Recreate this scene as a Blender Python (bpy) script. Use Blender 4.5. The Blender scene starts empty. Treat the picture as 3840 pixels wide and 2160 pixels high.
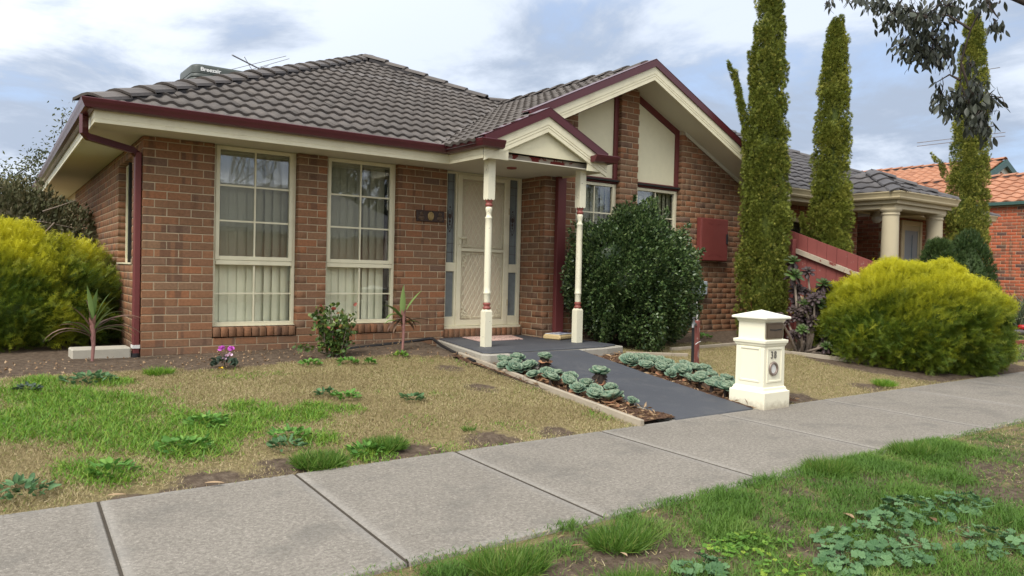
import bpy, bmesh, math, random
import numpy as np
from mathutils import Vector, Matrix
R = math.radians
rng = np.random.default_rng(7)
random.seed(7)
sc = bpy.context.scene
C = sc.collection

# ------------------------------------------------------------------ camera
cd = bpy.data.cameras.new('camera')
cam = bpy.data.objects.new('camera', cd)
C.objects.link(cam)
cd.sensor_width = 36.0
cd.lens = 36.0 * 2879.27 / 3840.0
cd.clip_start = 0.05
cd.clip_end = 2000
CAM = Vector((-1.5934, -8.6349, 0.8824))
yaw, pitch, roll = 0.63212, -0.02136, 0.02320
fw = Vector((math.cos(pitch) * math.sin(yaw), math.cos(pitch) * math.cos(yaw), math.sin(pitch)))
r0 = Vector((math.cos(yaw), -math.sin(yaw), 0))
u0 = r0.cross(fw)
r2 = math.cos(roll) * r0 + math.sin(roll) * u0
u2 = -math.sin(roll) * r0 + math.cos(roll) * u0
cam.matrix_world = Matrix(((r2.x, u2.x, -fw.x, CAM.x), (r2.y, u2.y, -fw.y, CAM.y), (r2.z, u2.z, -fw.z, CAM.z), (0, 0, 0, 1)))
sc.camera = cam

# ------------------------------------------------------------------ sky, sun, exposure
SUN_EL, SUN_AZ = R(50), R(-112)          # azimuth clockwise from +Y
SUN_DIR = Vector((math.sin(SUN_AZ) * math.cos(SUN_EL), math.cos(SUN_AZ) * math.cos(SUN_EL), math.sin(SUN_EL)))
SKY_STRENGTH = 0.1
sc.view_settings.view_transform = 'Standard'
sc.view_settings.look = 'None'
sc.view_settings.gamma = 1
sc.view_settings.use_curve_mapping = False
sc.view_settings.exposure = 0.86
w = bpy.data.worlds.new('World')
sc.world = w
w.use_nodes = True
nt = w.node_tree
nt.nodes.clear()


def N(tree, typ, ins=None, **props):
    n = tree.nodes.new(typ)
    for k, v in props.items():
        setattr(n, k, v)
    for k, v in (ins or {}).items():
        if hasattr(v, 'node'):
            tree.links.new(v, n.inputs[k])
        else:
            n.inputs[k].default_value = v
    return n


def math_(tree, op, a, b=0.0, clamp=False):
    return N(tree, 'ShaderNodeMath', {0: a, 1: b}, operation=op, use_clamp=clamp).outputs[0]


def ramp(tree, fac, stops, interp='LINEAR'):
    n = N(tree, 'ShaderNodeValToRGB', {0: fac})
    n.color_ramp.interpolation = interp
    els = n.color_ramp.elements
    while len(els) < len(stops):
        els.new(0.5)
    for e, (p, c) in zip(els, stops):
        e.position = p
        e.color = (*c, 1) if len(c) == 3 else c
    return n.outputs[0]


def mixc(tree, fac, a, b, mode='MIX'):
    n = N(tree, 'ShaderNodeMix', data_type='RGBA', blend_type=mode)
    n.clamp_factor = True
    for sock, v in ((n.inputs[0], fac), (n.inputs[6], a), (n.inputs[7], b)):
        if hasattr(v, 'node'):
            tree.links.new(v, sock)
        elif isinstance(v, (int, float)):
            sock.default_value = v
        else:
            sock.default_value = (*v, 1) if len(v) == 3 else v
    return n.outputs[2]


sky = N(nt, 'ShaderNodeTexSky', sky_type='NISHITA', sun_disc=False, sun_elevation=SUN_EL, sun_rotation=SUN_AZ, air_density=1.2, dust_density=1.5, ozone_density=2.0)
tc = N(nt, 'ShaderNodeTexCoord')
sep = N(nt, 'ShaderNodeSeparateXYZ', {0: tc.outputs['Generated']})
zc = math_(nt, 'ADD', math_(nt, 'MAXIMUM', sep.outputs[2], 0.0), 0.16)
comb = N(nt, 'ShaderNodeCombineXYZ', {0: math_(nt, 'DIVIDE', sep.outputs[0], zc), 1: math_(nt, 'DIVIDE', sep.outputs[1], zc), 2: 0.37})
n1 = N(nt, 'ShaderNodeTexNoise', {'Vector': comb.outputs[0], 'Scale': 1.35, 'Detail': 10.0, 'Roughness': 0.60, 'Distortion': 0.35})
n2 = N(nt, 'ShaderNodeTexNoise', {'Vector': comb.outputs[0], 'Scale': 0.62, 'Detail': 5.0, 'Roughness': 0.5, 'Distortion': 0.2})
dotn = N(nt, 'ShaderNodeVectorMath', {0: tc.outputs['Generated'], 1: SUN_DIR}, operation='DOT_PRODUCT')
sd = dotn.outputs['Value']
glow = N(nt, 'ShaderNodeMapRange', {0: sd, 1: -0.35, 2: 0.55, 3: 0.0, 4: 1.0}, interpolation_type='SMOOTHSTEP').outputs[0]
mask = N(nt, 'ShaderNodeMapRange', {0: n1.outputs[0], 1: 0.27, 2: 0.47, 3: 0.42, 4: 1.0}, interpolation_type='SMOOTHSTEP').outputs[0]
lit = N(nt, 'ShaderNodeMapRange', {0: math_(nt, 'ADD', n2.outputs[0], math_(nt, 'MULTIPLY', n1.outputs[0], 0.95)), 1: 0.86, 2: 1.07, 3: 0.0, 4: 1.0}, interpolation_type='SMOOTHSTEP').outputs[0]
dark_c = mixc(nt, glow, (2.6, 3.1, 3.95), (4.1, 4.5, 5.2))
lite_c = mixc(nt, glow, (4.7, 5.2, 6.0), (10.0, 10.1, 10.2))
cloud = mixc(nt, lit, dark_c, lite_c)
blue = mixc(nt, 0.55, sky.outputs[0], (3.3, 4.6, 7.4))
skyc = mixc(nt, mask, blue, cloud)
bg = N(nt, 'ShaderNodeBackground', {0: skyc, 1: SKY_STRENGTH})
nt.links.new(bg.outputs[0], N(nt, 'ShaderNodeOutputWorld').inputs[0])

sl = bpy.data.lights.new('sun', 'SUN')
sl.energy = 2.2
sl.angle = R(28)
sl.color = (1.0, 0.95, 0.86)
so = bpy.data.objects.new('sun', sl)
C.objects.link(so)
so.rotation_euler = (-SUN_DIR).to_track_quat('-Z', 'Y').to_euler()

sc.render.engine = 'CYCLES'
sc.cycles.use_denoising = True
sc.cycles.max_bounces = 7
sc.cycles.diffuse_bounces = 3
sc.cycles.glossy_bounces = 3
sc.cycles.transmission_bounces = 4
sc.cycles.transparent_max_bounces = 12
sc.cycles.caustics_reflective = False
sc.cycles.caustics_refractive = False

# ------------------------------------------------------------------ materials
MATS = {}


def newmat(name):
    m = bpy.data.materials.new(name)
    m.use_nodes = True
    m.node_tree.nodes.clear()
    MATS[name] = m
    return m, m.node_tree


def finish(t, col, rough=0.6, spec=0.35, bump=None, metal=0.0, transl=0.0, tcol=None):
    p = N(t, 'ShaderNodeBsdfPrincipled', {'Roughness': rough, 'Specular IOR Level': spec, 'Metallic': metal})
    if hasattr(col, 'node'):
        t.links.new(col, p.inputs['Base Color'])
    else:
        p.inputs['Base Color'].default_value = (*col, 1)
    if bump is not None:
        t.links.new(bump, p.inputs['Normal'])
    out = N(t, 'ShaderNodeOutputMaterial')
    sh = p.outputs[0]
    if transl > 0:
        tr = N(t, 'ShaderNodeBsdfTranslucent')
        c2 = tcol if tcol is not None else col
        if hasattr(c2, 'node'):
            t.links.new(c2, tr.inputs[0])
        else:
            tr.inputs[0].default_value = (*c2, 1)
        mx = N(t, 'ShaderNodeMixShader', {0: transl})
        t.links.new(sh, mx.inputs[1])
        t.links.new(tr.outputs[0], mx.inputs[2])
        sh = mx.outputs[0]
    t.links.new(sh, out.inputs[0])


def pos(t):
    return N(t, 'ShaderNodeNewGeometry').outputs['Position']


def noise(t, vec, scale, detail=4.0, rough=0.55, dist=0.0):
    return N(t, 'ShaderNodeTexNoise', {'Vector': vec, 'Scale': scale, 'Detail': detail, 'Roughness': rough, 'Distortion': dist}).outputs[0]


def bump(t, h, strength=0.3, dist=0.01):
    return N(t, 'ShaderNodeBump', {'Height': h, 'Strength': strength, 'Distance': dist}).outputs[0]


def rnd(t):
    a = N(t, 'ShaderNodeAttribute', attribute_name='rnd').outputs['Fac']
    o = N(t, 'ShaderNodeObjectInfo').outputs['Random']
    return math_(t, 'FRACT', math_(t, 'ADD', a, o))


def simple(name, col, rough=0.55, spec=0.35, var=0.12, vscale=6.0, bscale=60.0, bstr=0.15, bdist=0.004, metal=0.0, col2=None, thr=None, dirt=None):
    """paint or plain surface: base colour, soft mottling, optional second colour showing in worn patches"""
    m, t = newmat(name)
    p = pos(t)
    c = mixc(t, noise(t, p, vscale, 5), tuple(x * (1 - var) for x in col), tuple(min(1, x * (1 + var)) for x in col))
    if col2 is not None:
        k = noise(t, p, thr[0], 6, 0.65)
        f = N(t, 'ShaderNodeMapRange', {0: k, 1: thr[1], 2: thr[1] + thr[2], 3: 0.0, 4: 1.0}).outputs[0]
        c = mixc(t, f, c, col2)
    finish(t, c, rough, spec, bump(t, noise(t, p, bscale, 4), bstr, bdist), metal)
    return m


simple('cream_paint', (0.74, 0.69, 0.50), 0.45, 0.4, 0.05, 5, 90, 0.06, 0.002, col2=(0.58, 0.52, 0.36), thr=(3.5, 0.50, 0.35))
simple('cream_worn', (0.76, 0.72, 0.55), 0.5, 0.35, 0.05, 5, 70, 0.25, 0.004, col2=(0.34, 0.30, 0.24), thr=(22, 0.635, 0.03))
simple('cream_panel', (0.74, 0.69, 0.49), 0.85, 0.15, 0.06, 14, 260, 0.5, 0.004)
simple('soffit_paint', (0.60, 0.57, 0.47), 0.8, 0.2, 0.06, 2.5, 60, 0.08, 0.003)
simple('maroon_metal', (0.080, 0.014, 0.019), 0.3, 0.5, 0.15, 3, 40, 0.05, 0.002)
simple('meter_red', (0.20, 0.050, 0.042), 0.55, 0.3, 0.12, 5, 90, 0.12, 0.003)
simple('maroon_trim', (0.145, 0.038, 0.036), 0.55, 0.3, 0.12, 5, 90, 0.12, 0.003)
simple('oxblood_paint', (0.26, 0.075, 0.06), 0.5, 0.4, 0.15, 20, 90, 0.12, 0.003)
simple('beam_paint', (0.45, 0.40, 0.33), 0.8, 0.2, 0.15, 7, 60, 0.3, 0.004, col2=(0.20, 0.035, 0.03), thr=(5.5, 0.52, 0.02))
simple('fence_paint', (0.235, 0.070, 0.062), 0.75, 0.2, 0.16, 5, 70, 0.3, 0.004, col2=(0.33, 0.27, 0.23), thr=(5, 0.64, 0.09))
simple('rail_timber', (0.42, 0.36, 0.28), 0.85, 0.15, 0.2, 8, 70, 0.4, 0.005, col2=(0.21, 0.06, 0.05), thr=(6, 0.57, 0.04))
simple('weathered_timber', (0.36, 0.31, 0.24), 0.85, 0.15, 0.2, 9, 60, 0.5, 0.005, col2=(0.20, 0.15, 0.11), thr=(7, 0.6, 0.1))
simple('old_post', (0.24, 0.085, 0.07), 0.8, 0.2, 0.2, 9, 60, 0.4, 0.005, col2=(0.36, 0.31, 0.27), thr=(9, 0.55, 0.06))
simple('black_plastic', (0.018, 0.018, 0.02), 0.5, 0.4, 0.2)
simple('grey_plastic', (0.42, 0.48, 0.52), 0.5, 0.4, 0.05)
simple('white_pipe', (0.75, 0.75, 0.72), 0.4, 0.4, 0.05)
simple('tap_metal', (0.14, 0.14, 0.14), 0.45, 0.5, 0.2, metal=0.6)
simple('bronze_plate', (0.21, 0.165, 0.12), 0.38, 0.5, 0.22, 12, 80, 0.1, 0.002, metal=0.75)
simple('ring_metal', (0.24, 0.19, 0.16), 0.45, 0.5, 0.15, metal=0.4)
simple('number_paint', (0.15, 0.14, 0.12), 0.5, 0.4, 0.1)
simple('letterbox_render', (0.80, 0.765, 0.60), 0.55, 0.3, 0.04, 4, 120, 0.12, 0.002, col2=(0.42, 0.37, 0.28), thr=(34, 0.735, 0.02))
simple('letterbox_cap', (0.82, 0.80, 0.69), 0.6, 0.3, 0.05, 14, 90, 0.2, 0.003, col2=(0.46, 0.43, 0.36), thr=(30, 0.66, 0.05))
simple('concrete_raw', (0.36, 0.335, 0.285), 0.9, 0.15, 0.15, 9, 90, 0.6, 0.008, col2=(0.19, 0.17, 0.14), thr=(10, 0.6, 0.1))
simple('block_concrete', (0.44, 0.41, 0.34), 0.9, 0.15, 0.14, 9, 120, 0.7, 0.006)
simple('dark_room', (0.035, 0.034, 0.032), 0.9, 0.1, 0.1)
simple('blind_fabric', (0.82, 0.81, 0.60), 0.85, 0.15, 0.05, 3, 300, 0.2, 0.001)
simple('door_panel', (0.72, 0.62, 0.46), 0.6, 0.3, 0.05)
simple('brass', (0.45, 0.34, 0.16), 0.35, 0.5, 0.1, metal=0.8)
simple('plaque_wood', (0.045, 0.025, 0.018), 0.5, 0.4, 0.3, 12)
simple('plaque_relief', (0.10, 0.06, 0.035), 0.45, 0.4, 0.3, 30)
simple('plaque_gold', (0.33, 0.23, 0.09), 0.4, 0.5, 0.3, 40, metal=0.3)
simple('cooler_plastic', (0.065, 0.075, 0.068), 0.5, 0.35, 0.12, 8, 50, 0.1, 0.004)
simple('white_lettering', (0.80, 0.80, 0.78), 0.5, 0.3, 0.03)
simple('antenna_metal', (0.30, 0.30, 0.31), 0.4, 0.5, 0.1, metal=0.6)
simple('newsprint_wrap', (0.62, 0.47, 0.24), 0.35, 0.5, 0.15, 14)
simple('paper_white', (0.78, 0.79, 0.80), 0.5, 0.4, 0.04)
simple('print_blue', (0.04, 0.06, 0.18), 0.5, 0.4, 0.1)
simple('pointing', (0.045, 0.042, 0.043), 0.9, 0.15, 0.3, 9, 60, 0.6, 0.006)
simple('bark_grey', (0.20, 0.165, 0.13), 0.9, 0.1, 0.3, 14, 60, 0.7, 0.01)
simple('bark_pale', (0.40, 0.35, 0.29), 0.8, 0.2, 0.2, 5, 40, 0.3, 0.006)
simple('twig_dark', (0.055, 0.042, 0.035), 0.85, 0.15, 0.3, 20)
simple('stem_pink', (0.30, 0.15, 0.13), 0.6, 0.3, 0.25, 30)
simple('stem_grey', (0.26, 0.21, 0.17), 0.85, 0.15, 0.25, 30)
simple('petal_pink', (0.55, 0.11, 0.52), 0.5, 0.3, 0.3, 60)
simple('petal_pale', (0.75, 0.52, 0.66), 0.5, 0.3, 0.2, 60)
simple('petal_yellow', (0.75, 0.50, 0.03), 0.5, 0.3, 0.1, 60)
simple('beige_render', (0.52, 0.45, 0.31), 0.75, 0.25, 0.06, 5, 90, 0.12, 0.003)
simple('beige_metal', (0.50, 0.42, 0.26), 0.45, 0.4, 0.10, 4, 60, 0.06, 0.002)
simple('blue_door', (0.22, 0.28, 0.32), 0.4, 0.4, 0.05)
simple('frosted_globe', (0.62, 0.60, 0.55), 0.3, 0.5, 0.05)
simple('green_metal', (0.035, 0.085, 0.075), 0.45, 0.4, 0.12, 4)
simple('weatherboard', (0.55, 0.55, 0.48), 0.7, 0.25, 0.05, 5)
simple('terracotta_edge', (0.26, 0.09, 0.06), 0.85, 0.15, 0.2, 14, 60, 0.4, 0.006)
simple('red_valve', (0.42, 0.02, 0.02), 0.4, 0.4, 0.1)
simple('pipe_blue', (0.13, 0.15, 0.18), 0.5, 0.4, 0.15)
simple('flashing', (0.6, 0.62, 0.64), 0.35, 0.5, 0.1, 20, metal=0.7)
simple('steel', (0.22, 0.22, 0.22), 0.5, 0.5, 0.1, metal=0.5)
simple('asphalt', (0.05, 0.05, 0.052), 0.9, 0.2, 0.2, 6, 120, 0.4, 0.006)
simple('ground_far', (0.14, 0.14, 0.07), 0.95, 0.1, 0.3, 0.8, 20, 0.3, 0.02)
simple('joint_dirt', (0.065, 0.055, 0.043), 0.95, 0.1, 0.3, 30)
simple('insulator_sheet', (0.08, 0.075, 0.075), 0.9, 0.1, 0.2)


m, t = newmat('letterbox_base')
p = pos(t)
zz_ = N(t, 'ShaderNodeSeparateXYZ', {0: p}).outputs[2]
k = math_(t, 'ADD', N(t, 'ShaderNodeMapRange', {0: zz_, 1: -.35, 2: -.22, 3: 0.62, 4: 0.0}).outputs[0], math_(t, 'MULTIPLY', math_(t, 'SUBTRACT', noise(t, p, 17, 6, .7), .5), 0.9))
f = N(t, 'ShaderNodeMapRange', {0: k, 1: 0.22, 2: 0.7, 3: 0.0, 4: 0.75}).outputs[0]
c = mixc(t, f, mixc(t, noise(t, p, 4, 5), (0.76, 0.73, 0.57), (0.83, 0.79, 0.63)), (0.33, 0.27, 0.19))
c = mixc(t, N(t, 'ShaderNodeMapRange', {0: noise(t, p, 36, 5, .65), 1: 0.68, 2: 0.70, 3: 0.0, 4: 0.9}).outputs[0], c, (0.36, 0.31, 0.25))
finish(t, c, 0.6, 0.3, bump(t, noise(t, p, 90, 4), 0.2, 0.003))


def brick_mat(name, stops, spots=True):
    m, t = newmat(name)
    r = rnd(t)
    p = pos(t)
    tco = N(t, 'ShaderNodeTexCoord').outputs['Object']
    base = ramp(t, r, stops)
    # second tone in bands along the brick, as kiln-flashed bricks have
    r3 = math_(t, 'FRACT', math_(t, 'MULTIPLY', r, 17.3))
    band = N(t, 'ShaderNodeTexNoise', {'Vector': N(t, 'ShaderNodeVectorMath', {0: p, 1: (9, 9, 0.6)}, operation='MULTIPLY').outputs[0], 'Scale': 1.0, 'Detail': 1.0}).outputs[0]
    dk = ramp(t, math_(t, 'FRACT', math_(t, 'MULTIPLY', r, 7.7)), [(0.0, (0.15, 0.078, 0.05)), (0.5, (0.12, 0.072, 0.05)), (1.0, (0.22, 0.11, 0.055))])
    f = math_(t, 'MULTIPLY', N(t, 'ShaderNodeMapRange', {0: band, 1: 0.53, 2: 0.60, 3: 0.0, 4: 0.75}).outputs[0], math_(t, 'GREATER_THAN', r3, 0.5))
    c = mixc(t, f, base, dk)
    c = mixc(t, noise(t, p, 45, 4, 0.6), tuple([0.72] * 3), tuple([1.25] * 3)) if False else mixc(t, 1.0, c, ramp(t, noise(t, p, 38, 5, 0.65), [(0.25, (0.72, 0.72, 0.72)), (0.75, (1.22, 1.2, 1.18))]), 'MULTIPLY')
    if spots:
        s = N(t, 'ShaderNodeMapRange', {0: noise(t, p, 60, 2, 0.5), 1: 0.70, 2: 0.76, 3: 0.0, 4: 0.8}).outputs[0]
        c = mixc(t, s, c, (0.045, 0.03, 0.025))
    zz_ = N(t, 'ShaderNodeSeparateXYZ', {0: p}).outputs[2]
    k = math_(t, 'ADD', N(t, 'ShaderNodeMapRange', {0: zz_, 1: -.10, 2: .16, 3: 0.55, 4: 0.0}).outputs[0], math_(t, 'MULTIPLY', math_(t, 'SUBTRACT', noise(t, p, 9, 6, .7), .5), 0.9))
    c = mixc(t, N(t, 'ShaderNodeMapRange', {0: k, 1: 0.2, 2: 0.65, 3: 0.0, 4: 0.6}).outputs[0], c, (0.17, 0.125, 0.09))
    finish(t, c, 0.85, 0.2, bump(t, noise(t, p, 170, 4, 0.65), 0.45, 0.004))


brick_mat('brick_clay', [(0.0, (0.215, 0.120, 0.070)), (0.2, (0.255, 0.135, 0.074)), (0.4, (0.275, 0.132, 0.070)), (0.58, (0.205, 0.118, 0.072)), (0.74, (0.310, 0.137, 0.068)), (0.86, (0.245, 0.147, 0.086)), (0.95, (0.205, 0.122, 0.078)), (1.0, (0.17, 0.108, 0.078))])
brick_mat('brick_red', [(0.0, (0.33, 0.095, 0.05)), (0.35, (0.40, 0.105, 0.05)), (0.7, (0.36, 0.12, 0.065)), (0.85, (0.22, 0.085, 0.055)), (0.93, (0.11, 0.065, 0.055)), (1.0, (0.10, 0.06, 0.055))], False)
brick_mat('brick_russet', [(0.0, (0.26, 0.10, 0.058)), (0.4, (0.31, 0.115, 0.062)), (0.8, (0.24, 0.095, 0.06)), (1.0, (0.20, 0.085, 0.06))], False)
simple('mortar', (0.47, 0.375, 0.255), 0.95, 0.1, 0.14, 9, 140, 0.5, 0.004)
simple('mortar_pale', (0.40, 0.31, 0.22), 0.95, 0.1, 0.12, 9, 140, 0.5, 0.004)


def tile_mat(name, c0, c1, lichen):
    m, t = newmat(name)
    p = pos(t)
    r = rnd(t)
    c = mixc(t, r, c0, c1)
    c = mixc(t, 1.0, c, ramp(t, noise(t, p, 5, 6, 0.65), [(0.3, (0.78, 0.78, 0.78)), (0.7, (1.15, 1.14, 1.12))]), 'MULTIPLY')
    s = N(t, 'ShaderNodeMapRange', {0: noise(t, p, 55, 3, 0.6), 1: 0.68, 2: 0.74, 3: 0.0, 4: 0.5}).outputs[0]
    c = mixc(t, s, c, lichen)
    finish(t, c, 0.62, 0.35, bump(t, noise(t, p, 140, 4), 0.25, 0.003))


tile_mat('roof_tile_grey', (0.095, 0.083, 0.075), (0.126, 0.110, 0.099), (0.20, 0.19, 0.17))
tile_mat('roof_cap_grey', (0.085, 0.073, 0.066), (0.118, 0.101, 0.091), (0.21, 0.20, 0.18))
tile_mat('roof_tile_dark', (0.085, 0.08, 0.082), (0.115, 0.107, 0.107), (0.18, 0.17, 0.16))
tile_mat('roof_tile_orange', (0.34, 0.15, 0.085), (0.41, 0.195, 0.115), (0.36, 0.20, 0.13))

# painted path
m, t = newmat('path_paint')
p = pos(t)
c = mixc(t, noise(t, p, 1.6, 5, 0.6), (0.054, 0.058, 0.068), (0.084, 0.088, 0.100))
c = mixc(t, N(t, 'ShaderNodeMapRange', {0: noise(t, p, 26, 5, 0.7), 1: 0.60, 2: 0.75, 3: 0.0, 4: 0.5}).outputs[0], c, (0.13, 0.135, 0.145))
c = mixc(t, N(t, 'ShaderNodeMapRange', {0: noise(t, p, 3.4, 6, 0.68, .6), 1: 0.52, 2: 0.74, 3: 0.0, 4: 0.55}).outputs[0], c, (0.125, 0.125, 0.128))
c = mixc(t, N(t, 'ShaderNodeMapRange', {0: noise(t, p, 5.2, 6, 0.72), 1: 0.60, 2: 0.72, 3: 0.0, 4: 0.4}).outputs[0], c, (0.11, 0.092, 0.075))
finish(t, c, 0.66, 0.3, bump(t, noise(t, p, 110, 4), 0.4, 0.005))
# footpath concrete with exposed fines and old stains
m, t = newmat('footpath_concrete')
p = pos(t)
c = mixc(t, noise(t, p, 1.3, 7, 0.66), (0.190, 0.172, 0.146), (0.325, 0.296, 0.254))
c = mixc(t, N(t, 'ShaderNodeMapRange', {0: noise(t, p, 46, 4, 0.75), 1: 0.40, 2: 0.60, 3: 0.0, 4: 0.62}).outputs[0], c, (0.125, 0.110, 0.092))
c = mixc(t, N(t, 'ShaderNodeMapRange', {0: noise(t, p, 70, 3, 0.7), 1: 0.56, 2: 0.66, 3: 0.0, 4: 0.42}).outputs[0], c, (0.48, 0.44, 0.38))
c = mixc(t, N(t, 'ShaderNodeMapRange', {0: noise(t, p, 2.3, 5, 0.7), 1: 0.52, 2: 0.70, 3: 0.0, 4: 0.55}).outputs[0], c, (0.125, 0.118, 0.105))
at = N(t, 'ShaderNodeAttribute', attribute_name='edge').outputs['Fac']
c = mixc(t, math_(t, 'MULTIPLY', at, 0.4), c, (0.30, 0.285, 0.26))
hgt = math_(t, 'MULTIPLY', noise(t, p, 60, 4, 0.75), math_(t, 'SUBTRACT', 1.0, math_(t, 'MULTIPLY', at, 0.7)))
finish(t, c, 0.9, 0.2, bump(t, hgt, 0.8, 0.009))
# lawn base: thatch, soil
m, t = newmat('lawn_soil')
p = pos(t)
soil = N(t, 'ShaderNodeAttribute', attribute_name='soil').outputs['Fac']
f = N(t, 'ShaderNodeMapRange', {0: math_(t, 'ADD', soil, math_(t, 'MULTIPLY', math_(t, 'SUBTRACT', noise(t, p, 7, 5, 0.65), 0.5), 0.9)), 1: 0.42, 2: 0.58, 3: 0.0, 4: 1.0}).outputs[0]
th = ramp(t, noise(t, p, 46, 5, 0.7), [(0.28, (0.15, 0.115, 0.06)), (0.5, (0.26, 0.21, 0.105)), (0.72, (0.37, 0.30, 0.16))])
so_ = ramp(t, noise(t, p, 20, 7, 0.68), [(0.25, (0.055, 0.040, 0.030)), (0.5, (0.125, 0.092, 0.066)), (0.78, (0.22, 0.175, 0.13))])
c = mixc(t, f, th, so_)
finish(t, c, 0.95, 0.1, bump(t, noise(t, p, 38, 7, 0.7), 0.9, 0.03))
m, t = newmat('mulch')
p = pos(t)
c = ramp(t, noise(t, p, 42, 6, 0.7), [(0.3, (0.035, 0.022, 0.016)), (0.5, (0.105, 0.058, 0.038)), (0.72, (0.22, 0.14, 0.09))])
finish(t, c, 0.95, 0.1, bump(t, noise(t, p, 46, 6, 0.7), 1.0, 0.03))
# doormat
m, t = newmat('mat_weave')
p = pos(t)
k = noise(t, p, 9, 1.5, 0.5, 1.2)
band = math_(t, 'LESS_THAN', math_(t, 'ABSOLUTE', math_(t, 'SUBTRACT', k, 0.5)), 0.012)
c = mixc(t, noise(t, p, 30, 3), (0.52, 0.34, 0.29), (0.64, 0.46, 0.40))
c = mixc(t, band, c, (0.09, 0.045, 0.05))
finish(t, c, 0.9, 0.1, bump(t, noise(t, p, 250, 2), 0.5, 0.003))


def glass_mat(name, tint, refl_boost):
    m, t = newmat(name)
    ge = N(t, 'ShaderNodeNewGeometry')
    dt = math_(t, 'ABSOLUTE', N(t, 'ShaderNodeVectorMath', {0: ge.outputs['Normal'], 1: ge.outputs['Incoming']}, operation='DOT_PRODUCT').outputs['Value'])
    f = math_(t, 'ADD', math_(t, 'MULTIPLY', math_(t, 'POWER', math_(t, 'SUBTRACT', 1.0, dt), 5.0), 0.95), 0.042 + refl_boost, True)
    gl = N(t, 'ShaderNodeBsdfGlossy', {0: (0.95, 0.97, 1, 1), 'Roughness': 0.015})
    tr = N(t, 'ShaderNodeBsdfTransparent', {0: (*tint, 1)})
    mx = N(t, 'ShaderNodeMixShader', {0: f})
    t.links.new(tr.outputs[0], mx.inputs[1])
    t.links.new(gl.outputs[0], mx.inputs[2])
    t.links.new(mx.outputs[0], N(t, 'ShaderNodeOutputMaterial').inputs[0])


glass_mat('window_glass', (0.985, 0.99, 0.985), 0.0)
glass_mat('sash_glass', (0.97, 0.98, 0.97), 0.05)
glass_mat('side_glass', (0.45, 0.5, 0.5), 0.02)
m, t = newmat('fly_screen')
mx = N(t, 'ShaderNodeMixShader', {0: 0.20})
t.links.new(N(t, 'ShaderNodeBsdfTransparent').outputs[0], mx.inputs[1])
t.links.new(N(t, 'ShaderNodeBsdfDiffuse', {0: (0.045, 0.045, 0.042, 1)}).outputs[0], mx.inputs[2])
t.links.new(mx.outputs[0], N(t, 'ShaderNodeOutputMaterial').inputs[0])
m, t = newmat('frosted_leadlight')
p = pos(t)
c = mixc(t, noise(t, p, 14, 3), (0.13, 0.155, 0.16), (0.23, 0.26, 0.26))
finish(t, c, 0.12, 0.6, bump(t, noise(t, p, 70, 2), 0.2, 0.003))


def leaf_mat(name, stops, transl=0.25, rough=0.5, spec=0.35, tip=None, tipfac=1.0):
    """foliage: colour per leaf from the rnd attribute; 'tip' is the colour of young outer growth"""
    m, t = newmat(name)
    r = rnd(t)
    c = ramp(t, r, stops)
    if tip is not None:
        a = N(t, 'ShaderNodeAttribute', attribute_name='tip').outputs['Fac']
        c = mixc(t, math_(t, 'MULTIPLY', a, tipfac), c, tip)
    finish(t, c, rough, spec, None, 0.0, transl, None)


leaf_mat('leaf_cypress', [(0, (0.09, 0.118, 0.020)), (0.4, (0.165, 0.195, 0.030)), (0.75, (0.25, 0.265, 0.045)), (1, (0.36, 0.35, 0.075))], 0.15, 0.6, 0.25)
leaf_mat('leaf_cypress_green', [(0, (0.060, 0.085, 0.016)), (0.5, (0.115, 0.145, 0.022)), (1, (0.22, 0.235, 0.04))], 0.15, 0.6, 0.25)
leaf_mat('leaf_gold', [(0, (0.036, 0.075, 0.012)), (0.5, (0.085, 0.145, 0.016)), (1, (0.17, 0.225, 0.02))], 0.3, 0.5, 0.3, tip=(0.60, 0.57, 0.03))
leaf_mat('leaf_box', [(0, (0.028, 0.055, 0.019)), (0.5, (0.052, 0.095, 0.030)), (0.85, (0.095, 0.15, 0.045)), (1, (0.17, 0.22, 0.085))], 0.15, 0.35, 0.5)
leaf_mat('leaf_dark', [(0, (0.065, 0.08, 0.035)), (0.5, (0.12, 0.125, 0.06)), (0.8, (0.20, 0.18, 0.10)), (1, (0.29, 0.24, 0.15))], 0.15, 0.6, 0.25)
leaf_mat('leaf_conifer', [(0, (0.022, 0.045, 0.014)), (0.6, (0.045, 0.08, 0.022)), (1, (0.075, 0.115, 0.03))], 0.15, 0.55, 0.25)
leaf_mat('leaf_tree', [(0, (0.07, 0.085, 0.04)), (0.6, (0.10, 0.115, 0.05)), (1, (0.17, 0.18, 0.09))], 0.3, 0.6, 0.2)
leaf_mat('leaf_gum', [(0, (0.020, 0.024, 0.016)), (0.6, (0.036, 0.042, 0.028)), (1, (0.075, 0.085, 0.06))], 0.2, 0.45, 0.4)
leaf_mat('leaf_rose', [(0, (0.045, 0.085, 0.02)), (0.45, (0.085, 0.15, 0.03)), (0.88, (0.16, 0.21, 0.045)), (0.95, (0.20, 0.09, 0.04)), (1, (0.28, 0.05, 0.04))], 0.2, 0.45, 0.4)
leaf_mat('leaf_cyclamen', [(0, (0.03, 0.05, 0.035)), (1, (0.075, 0.115, 0.075))], 0.15, 0.5, 0.3)
leaf_mat('leaf_mallow', [(0, (0.07, 0.150, 0.062)), (0.6, (0.105, 0.20, 0.085)), (1, (0.15, 0.265, 0.115))], 0.2, 0.6, 0.25)
leaf_mat('leaf_weed', [(0, (0.075, 0.19, 0.035)), (0.6, (0.12, 0.27, 0.045)), (1, (0.20, 0.36, 0.07))], 0.25, 0.55, 0.3)
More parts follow.
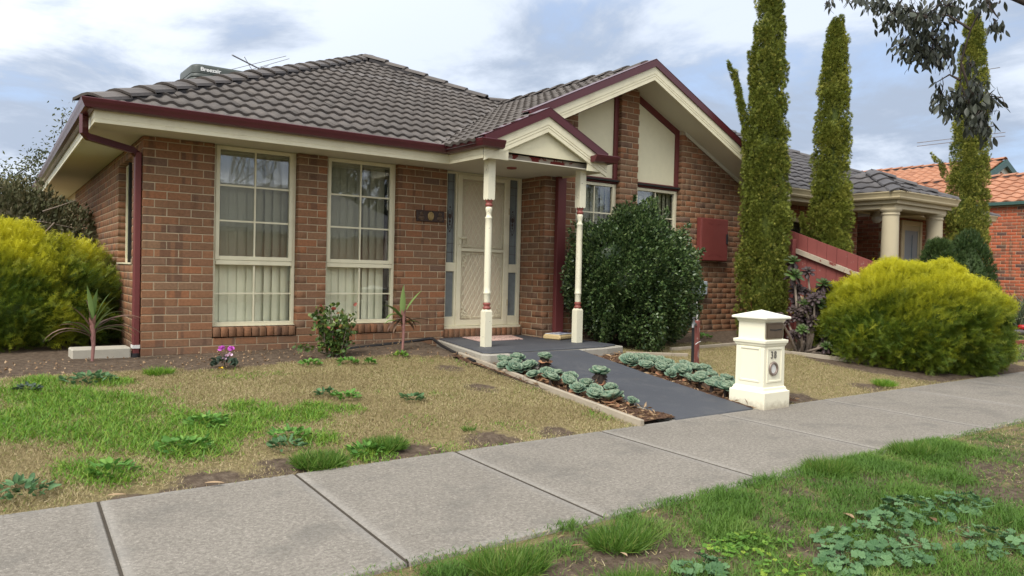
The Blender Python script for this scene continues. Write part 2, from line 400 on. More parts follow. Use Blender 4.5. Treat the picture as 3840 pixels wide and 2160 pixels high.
leaf_mat('leaf_clover', [(0, (0.08, 0.20, 0.025)), (0.6, (0.14, 0.28, 0.035)), (1, (0.26, 0.36, 0.04))], 0.25, 0.55, 0.3)
leaf_mat('grass_dry', [(0, (0.23, 0.185, 0.09)), (0.35, (0.34, 0.275, 0.14)), (0.68, (0.46, 0.375, 0.205)), (0.80, (0.56, 0.47, 0.29)), (0.84, (0.27, 0.27, 0.085)), (1, (0.17, 0.22, 0.05))], 0.2, 0.7, 0.2)
leaf_mat('grass_green', [(0, (0.085, 0.20, 0.020)), (0.4, (0.13, 0.275, 0.025)), (0.75, (0.19, 0.33, 0.035)), (1, (0.29, 0.36, 0.06))], 0.3, 0.5, 0.3)
leaf_mat('grass_dark', [(0, (0.060, 0.135, 0.018)), (0.5, (0.095, 0.195, 0.026)), (0.88, (0.15, 0.25, 0.04)), (1, (0.28, 0.27, 0.09))], 0.3, 0.5, 0.3)
leaf_mat('leaf_strap', [(0, (0.06, 0.085, 0.05)), (0.7, (0.10, 0.13, 0.075)), (1, (0.30, 0.30, 0.2))], 0.2, 0.5, 0.3)
leaf_mat('leaf_litter', [(0, (0.15, 0.085, 0.045)), (0.5, (0.28, 0.18, 0.10)), (1, (0.42, 0.30, 0.18))], 0.1, 0.7, 0.2)


def succ_mat(name, c0, c1, tipc, yc):
    m, t = newmat(name)
    tco = N(t, 'ShaderNodeTexCoord').outputs['Object']
    y = N(t, 'ShaderNodeSeparateXYZ', {0: tco}).outputs[1]
    o = rnd(t)
    c = mixc(t, o, c0, c1)
    f = N(t, 'ShaderNodeMapRange', {0: y, 1: yc, 2: 1.0, 3: 0.0, 4: 0.85}).outputs[0]
    c = mixc(t, f, c, tipc)
    finish(t, c, 0.5, 0.3, None, 0, 0.08)


succ_mat('leaf_succulent', (0.095, 0.175, 0.118), (0.17, 0.27, 0.185), (0.34, 0.39, 0.27), 0.78)
succ_mat('leaf_succulent_old', (0.36, 0.20, 0.11), (0.50, 0.29, 0.16), (0.42, 0.16, 0.09), 0.6)
succ_mat('leaf_aeonium', (0.09, 0.18, 0.04), (0.14, 0.25, 0.06), (0.060, 0.036, 0.040), 0.38)
succ_mat('leaf_aeonium_dark', (0.060, 0.040, 0.044), (0.11, 0.085, 0.07), (0.075, 0.05, 0.055), 0.5)
succ_mat('leaf_cordyline', (0.115, 0.20, 0.055), (0.19, 0.27, 0.085), (0.24, 0.24, 0.10), 0.75)
succ_mat('leaf_cordyline_red', (0.15, 0.085, 0.065), (0.23, 0.15, 0.10), (0.20, 0.17, 0.10), 0.6)

# ------------------------------------------------------------------ helpers
WORLD = {}                     # world origin of each object, so that children can be placed in world coordinates


def link(o, parent=None, origin=(0, 0, 0)):
    origin = Vector(origin)
    C.objects.link(o)
    if parent is not None:
        o.parent = parent
        o.location = origin - WORLD[parent.name]
    else:
        o.location = origin
    WORLD[o.name] = origin
    return o


def tag(o, label=None, cat=None, group=None, kind=None):
    if label: o['label'] = label
    if cat: o['category'] = cat
    if group: o['group'] = group
    if kind: o['kind'] = kind
    return o


def thing(name, loc, label, cat, group=None):
    o = bpy.data.objects.new(name, None)
    o.empty_display_size = 0.1
    link(o, None, loc)
    return tag(o, label, cat, group)


class MB:
    """collects polygons in world coordinates"""

    def __init__(s):
        s.v, s.f, s.smooth = [], [], []

    def add(s, vs, fs, smooth=False):
        n = len(s.v)
        s.v += [tuple(v) for v in vs]
        s.f += [tuple(i + n for i in f) for f in fs]
        s.smooth += [smooth] * len(fs)
        return s

    def box(s, a, b):
        x0, y0, z0 = a
        x1, y1, z1 = b
        return s.add([(x0, y0, z0), (x1, y0, z0), (x1, y1, z0), (x0, y1, z0), (x0, y0, z1), (x1, y0, z1), (x1, y1, z1), (x0, y1, z1)],
                     [(0, 3, 2, 1), (4, 5, 6, 7), (0, 1, 5, 4), (1, 2, 6, 5), (2, 3, 7, 6), (3, 0, 4, 7)])

    def prism(s, poly, f0, f1):
        """poly: list of 2D; f0, f1: functions mapping 2D to 3D for the two ends"""
        n = len(poly)
        vs = [f0(*p) for p in poly] + [f1(*p) for p in poly]
        fs = [tuple(range(n)), tuple(range(2 * n - 1, n - 1, -1))] + [((i + 1) % n, i, n + i, n + (i + 1) % n) for i in range(n)]
        return s.add(vs, fs)

    def xz(s, poly, y0, y1):
        return s.prism(poly, lambda x, z: (x, y0, z), lambda x, z: (x, y1, z))

    def xy(s, poly, z0, z1):
        return s.prism(poly, lambda x, y: (x, y, z0), lambda x, y: (x, y, z1))

    def yz(s, poly, x0, x1):
        return s.prism(poly, lambda y, z: (x0, y, z), lambda y, z: (x1, y, z))

    def tube(s, pts, r, n=8, cap=True, sq=1.0, phase=0.0):
        pts = [Vector(p) for p in pts]
        rs = r if isinstance(r, (list, tuple)) else [r] * len(pts)
        rings = []
        prev = None
        for i, p in enumerate(pts):
            d = (pts[min(i + 1, len(pts) - 1)] - pts[max(i - 1, 0)]).normalized()
            a = prev if prev is not None else (Vector((0, 0, 1)) if abs(d.z) < 0.9 else Vector((1, 0, 0)))
            a = (a - d * a.dot(d)).normalized()
            b = d.cross(a)
            prev = a
            rings.append([p + (a * math.cos(2 * math.pi * k / n + phase) + b * sq * math.sin(2 * math.pi * k / n + phase)) * rs[i] for k in range(n)])
        vs = [v for rg in rings for v in rg]
        fs = []
        for i in range(len(pts) - 1):
            for k in range(n):
                fs.append((i * n + k, i * n + (k + 1) % n, (i + 1) * n + (k + 1) % n, (i + 1) * n + k))
        s.add(vs, fs, n > 5)
        if cap:
            s.add(rings[0], [tuple(range(n - 1, -1, -1))])
            s.add(rings[-1], [tuple(range(n))])
        return s

    def lathe(s, c, prof, n=20, axis='z', sq=(1, 1)):
        vs, fs = [], []
        for r, h in prof:
            for k in range(n):
                a = 2 * math.pi * k / n
                x, y = r * math.cos(a) * sq[0], r * math.sin(a) * sq[1]
                q = (x, y, h) if axis == 'z' else (x, h, y)
                vs.append((c[0] + q[0], c[1] + q[1], c[2] + q[2]))
        for i in range(len(prof) - 1):
            for k in range(n):
                q = (i * n + k, i * n + (k + 1) % n, (i + 1) * n + (k + 1) % n, (i + 1) * n + k)
                fs.append(q if axis == 'z' else q[::-1])
        s.add(vs, fs, True)
        for i, rev in ((0, axis == 'z'), (len(prof) - 1, axis != 'z')):
            if prof[i][0] > 1e-5:
                ring = [vs[i * n + k] for k in range(n)]
                s.add(ring, [tuple(range(n - 1, -1, -1)) if rev else tuple(range(n))])
        return s

    def sweep(s, prof, path, side=1, ends=True):
        """prof: (d, z) with d to the given side of the path; path: (x, y) polyline; mitred"""
        P = [Vector((p[0], p[1])) for p in path]
        n = len(P)
        offs = []
        for i in range(n):
            d0 = (P[i] - P[i - 1]).normalized() if i > 0 else None
            d1 = (P[i + 1] - P[i]).normalized() if i < n - 1 else None
            d0 = d0 or d1
            d1 = d1 or d0
            n0 = Vector((d0.y, -d0.x)) * side
            n1_ = Vector((d1.y, -d1.x)) * side
            mt = (n0 + n1_).normalized()
            offs.append(mt / max(0.2, mt.dot(n0)))
        k = len(prof)
        vs = [(P[i].x + offs[i].x * d, P[i].y + offs[i].y * d, z) for i in range(n) for d, z in prof]
        fs = [(i * k + j, i * k + (j + 1) % k, (i + 1) * k + (j + 1) % k, (i + 1) * k + j) for i in range(n - 1) for j in range(k)]
        if side < 0:
            fs = [f[::-1] for f in fs]
        s.add(vs, fs)
        if ends:
            a = tuple(range(k - 1, -1, -1))
            b = tuple((n - 1) * k + j for j in range(k))
            if side < 0:
                a, b = a[::-1], b[::-1]
            s.add(vs, [a, b])
        return s

    def skew(s, k=.0385):
        """the left side of the house stands about two degrees off square"""
        s.v = [(x + k * max(0, y), y, z) for x, y, z in s.v]
        return s

    def mesh(s, name, mat, origin=(0, 0, 0), bevel=0.0, recalc=True):
        me = bpy.data.meshes.new(name)
        o = Vector(origin)
        me.from_pydata([Vector(v) - o for v in s.v], [], s.f)
        me.polygons.foreach_set('use_smooth', s.smooth)
        me.materials.append(MATS[mat])
        if recalc or bevel:
            bm = bmesh.new()
            bm.from_mesh(me)
            if recalc:
                bmesh.ops.recalc_face_normals(bm, faces=bm.faces)
            if bevel:
                bmesh.ops.bevel(bm, geom=[e for e in bm.edges if len(e.link_faces) == 2 and e.calc_face_angle(0) > 0.6], offset=bevel, segments=1, affect='EDGES')
            bm.to_mesh(me)
            bm.free()
        return me

    def build(s, name, mat, parent=None, origin=None, bevel=0.0, recalc=True):
        if origin is None:
            origin = WORLD[parent.name] if parent is not None else (0, 0, 0)
        return link(bpy.data.objects.new(name, s.mesh(name, mat, origin, bevel, recalc)), parent, origin)


def inst(name, me, parent, M4):
    """an object with shared mesh data, M4 given in world coordinates (parents are never rotated or scaled)"""
    o = bpy.data.objects.new(name, me)
    C.objects.link(o)
    l, q, sc_ = M4.decompose()
    if parent is not None:
        o.parent = parent
        o.location = l - WORLD[parent.name]
    else:
        o.location = l
    o.rotation_euler = q.to_euler()
    o.scale = sc_
    WORLD[o.name] = l
    return o


def frame(o, x, y, z):
    return Matrix(((x[0], y[0], z[0], o[0]), (x[1], y[1], z[1], o[1]), (x[2], y[2], z[2], o[2]), (0, 0, 0, 1)))


def np_mesh(name, V, faces_by_len, mat, attrs=None, smooth=False):
    """V: (n,3); faces_by_len: list of (m,k) index arrays; attrs: {name: per-face values in the same order}"""
    me = bpy.data.meshes.new(name)
    me.vertices.add(len(V))
    me.vertices.foreach_set('co', np.asarray(V, np.float32).ravel())
    loops = np.concatenate([f.ravel() for f in faces_by_len]).astype(np.int32)
    lens = np.concatenate([np.full(len(f), f.shape[1]) for f in faces_by_len])
    starts = np.concatenate([[0], np.cumsum(lens)[:-1]]).astype(np.int32)
    me.loops.add(len(loops))
    me.loops.foreach_set('vertex_index', loops)
    me.polygons.add(len(lens))
    me.polygons.foreach_set('loop_start', starts)
    me.update(calc_edges=True)
    for k, v in (attrs or {}).items():
        me.attributes.new(k, 'FLOAT', 'FACE').data.foreach_set('value', np.asarray(v, np.float32))
    if smooth:
        me.polygons.foreach_set('use_smooth', np.ones(len(lens), bool))
    me.materials.append(MATS[mat])
    return me


def unit(a):
    return a / np.maximum(np.linalg.norm(a, axis=1, keepdims=True), 1e-9)


def scatter(P, D, S, W, tm, rn, tip=None, nhint=None):
    """many copies of a small template: P base points, D axes, S lengths, W widths; returns (V, faces, attrs)"""
    V, F = tm
    V = np.array(V, float)
    n = len(P)
    D = unit(np.asarray(D, float))
    h = rng.normal(size=(n, 3)) if nhint is None else nhint
    sd_ = unit(np.cross(D, h))
    nm = np.cross(sd_, D)
    S = np.broadcast_to(S, (n,))
    W = np.broadcast_to(W, (n,))
    out = P[:, None, :] + (V[None, :, 0, None] * (W[:, None, None])) * sd_[:, None, :] + (V[None, :, 1, None] * S[:, None, None]) * D[:, None, :] + (V[None, :, 2, None] * S[:, None, None]) * nm[:, None, :]
    k = len(V)
    fs, at, tp = [], [], []
    for L in (3, 4, 5, 6, 7, 8):
        fl = np.array([f for f in F if len(f) == L])
        if len(fl):
            idx = (np.arange(n) * k)[:, None, None] + fl[None]
            fs.append(idx.reshape(-1, L))
            at.append(np.repeat(rn, len(fl)))
            if tip is not None:
                tp.append(np.repeat(tip, len(fl)))
    a = {'rnd': np.concatenate(at)}
    if tip is not None:
        a['tip'] = np.concatenate(tp)
    return out.reshape(-1, 3), fs, a


def join_parts(parts):
    """merge several scatter results into one"""
    V, byl, n = [], {}, 0
    for v, fs, a in parts:
        i = 0
        for f in fs:
            L = f.shape[1]
            d = byl.setdefault(L, [[], {}])
            d[0].append(f + n)
            for k, x in a.items():
                d[1].setdefault(k, []).append(x[i:i + len(f)])
            i += len(f)
        V.append(v)
        n += len(v)
    fs = [np.concatenate(d[0]) for d in byl.values()]
    keys = list(next(iter(byl.values()))[1])
    at = {k: np.concatenate([x for d in byl.values() for x in d[1][k]]) for k in keys}
    return np.concatenate(V), fs, at


def leafobj(name, parts, mat, parent=None):
    V, fs, a = join_parts(parts)
    org = np.array(WORLD[parent.name]) if parent is not None else np.zeros(3)
    return link(bpy.data.objects.new(name, np_mesh(name, V - org, fs, mat, a)), parent, org)


# leaf templates: x across (times width), y along (times length), z out of plane (times length)
T_BLADE = ([(-.5, 0, 0), (.5, 0, 0), (.38, .5, .06), (-.38, .5, .06), (0, 1, .28)], [(0, 1, 2, 3), (3, 2, 4)])
T_TRI = ([(-.5, 0, 0), (.5, 0, 0), (0, 1, .15)], [(0, 1, 2)])
T_LEAF = ([(0, 0, 0), (.5, .45, .10), (0, 1, .02), (-.5, .45, .10)], [(0, 1, 2), (0, 2, 3)])
T_SPRAY = ([(-.08, 0, 0), (.08, 0, 0), (0, 1, .12), (.06, .2, 0), (.55, .62, .10), (.06, .45, 0), (-.06, .2, 0), (-.55, .62, .10), (-.06, .45, 0), (.04, .45, .03), (.38, .88, .16), (.02, .62, .05), (-.04, .45, .03), (-.38, .88, .16), (-.02, .62, .05)],
           [(0, 1, 2), (3, 4, 5), (6, 8, 7), (9, 10, 11), (12, 14, 13)])
T_SHOOT = ([(-.05, 0, 0), (.05, 0, 0), (0, 1, .05)] + [q for i, yy in enumerate((.18, .34, .5, .64, .78)) for sg in (-1, 1) for q in ((0, yy, 0), (sg * .42, yy + .2, .09 * (1 if i % 2 else -1)), (0, yy + .07, 0))],
           [(0, 1, 2)] + [(3 + 3 * i, 4 + 3 * i, 5 + 3 * i) for i in range(10)])
T_ROUND = ([(0, .02, 0), (.42, .12, .08), (.52, .5, .14), (.33, .88, .10), (0, 1, .05), (-.33, .88, .10), (-.52, .5, .14), (-.42, .12, .08), (0, .5, -.02)],
           [(8, 0, 1), (8, 1, 2), (8, 2, 3), (8, 3, 4), (8, 4, 5), (8, 5, 6), (8, 6, 7), (8, 7, 0)])


def vnoise(x, y, seed=0):
    """smooth value noise on a unit lattice, vectorised"""
    xi, yi = np.floor(x).astype(int), np.floor(y).astype(int)
    fx, fy = x - xi, y - yi
    fx, fy = fx * fx * (3 - 2 * fx), fy * fy * (3 - 2 * fy)

    def h(a, b):
        n = (a * 374761393 + b * 668265263 + seed * 1442695041) & 0x7fffffff
        n = ((n ^ (n >> 13)) * 1274126177) & 0x7fffffff
        return ((n ^ (n >> 16)) & 0xffff) / 65535.0
    return (h(xi, yi) * (1 - fx) + h(xi + 1, yi) * fx) * (1 - fy) + (h(xi, yi + 1) * (1 - fx) + h(xi + 1, yi + 1) * fx) * fy


def fbm(x, y, seed=0, oct_=4):
    s, a, tot = 0, 1.0, 0
    for i in range(oct_):
        s = s + a * vnoise(x * 2 ** i, y * 2 ** i, seed + i)
        tot += a
        a *= .55
    return s / tot


# ------------------------------------------------------------------ ground
FP0, FP1, FPZ = -5.81, -4.21, -0.35      # footpath edges and level


def zg(x, y):
    x, y = np.asarray(x, float), np.asarray(y, float)
    top = -.07 + .018 * np.clip(x, 0, 4)
    s = np.clip((y - FP1) / 4.0, 0, 1)
    z = np.where(y > FP1, FPZ + (top - FPZ) * s, FPZ)
    return np.where(y < FP0, FPZ - .03 * np.clip(FP0 - y, 0, 1.2), z)


def zg1(x, y):
    return float(zg(x, y))


def bed_edge(x):
    return np.where(x < 0.5, -.85 - .25 * np.clip((x + .3) / .8, 0, 1), np.where(x < 1.4, -1.08 + .12 * (x - .5) / .9, np.where(x < 2.4, -.97, -.97 - .4 * np.clip((x - 2.4) / .8, 0, 1))))


gx, gy = np.meshgrid(np.arange(-8, 30.01, .1), np.arange(-9.6, 13.01, .1))
zz = zg(gx, gy) + (fbm(gx * 1.7, gy * 1.7, 3) - .5) * .035 - .012
inner = (gy > FP0 + .03) & (gy < FP1 - .03)
zz = np.where(inner, FPZ - .16, zz)
zz = np.where((np.abs(gy - FP0) < .14) | (np.abs(gy - FP1) < .14), np.minimum(zz, FPZ - .02), zz)
onpath = (gx > 3.35) & (gx < 4.55) & (gy > FP1) & (gy < -1.4)
zz = np.where(onpath, zz - .05, zz)
underslab = (gx > 3.05) & (gx < 5.35) & (gy >= -1.75) & (gy < .2)
zz = np.where(underslab & (gx > 3.2), -.2, zz)
be = bed_edge(gx)
soil = np.where((gy > be) & (gx < 5.3) & (gy < 3), 1.0, 0.0)
soil = np.where((gx > 2.98) & (gx < 3.45) & (gy < -1.0) & (gy > FP1), 1.0, soil)
soil = np.where((gx > 4.45) & (gx < 5.3) & (gy < -1.0) & (gy > FP1), 1.0, soil)
rb = np.where(gx < 7.4, -1.25, np.where(gx < 8.4, -1.25 - .9 * (gx - 7.4), -2.15 - .5 * (gx - 8.4)))
soil = np.where((gx > 5.2) & (gy > rb) & (gx < 13), 1.0, soil)
soil = np.where((gx > 7.2) & (gy > -4.25) & (gx < 12) & (((gx - 9.6) / 1.9) ** 2 + ((gy + 3.2) / 1.5) ** 2 < 1), 1.0, soil)
strip = gy < FP0
bare = [(0.94, -5.95, .16), (0.99, -6.23, .15), (1.05, -6.4, .14), (2.35, -6.06, .16), (4.02, -6.39, .3), (3.46, -6.75, .35), (3.03, -6.16, .2), (1.73, -6.36, .12), (0.74, -6.28, .2), (4.6, -6.7, .5), (.45, -6.25, .15)]
for bx, by, br in bare:
    soil = np.maximum(soil, np.where(strip, 1.25 * np.exp(-((gx - bx) ** 2 + (gy - by) ** 2) / (br * br)), 0))
soil = np.maximum(soil, np.where(strip, .52, 0))
for bx, by, br in [(-.83, -4.3, .25), (.9, -4.15, .35), (1.6, -4.12, .3), (2.2, -4.1, .22), (2.5, -2.6, .22), (.1, -4.1, .3), (.3, -2.6, .12), (6.9, -4.0, .25), (5.4, -4.05, .35), (-.4, -4.15, .3), (2.7, -1.7, .2)]:
    soil = np.maximum(soil, np.where(~strip, .95 * np.exp(-((gx - bx) ** 2 + (gy - by) ** 2) / (br * br)), 0))
nv, nu = gx.shape
ii = np.arange(nv * nu).reshape(nv, nu)
quads = np.stack([ii[:-1, :-1], ii[:-1, 1:], ii[1:, 1:], ii[1:, :-1]], -1).reshape(-1, 4)
me = np_mesh('lawn', np.stack([gx, gy, zz], -1).reshape(-1, 3), [quads], 'lawn_soil', None, True)
me.attributes.new('soil', 'FLOAT', 'POINT').data.foreach_set('value', soil.ravel().astype(np.float32))
lawn = link(bpy.data.objects.new('lawn', me))
tag(lawn, kind='structure')
g = MB().add([(-400, -400, -.62), (400, -400, -.62), (400, 400, -.62), (-400, 400, -.62)], [(0, 1, 2, 3)]).build('ground', 'ground_far')
tag(g, kind='structure')
g = MB().box((-60, -17.5, -.70), (80, -10.2, -.50)).build('road', 'asphalt')
tag(g, kind='structure')
g = MB().box((-60, -10.2, -.70), (80, -9.95, -.385)).build('kerb', 'concrete_raw', bevel=.02)
tag(g, kind='structure')

# footpath: one slab per bay, grooves between
fp = bpy.data.objects.new('footpath', None)
link(fp, None, (0, FP0, FPZ))
tag(fp, kind='structure')
joints = [-3.7, -2.36, -1.02, .02, 1.14, 2.48, 3.92, 5.55, 7.1, 8.65, 10.2, 11.75, 13.3, 14.85, 17.5]
for a, b in zip(joints[:-1], joints[1:]):
    sk = .05
    a0, a1, b0, b1 = a + sk + .005 - .1, a + sk + .005, b + sk - .005 - .1, b + sk - .005
    nx_ = max(8, int((b - a) / .1))
    us = np.concatenate([[0, .012 / (b - a), .06 / (b - a)], np.linspace(.1 / (b - a), 1 - .1 / (b - a), nx_), [1 - .06 / (b - a), 1 - .012 / (b - a), 1]])
    vs = np.array([0, .008, .04, .07, .2, .35, .5, .65, .8, .93, .96, .992, 1])
    U, Vv = np.meshgrid(us, vs)
    X = (a0 + (b0 - a0) * U) * (1 - Vv) + (a1 + (b1 - a1) * U) * Vv
    Y = FP0 + (FP1 - FP0) * Vv + .008 * np.sin(X * 2.3) * (Vv - .5)
    L = b - a
    e = np.minimum(np.minimum(U * L, (1 - U) * L), np.minimum(Vv, 1 - Vv) * 1.6)
    Zs = FPZ - .0045 * np.clip(1 - e / .010, 0, 1) - .0012 * (np.abs(e - .06) < .02) + (rng.random() - .5) * .001
    k = X.shape
    idx = np.arange(X.size).reshape(k)
    q = np.stack([idx[:-1, :-1], idx[:-1, 1:], idx[1:, 1:], idx[1:, :-1]], -1).reshape(-1, 4)
    P = np.stack([X, Y, Zs], -1).reshape(-1, 3)
    ring = np.concatenate([idx[0, :], idx[1:, -1], idx[-1, -2::-1], idx[-2:0:-1, 0]])
    Pb = P[ring].copy()
    Pb[:, 2] = FPZ - .13
    nb = len(P)
    m_ = len(ring)
    sq = np.stack([np.roll(ring, -1), ring, nb + np.arange(m_), nb + np.roll(np.arange(m_), -1)], -1)
    me = np_mesh('concrete_slab', np.concatenate([P, Pb]) - np.array([0, FP0, FPZ]), [np.concatenate([q, sq])], 'footpath_concrete', None, True)
    me.attributes.new('edge', 'FLOAT', 'POINT').data.foreach_set('value', np.concatenate([np.clip(1.25 - e.ravel() / .055, 0, 1) * np.clip(e.ravel() / .012, 0, 1), np.zeros(m_)]).astype(np.float32))
    link(bpy.data.objects.new('concrete_slab', me), fp, (0, FP0, FPZ))
    MB().xy([(b - .05 - .0065, FP0 + .01), (b - .05 + .0065, FP0 + .01), (b + .05 + .0065, FP1 - .01), (b + .05 - .0065, FP1 - .01)], FPZ - .1, FPZ - .0022).build('joint_filler', 'joint_dirt', fp)
g = MB().box((-4, FP0 + .03, FPZ - .15), (17, FP1 - .03, FPZ - .05)).build('joint_bed', 'insulator_sheet', fp)

# porch slab and path
ps = MB().xy([(3.56, .10), (3.10, -1.68), (3.16, -1.76), (3.45, -1.78), (4.47, -1.74), (4.95, -1.72), (5.32, -1.62), (5.36, -.42), (4.945, -.42), (4.945, .10)], -.155, -.03).build('porch_slab', 'concrete_raw', bevel=.012)
tag(ps, kind='structure')
MB().xy([(3.60, .10), (3.155, -1.62), (3.22, -1.70), (3.47, -1.72), (4.46, -1.70), (4.93, -1.67), (5.24, -1.56), (5.30, -.42), (4.945, -.42), (4.945, .10)], -.032, -.012).build('painted_top', 'path_paint', ps, bevel=.006)
pa = bpy.data.objects.new('path', None)
link(pa, None, (3.94, -3, -.2))
tag(pa, kind='structure')
for y0, y1, z0, z1 in ((-1.735, -2.74, -.026, -.165), (-2.752, FP1 + .004, -.167, -.343)):
    s = MB().add([(3.42, y0, z0), (4.47, y0, z0), (4.48, y1, z1), (3.42, y1, z1), (3.42, y0, z0 - .12), (4.47, y0, z0 - .12), (4.48, y1, z1 - .09), (3.42, y1, z1 - .09)],
                 [(0, 1, 2, 3), (7, 6, 5, 4), (0, 4, 5, 1), (1, 5, 6, 2), (2, 6, 7, 3), (3, 7, 4, 0)])
    s.build('painted_slab', 'path_paint', pa, bevel=.008)
    MB().add([(3.375, y0, z0 - .02), (3.424, y0, z0 - .012), (3.424, y1, z1 - .012), (3.375, y1, z1 - .02), (3.375, y0, z0 - .12), (3.424, y0, z0 - .12), (3.424, y1, z1 - .10), (3.375, y1, z1 - .10)],
             [(0, 1, 2, 3), (7, 6, 5, 4), (0, 4, 5, 1), (1, 5, 6, 2), (2, 6, 7, 3), (3, 7, 4, 0)]).build('bare_edge', 'concrete_raw', pa)


# mulch sheets over the two narrow beds
def mulch(name, x0, x1, y0, y1, dz):
    xs, ys = np.meshgrid(np.linspace(x0, x1, 14), np.linspace(y0, y1, 60))
    z = zg(xs, ys) + dz + (fbm(xs * 9, ys * 9, 11) - .5) * .05
    n_, m_ = xs.shape
    ix = np.arange(n_ * m_).reshape(n_, m_)
    q = np.stack([ix[:-1, :-1], ix[:-1, 1:], ix[1:, 1:], ix[1:, :-1]], -1).reshape(-1, 4)
    o = link(bpy.data.objects.new(name, np_mesh(name, np.stack([xs, ys, z], -1).reshape(-1, 3), [q], 'mulch', None, True)))
    tag(o, kind='structure')
    n = int((x1 - x0) * (y1 - y0) * 420)
    P = np.stack([rng.uniform(x0, x1, n), rng.uniform(y0, y1, n)], -1)
    P = np.concatenate([P, (zg(P[:, 0], P[:, 1]) + dz + .012)[:, None]], 1)
    D = rng.normal(size=(n, 3)) * (1, 1, .25)
    ch = leafobj('mulch_chips', [scatter(P, D, rng.uniform(.03, .085, n), rng.uniform(.008, .022, n), T_LEAF, rng.random(n))], 'leaf_litter')
    tag(ch, 'loose bark chips and dead leaves lying on the garden bed', kind='stuff')


mulch('left_bed', 3.0, 3.43, -4.19, -1.2, .012)
mulch('right_bed', 4.46, 5.25, -4.19, -1.55, .012)

# ------------------------------------------------------------------ bricks
BR = {}


def brick_mesh(mat):
    if mat not in BR:
        a, b, c, e = .5, .5, .5, .06
        # unit brick: x length, y depth (front at -.5), z height, front arris eased
        ex, ez, ey = .017, .05, .035
        v = [(-a, b, -c), (a, b, -c), (a, b, c), (-a, b, c), (-a, -b + ey, -c), (a, -b + ey, -c), (a, -b + ey, c), (-a, -b + ey, c), (-a + ex, -b, -c + ez), (a - ex, -b, -c + ez), (a - ex, -b, c - ez), (-a + ex, -b, c - ez)]
        f = [(8, 9, 10, 11), (4, 5, 9, 8), (5, 6, 10, 9), (6, 7, 11, 10), (7, 4, 8, 11), (0, 4, 7, 3), (1, 2, 6, 5), (0, 1, 5, 4), (3, 7, 6, 2)]
        me = bpy.data.meshes.new('brick')
        me.from_pydata(v, [], f)
        me.materials.append(MATS[mat])
        BR[mat] = me
    return BR[mat]


class Bricks:
    """gathers bricks of one building; the largest in view become objects, the rest one stuff part"""

    def __init__(s, mat, limit, ch=.086, z0=2.15):
        s.mat, s.limit, s.ch, s.z0, s.items = mat, limit, ch, z0, []

    def put(s, wall, O, U, Nn, u0, u1, d, zb, zt, proud=0.0):
        O, U, Nn = Vector(O), Vector(U), Vector(Nn)
        L = u1 - u0
        if L < .02 or zt - zb < .02:
            return
        jit = (rng.random(3) - .5) * (.003, .003, .002)
        c = O + U * ((u0 + u1) / 2 + jit[0]) + Nn * (proud - d / 2 + jit[1]) + Vector((0, 0, (zb + zt) / 2 + jit[2]))
        tilt = (rng.random() - .5) * .012
        X = (U + Vector((0, 0, tilt))).normalized()
        Z = Vector((0, 0, 1))
        M4 = frame(c, X * L, -Nn * d, Z * (zt - zb))
        f = c + Nn * (d / 2)
        dist = (f - CAM).length
        facing = max(0.0, (CAM - f).normalized().dot(Nn))
        s.items.append((L * (zt - zb) * facing / dist ** 2, wall, M4))

    def wall(s, wall, O, U, Nn, segs, k0, k1, rake=None, d=.11, lo=None, hi=None, par=0):
        """courses k0..k1; segs(zc, k) -> list of (u0, u1, anchor, parity)"""
        for k in range(k0, k1):
            zt = s.z0 - s.ch * k - .005
            zb = zt - s.ch + .010
            if lo is not None: zb = max(zb, lo)
            if hi is not None: zt = min(zt, hi)
            for a, b, anc, pr in segs((zt + zb) / 2, k):
                st = anc + (0 if (k + pr + par) % 2 == 0 else .12)
                n0 = math.floor((a - st) / .24) - 1
                u = st + n0 * .24
                while u < b:
                    x0, x1 = max(u, a), min(u + .23, b)
                    if x1 - x0 > .025 and (rake is None or zb < rake((x0 + x1) / 2) - .01):
                        s.put(wall, O, U, Nn, x0, x1, d, zb, zt)
                    u += .24

    def finish(s, house, label=None):
        s.items.sort(key=lambda t: -t[0])
        me = brick_mesh(s.mat)
        for a, wl, M4 in s.items[:s.limit]:
            inst('brick', me, wl, M4)
        rest = s.items[s.limit:]
        if rest:
            T = np.array([v.co[:] + (1,) for v in me.vertices])
            Ms = np.array([[list(r) for r in it[2]] for it in rest])
            V = np.einsum('nij,kj->nki', Ms, T)[:, :, :3].reshape(-1, 3)
            F = np.array([list(p.vertices) for p in me.polygons])
            idx = ((np.arange(len(rest)) * len(T))[:, None, None] + F[None]).reshape(-1, 4)
            org = np.array(WORLD[house.name])
            o = link(bpy.data.objects.new('brickwork', np_mesh('brickwork', V - org, [idx], s.mat, {'rnd': np.repeat(rng.random(len(rest)), len(F))})), house, org)
            tag(o, kind='stuff')


# ------------------------------------------------------------------ roof tiles
TILE = {}


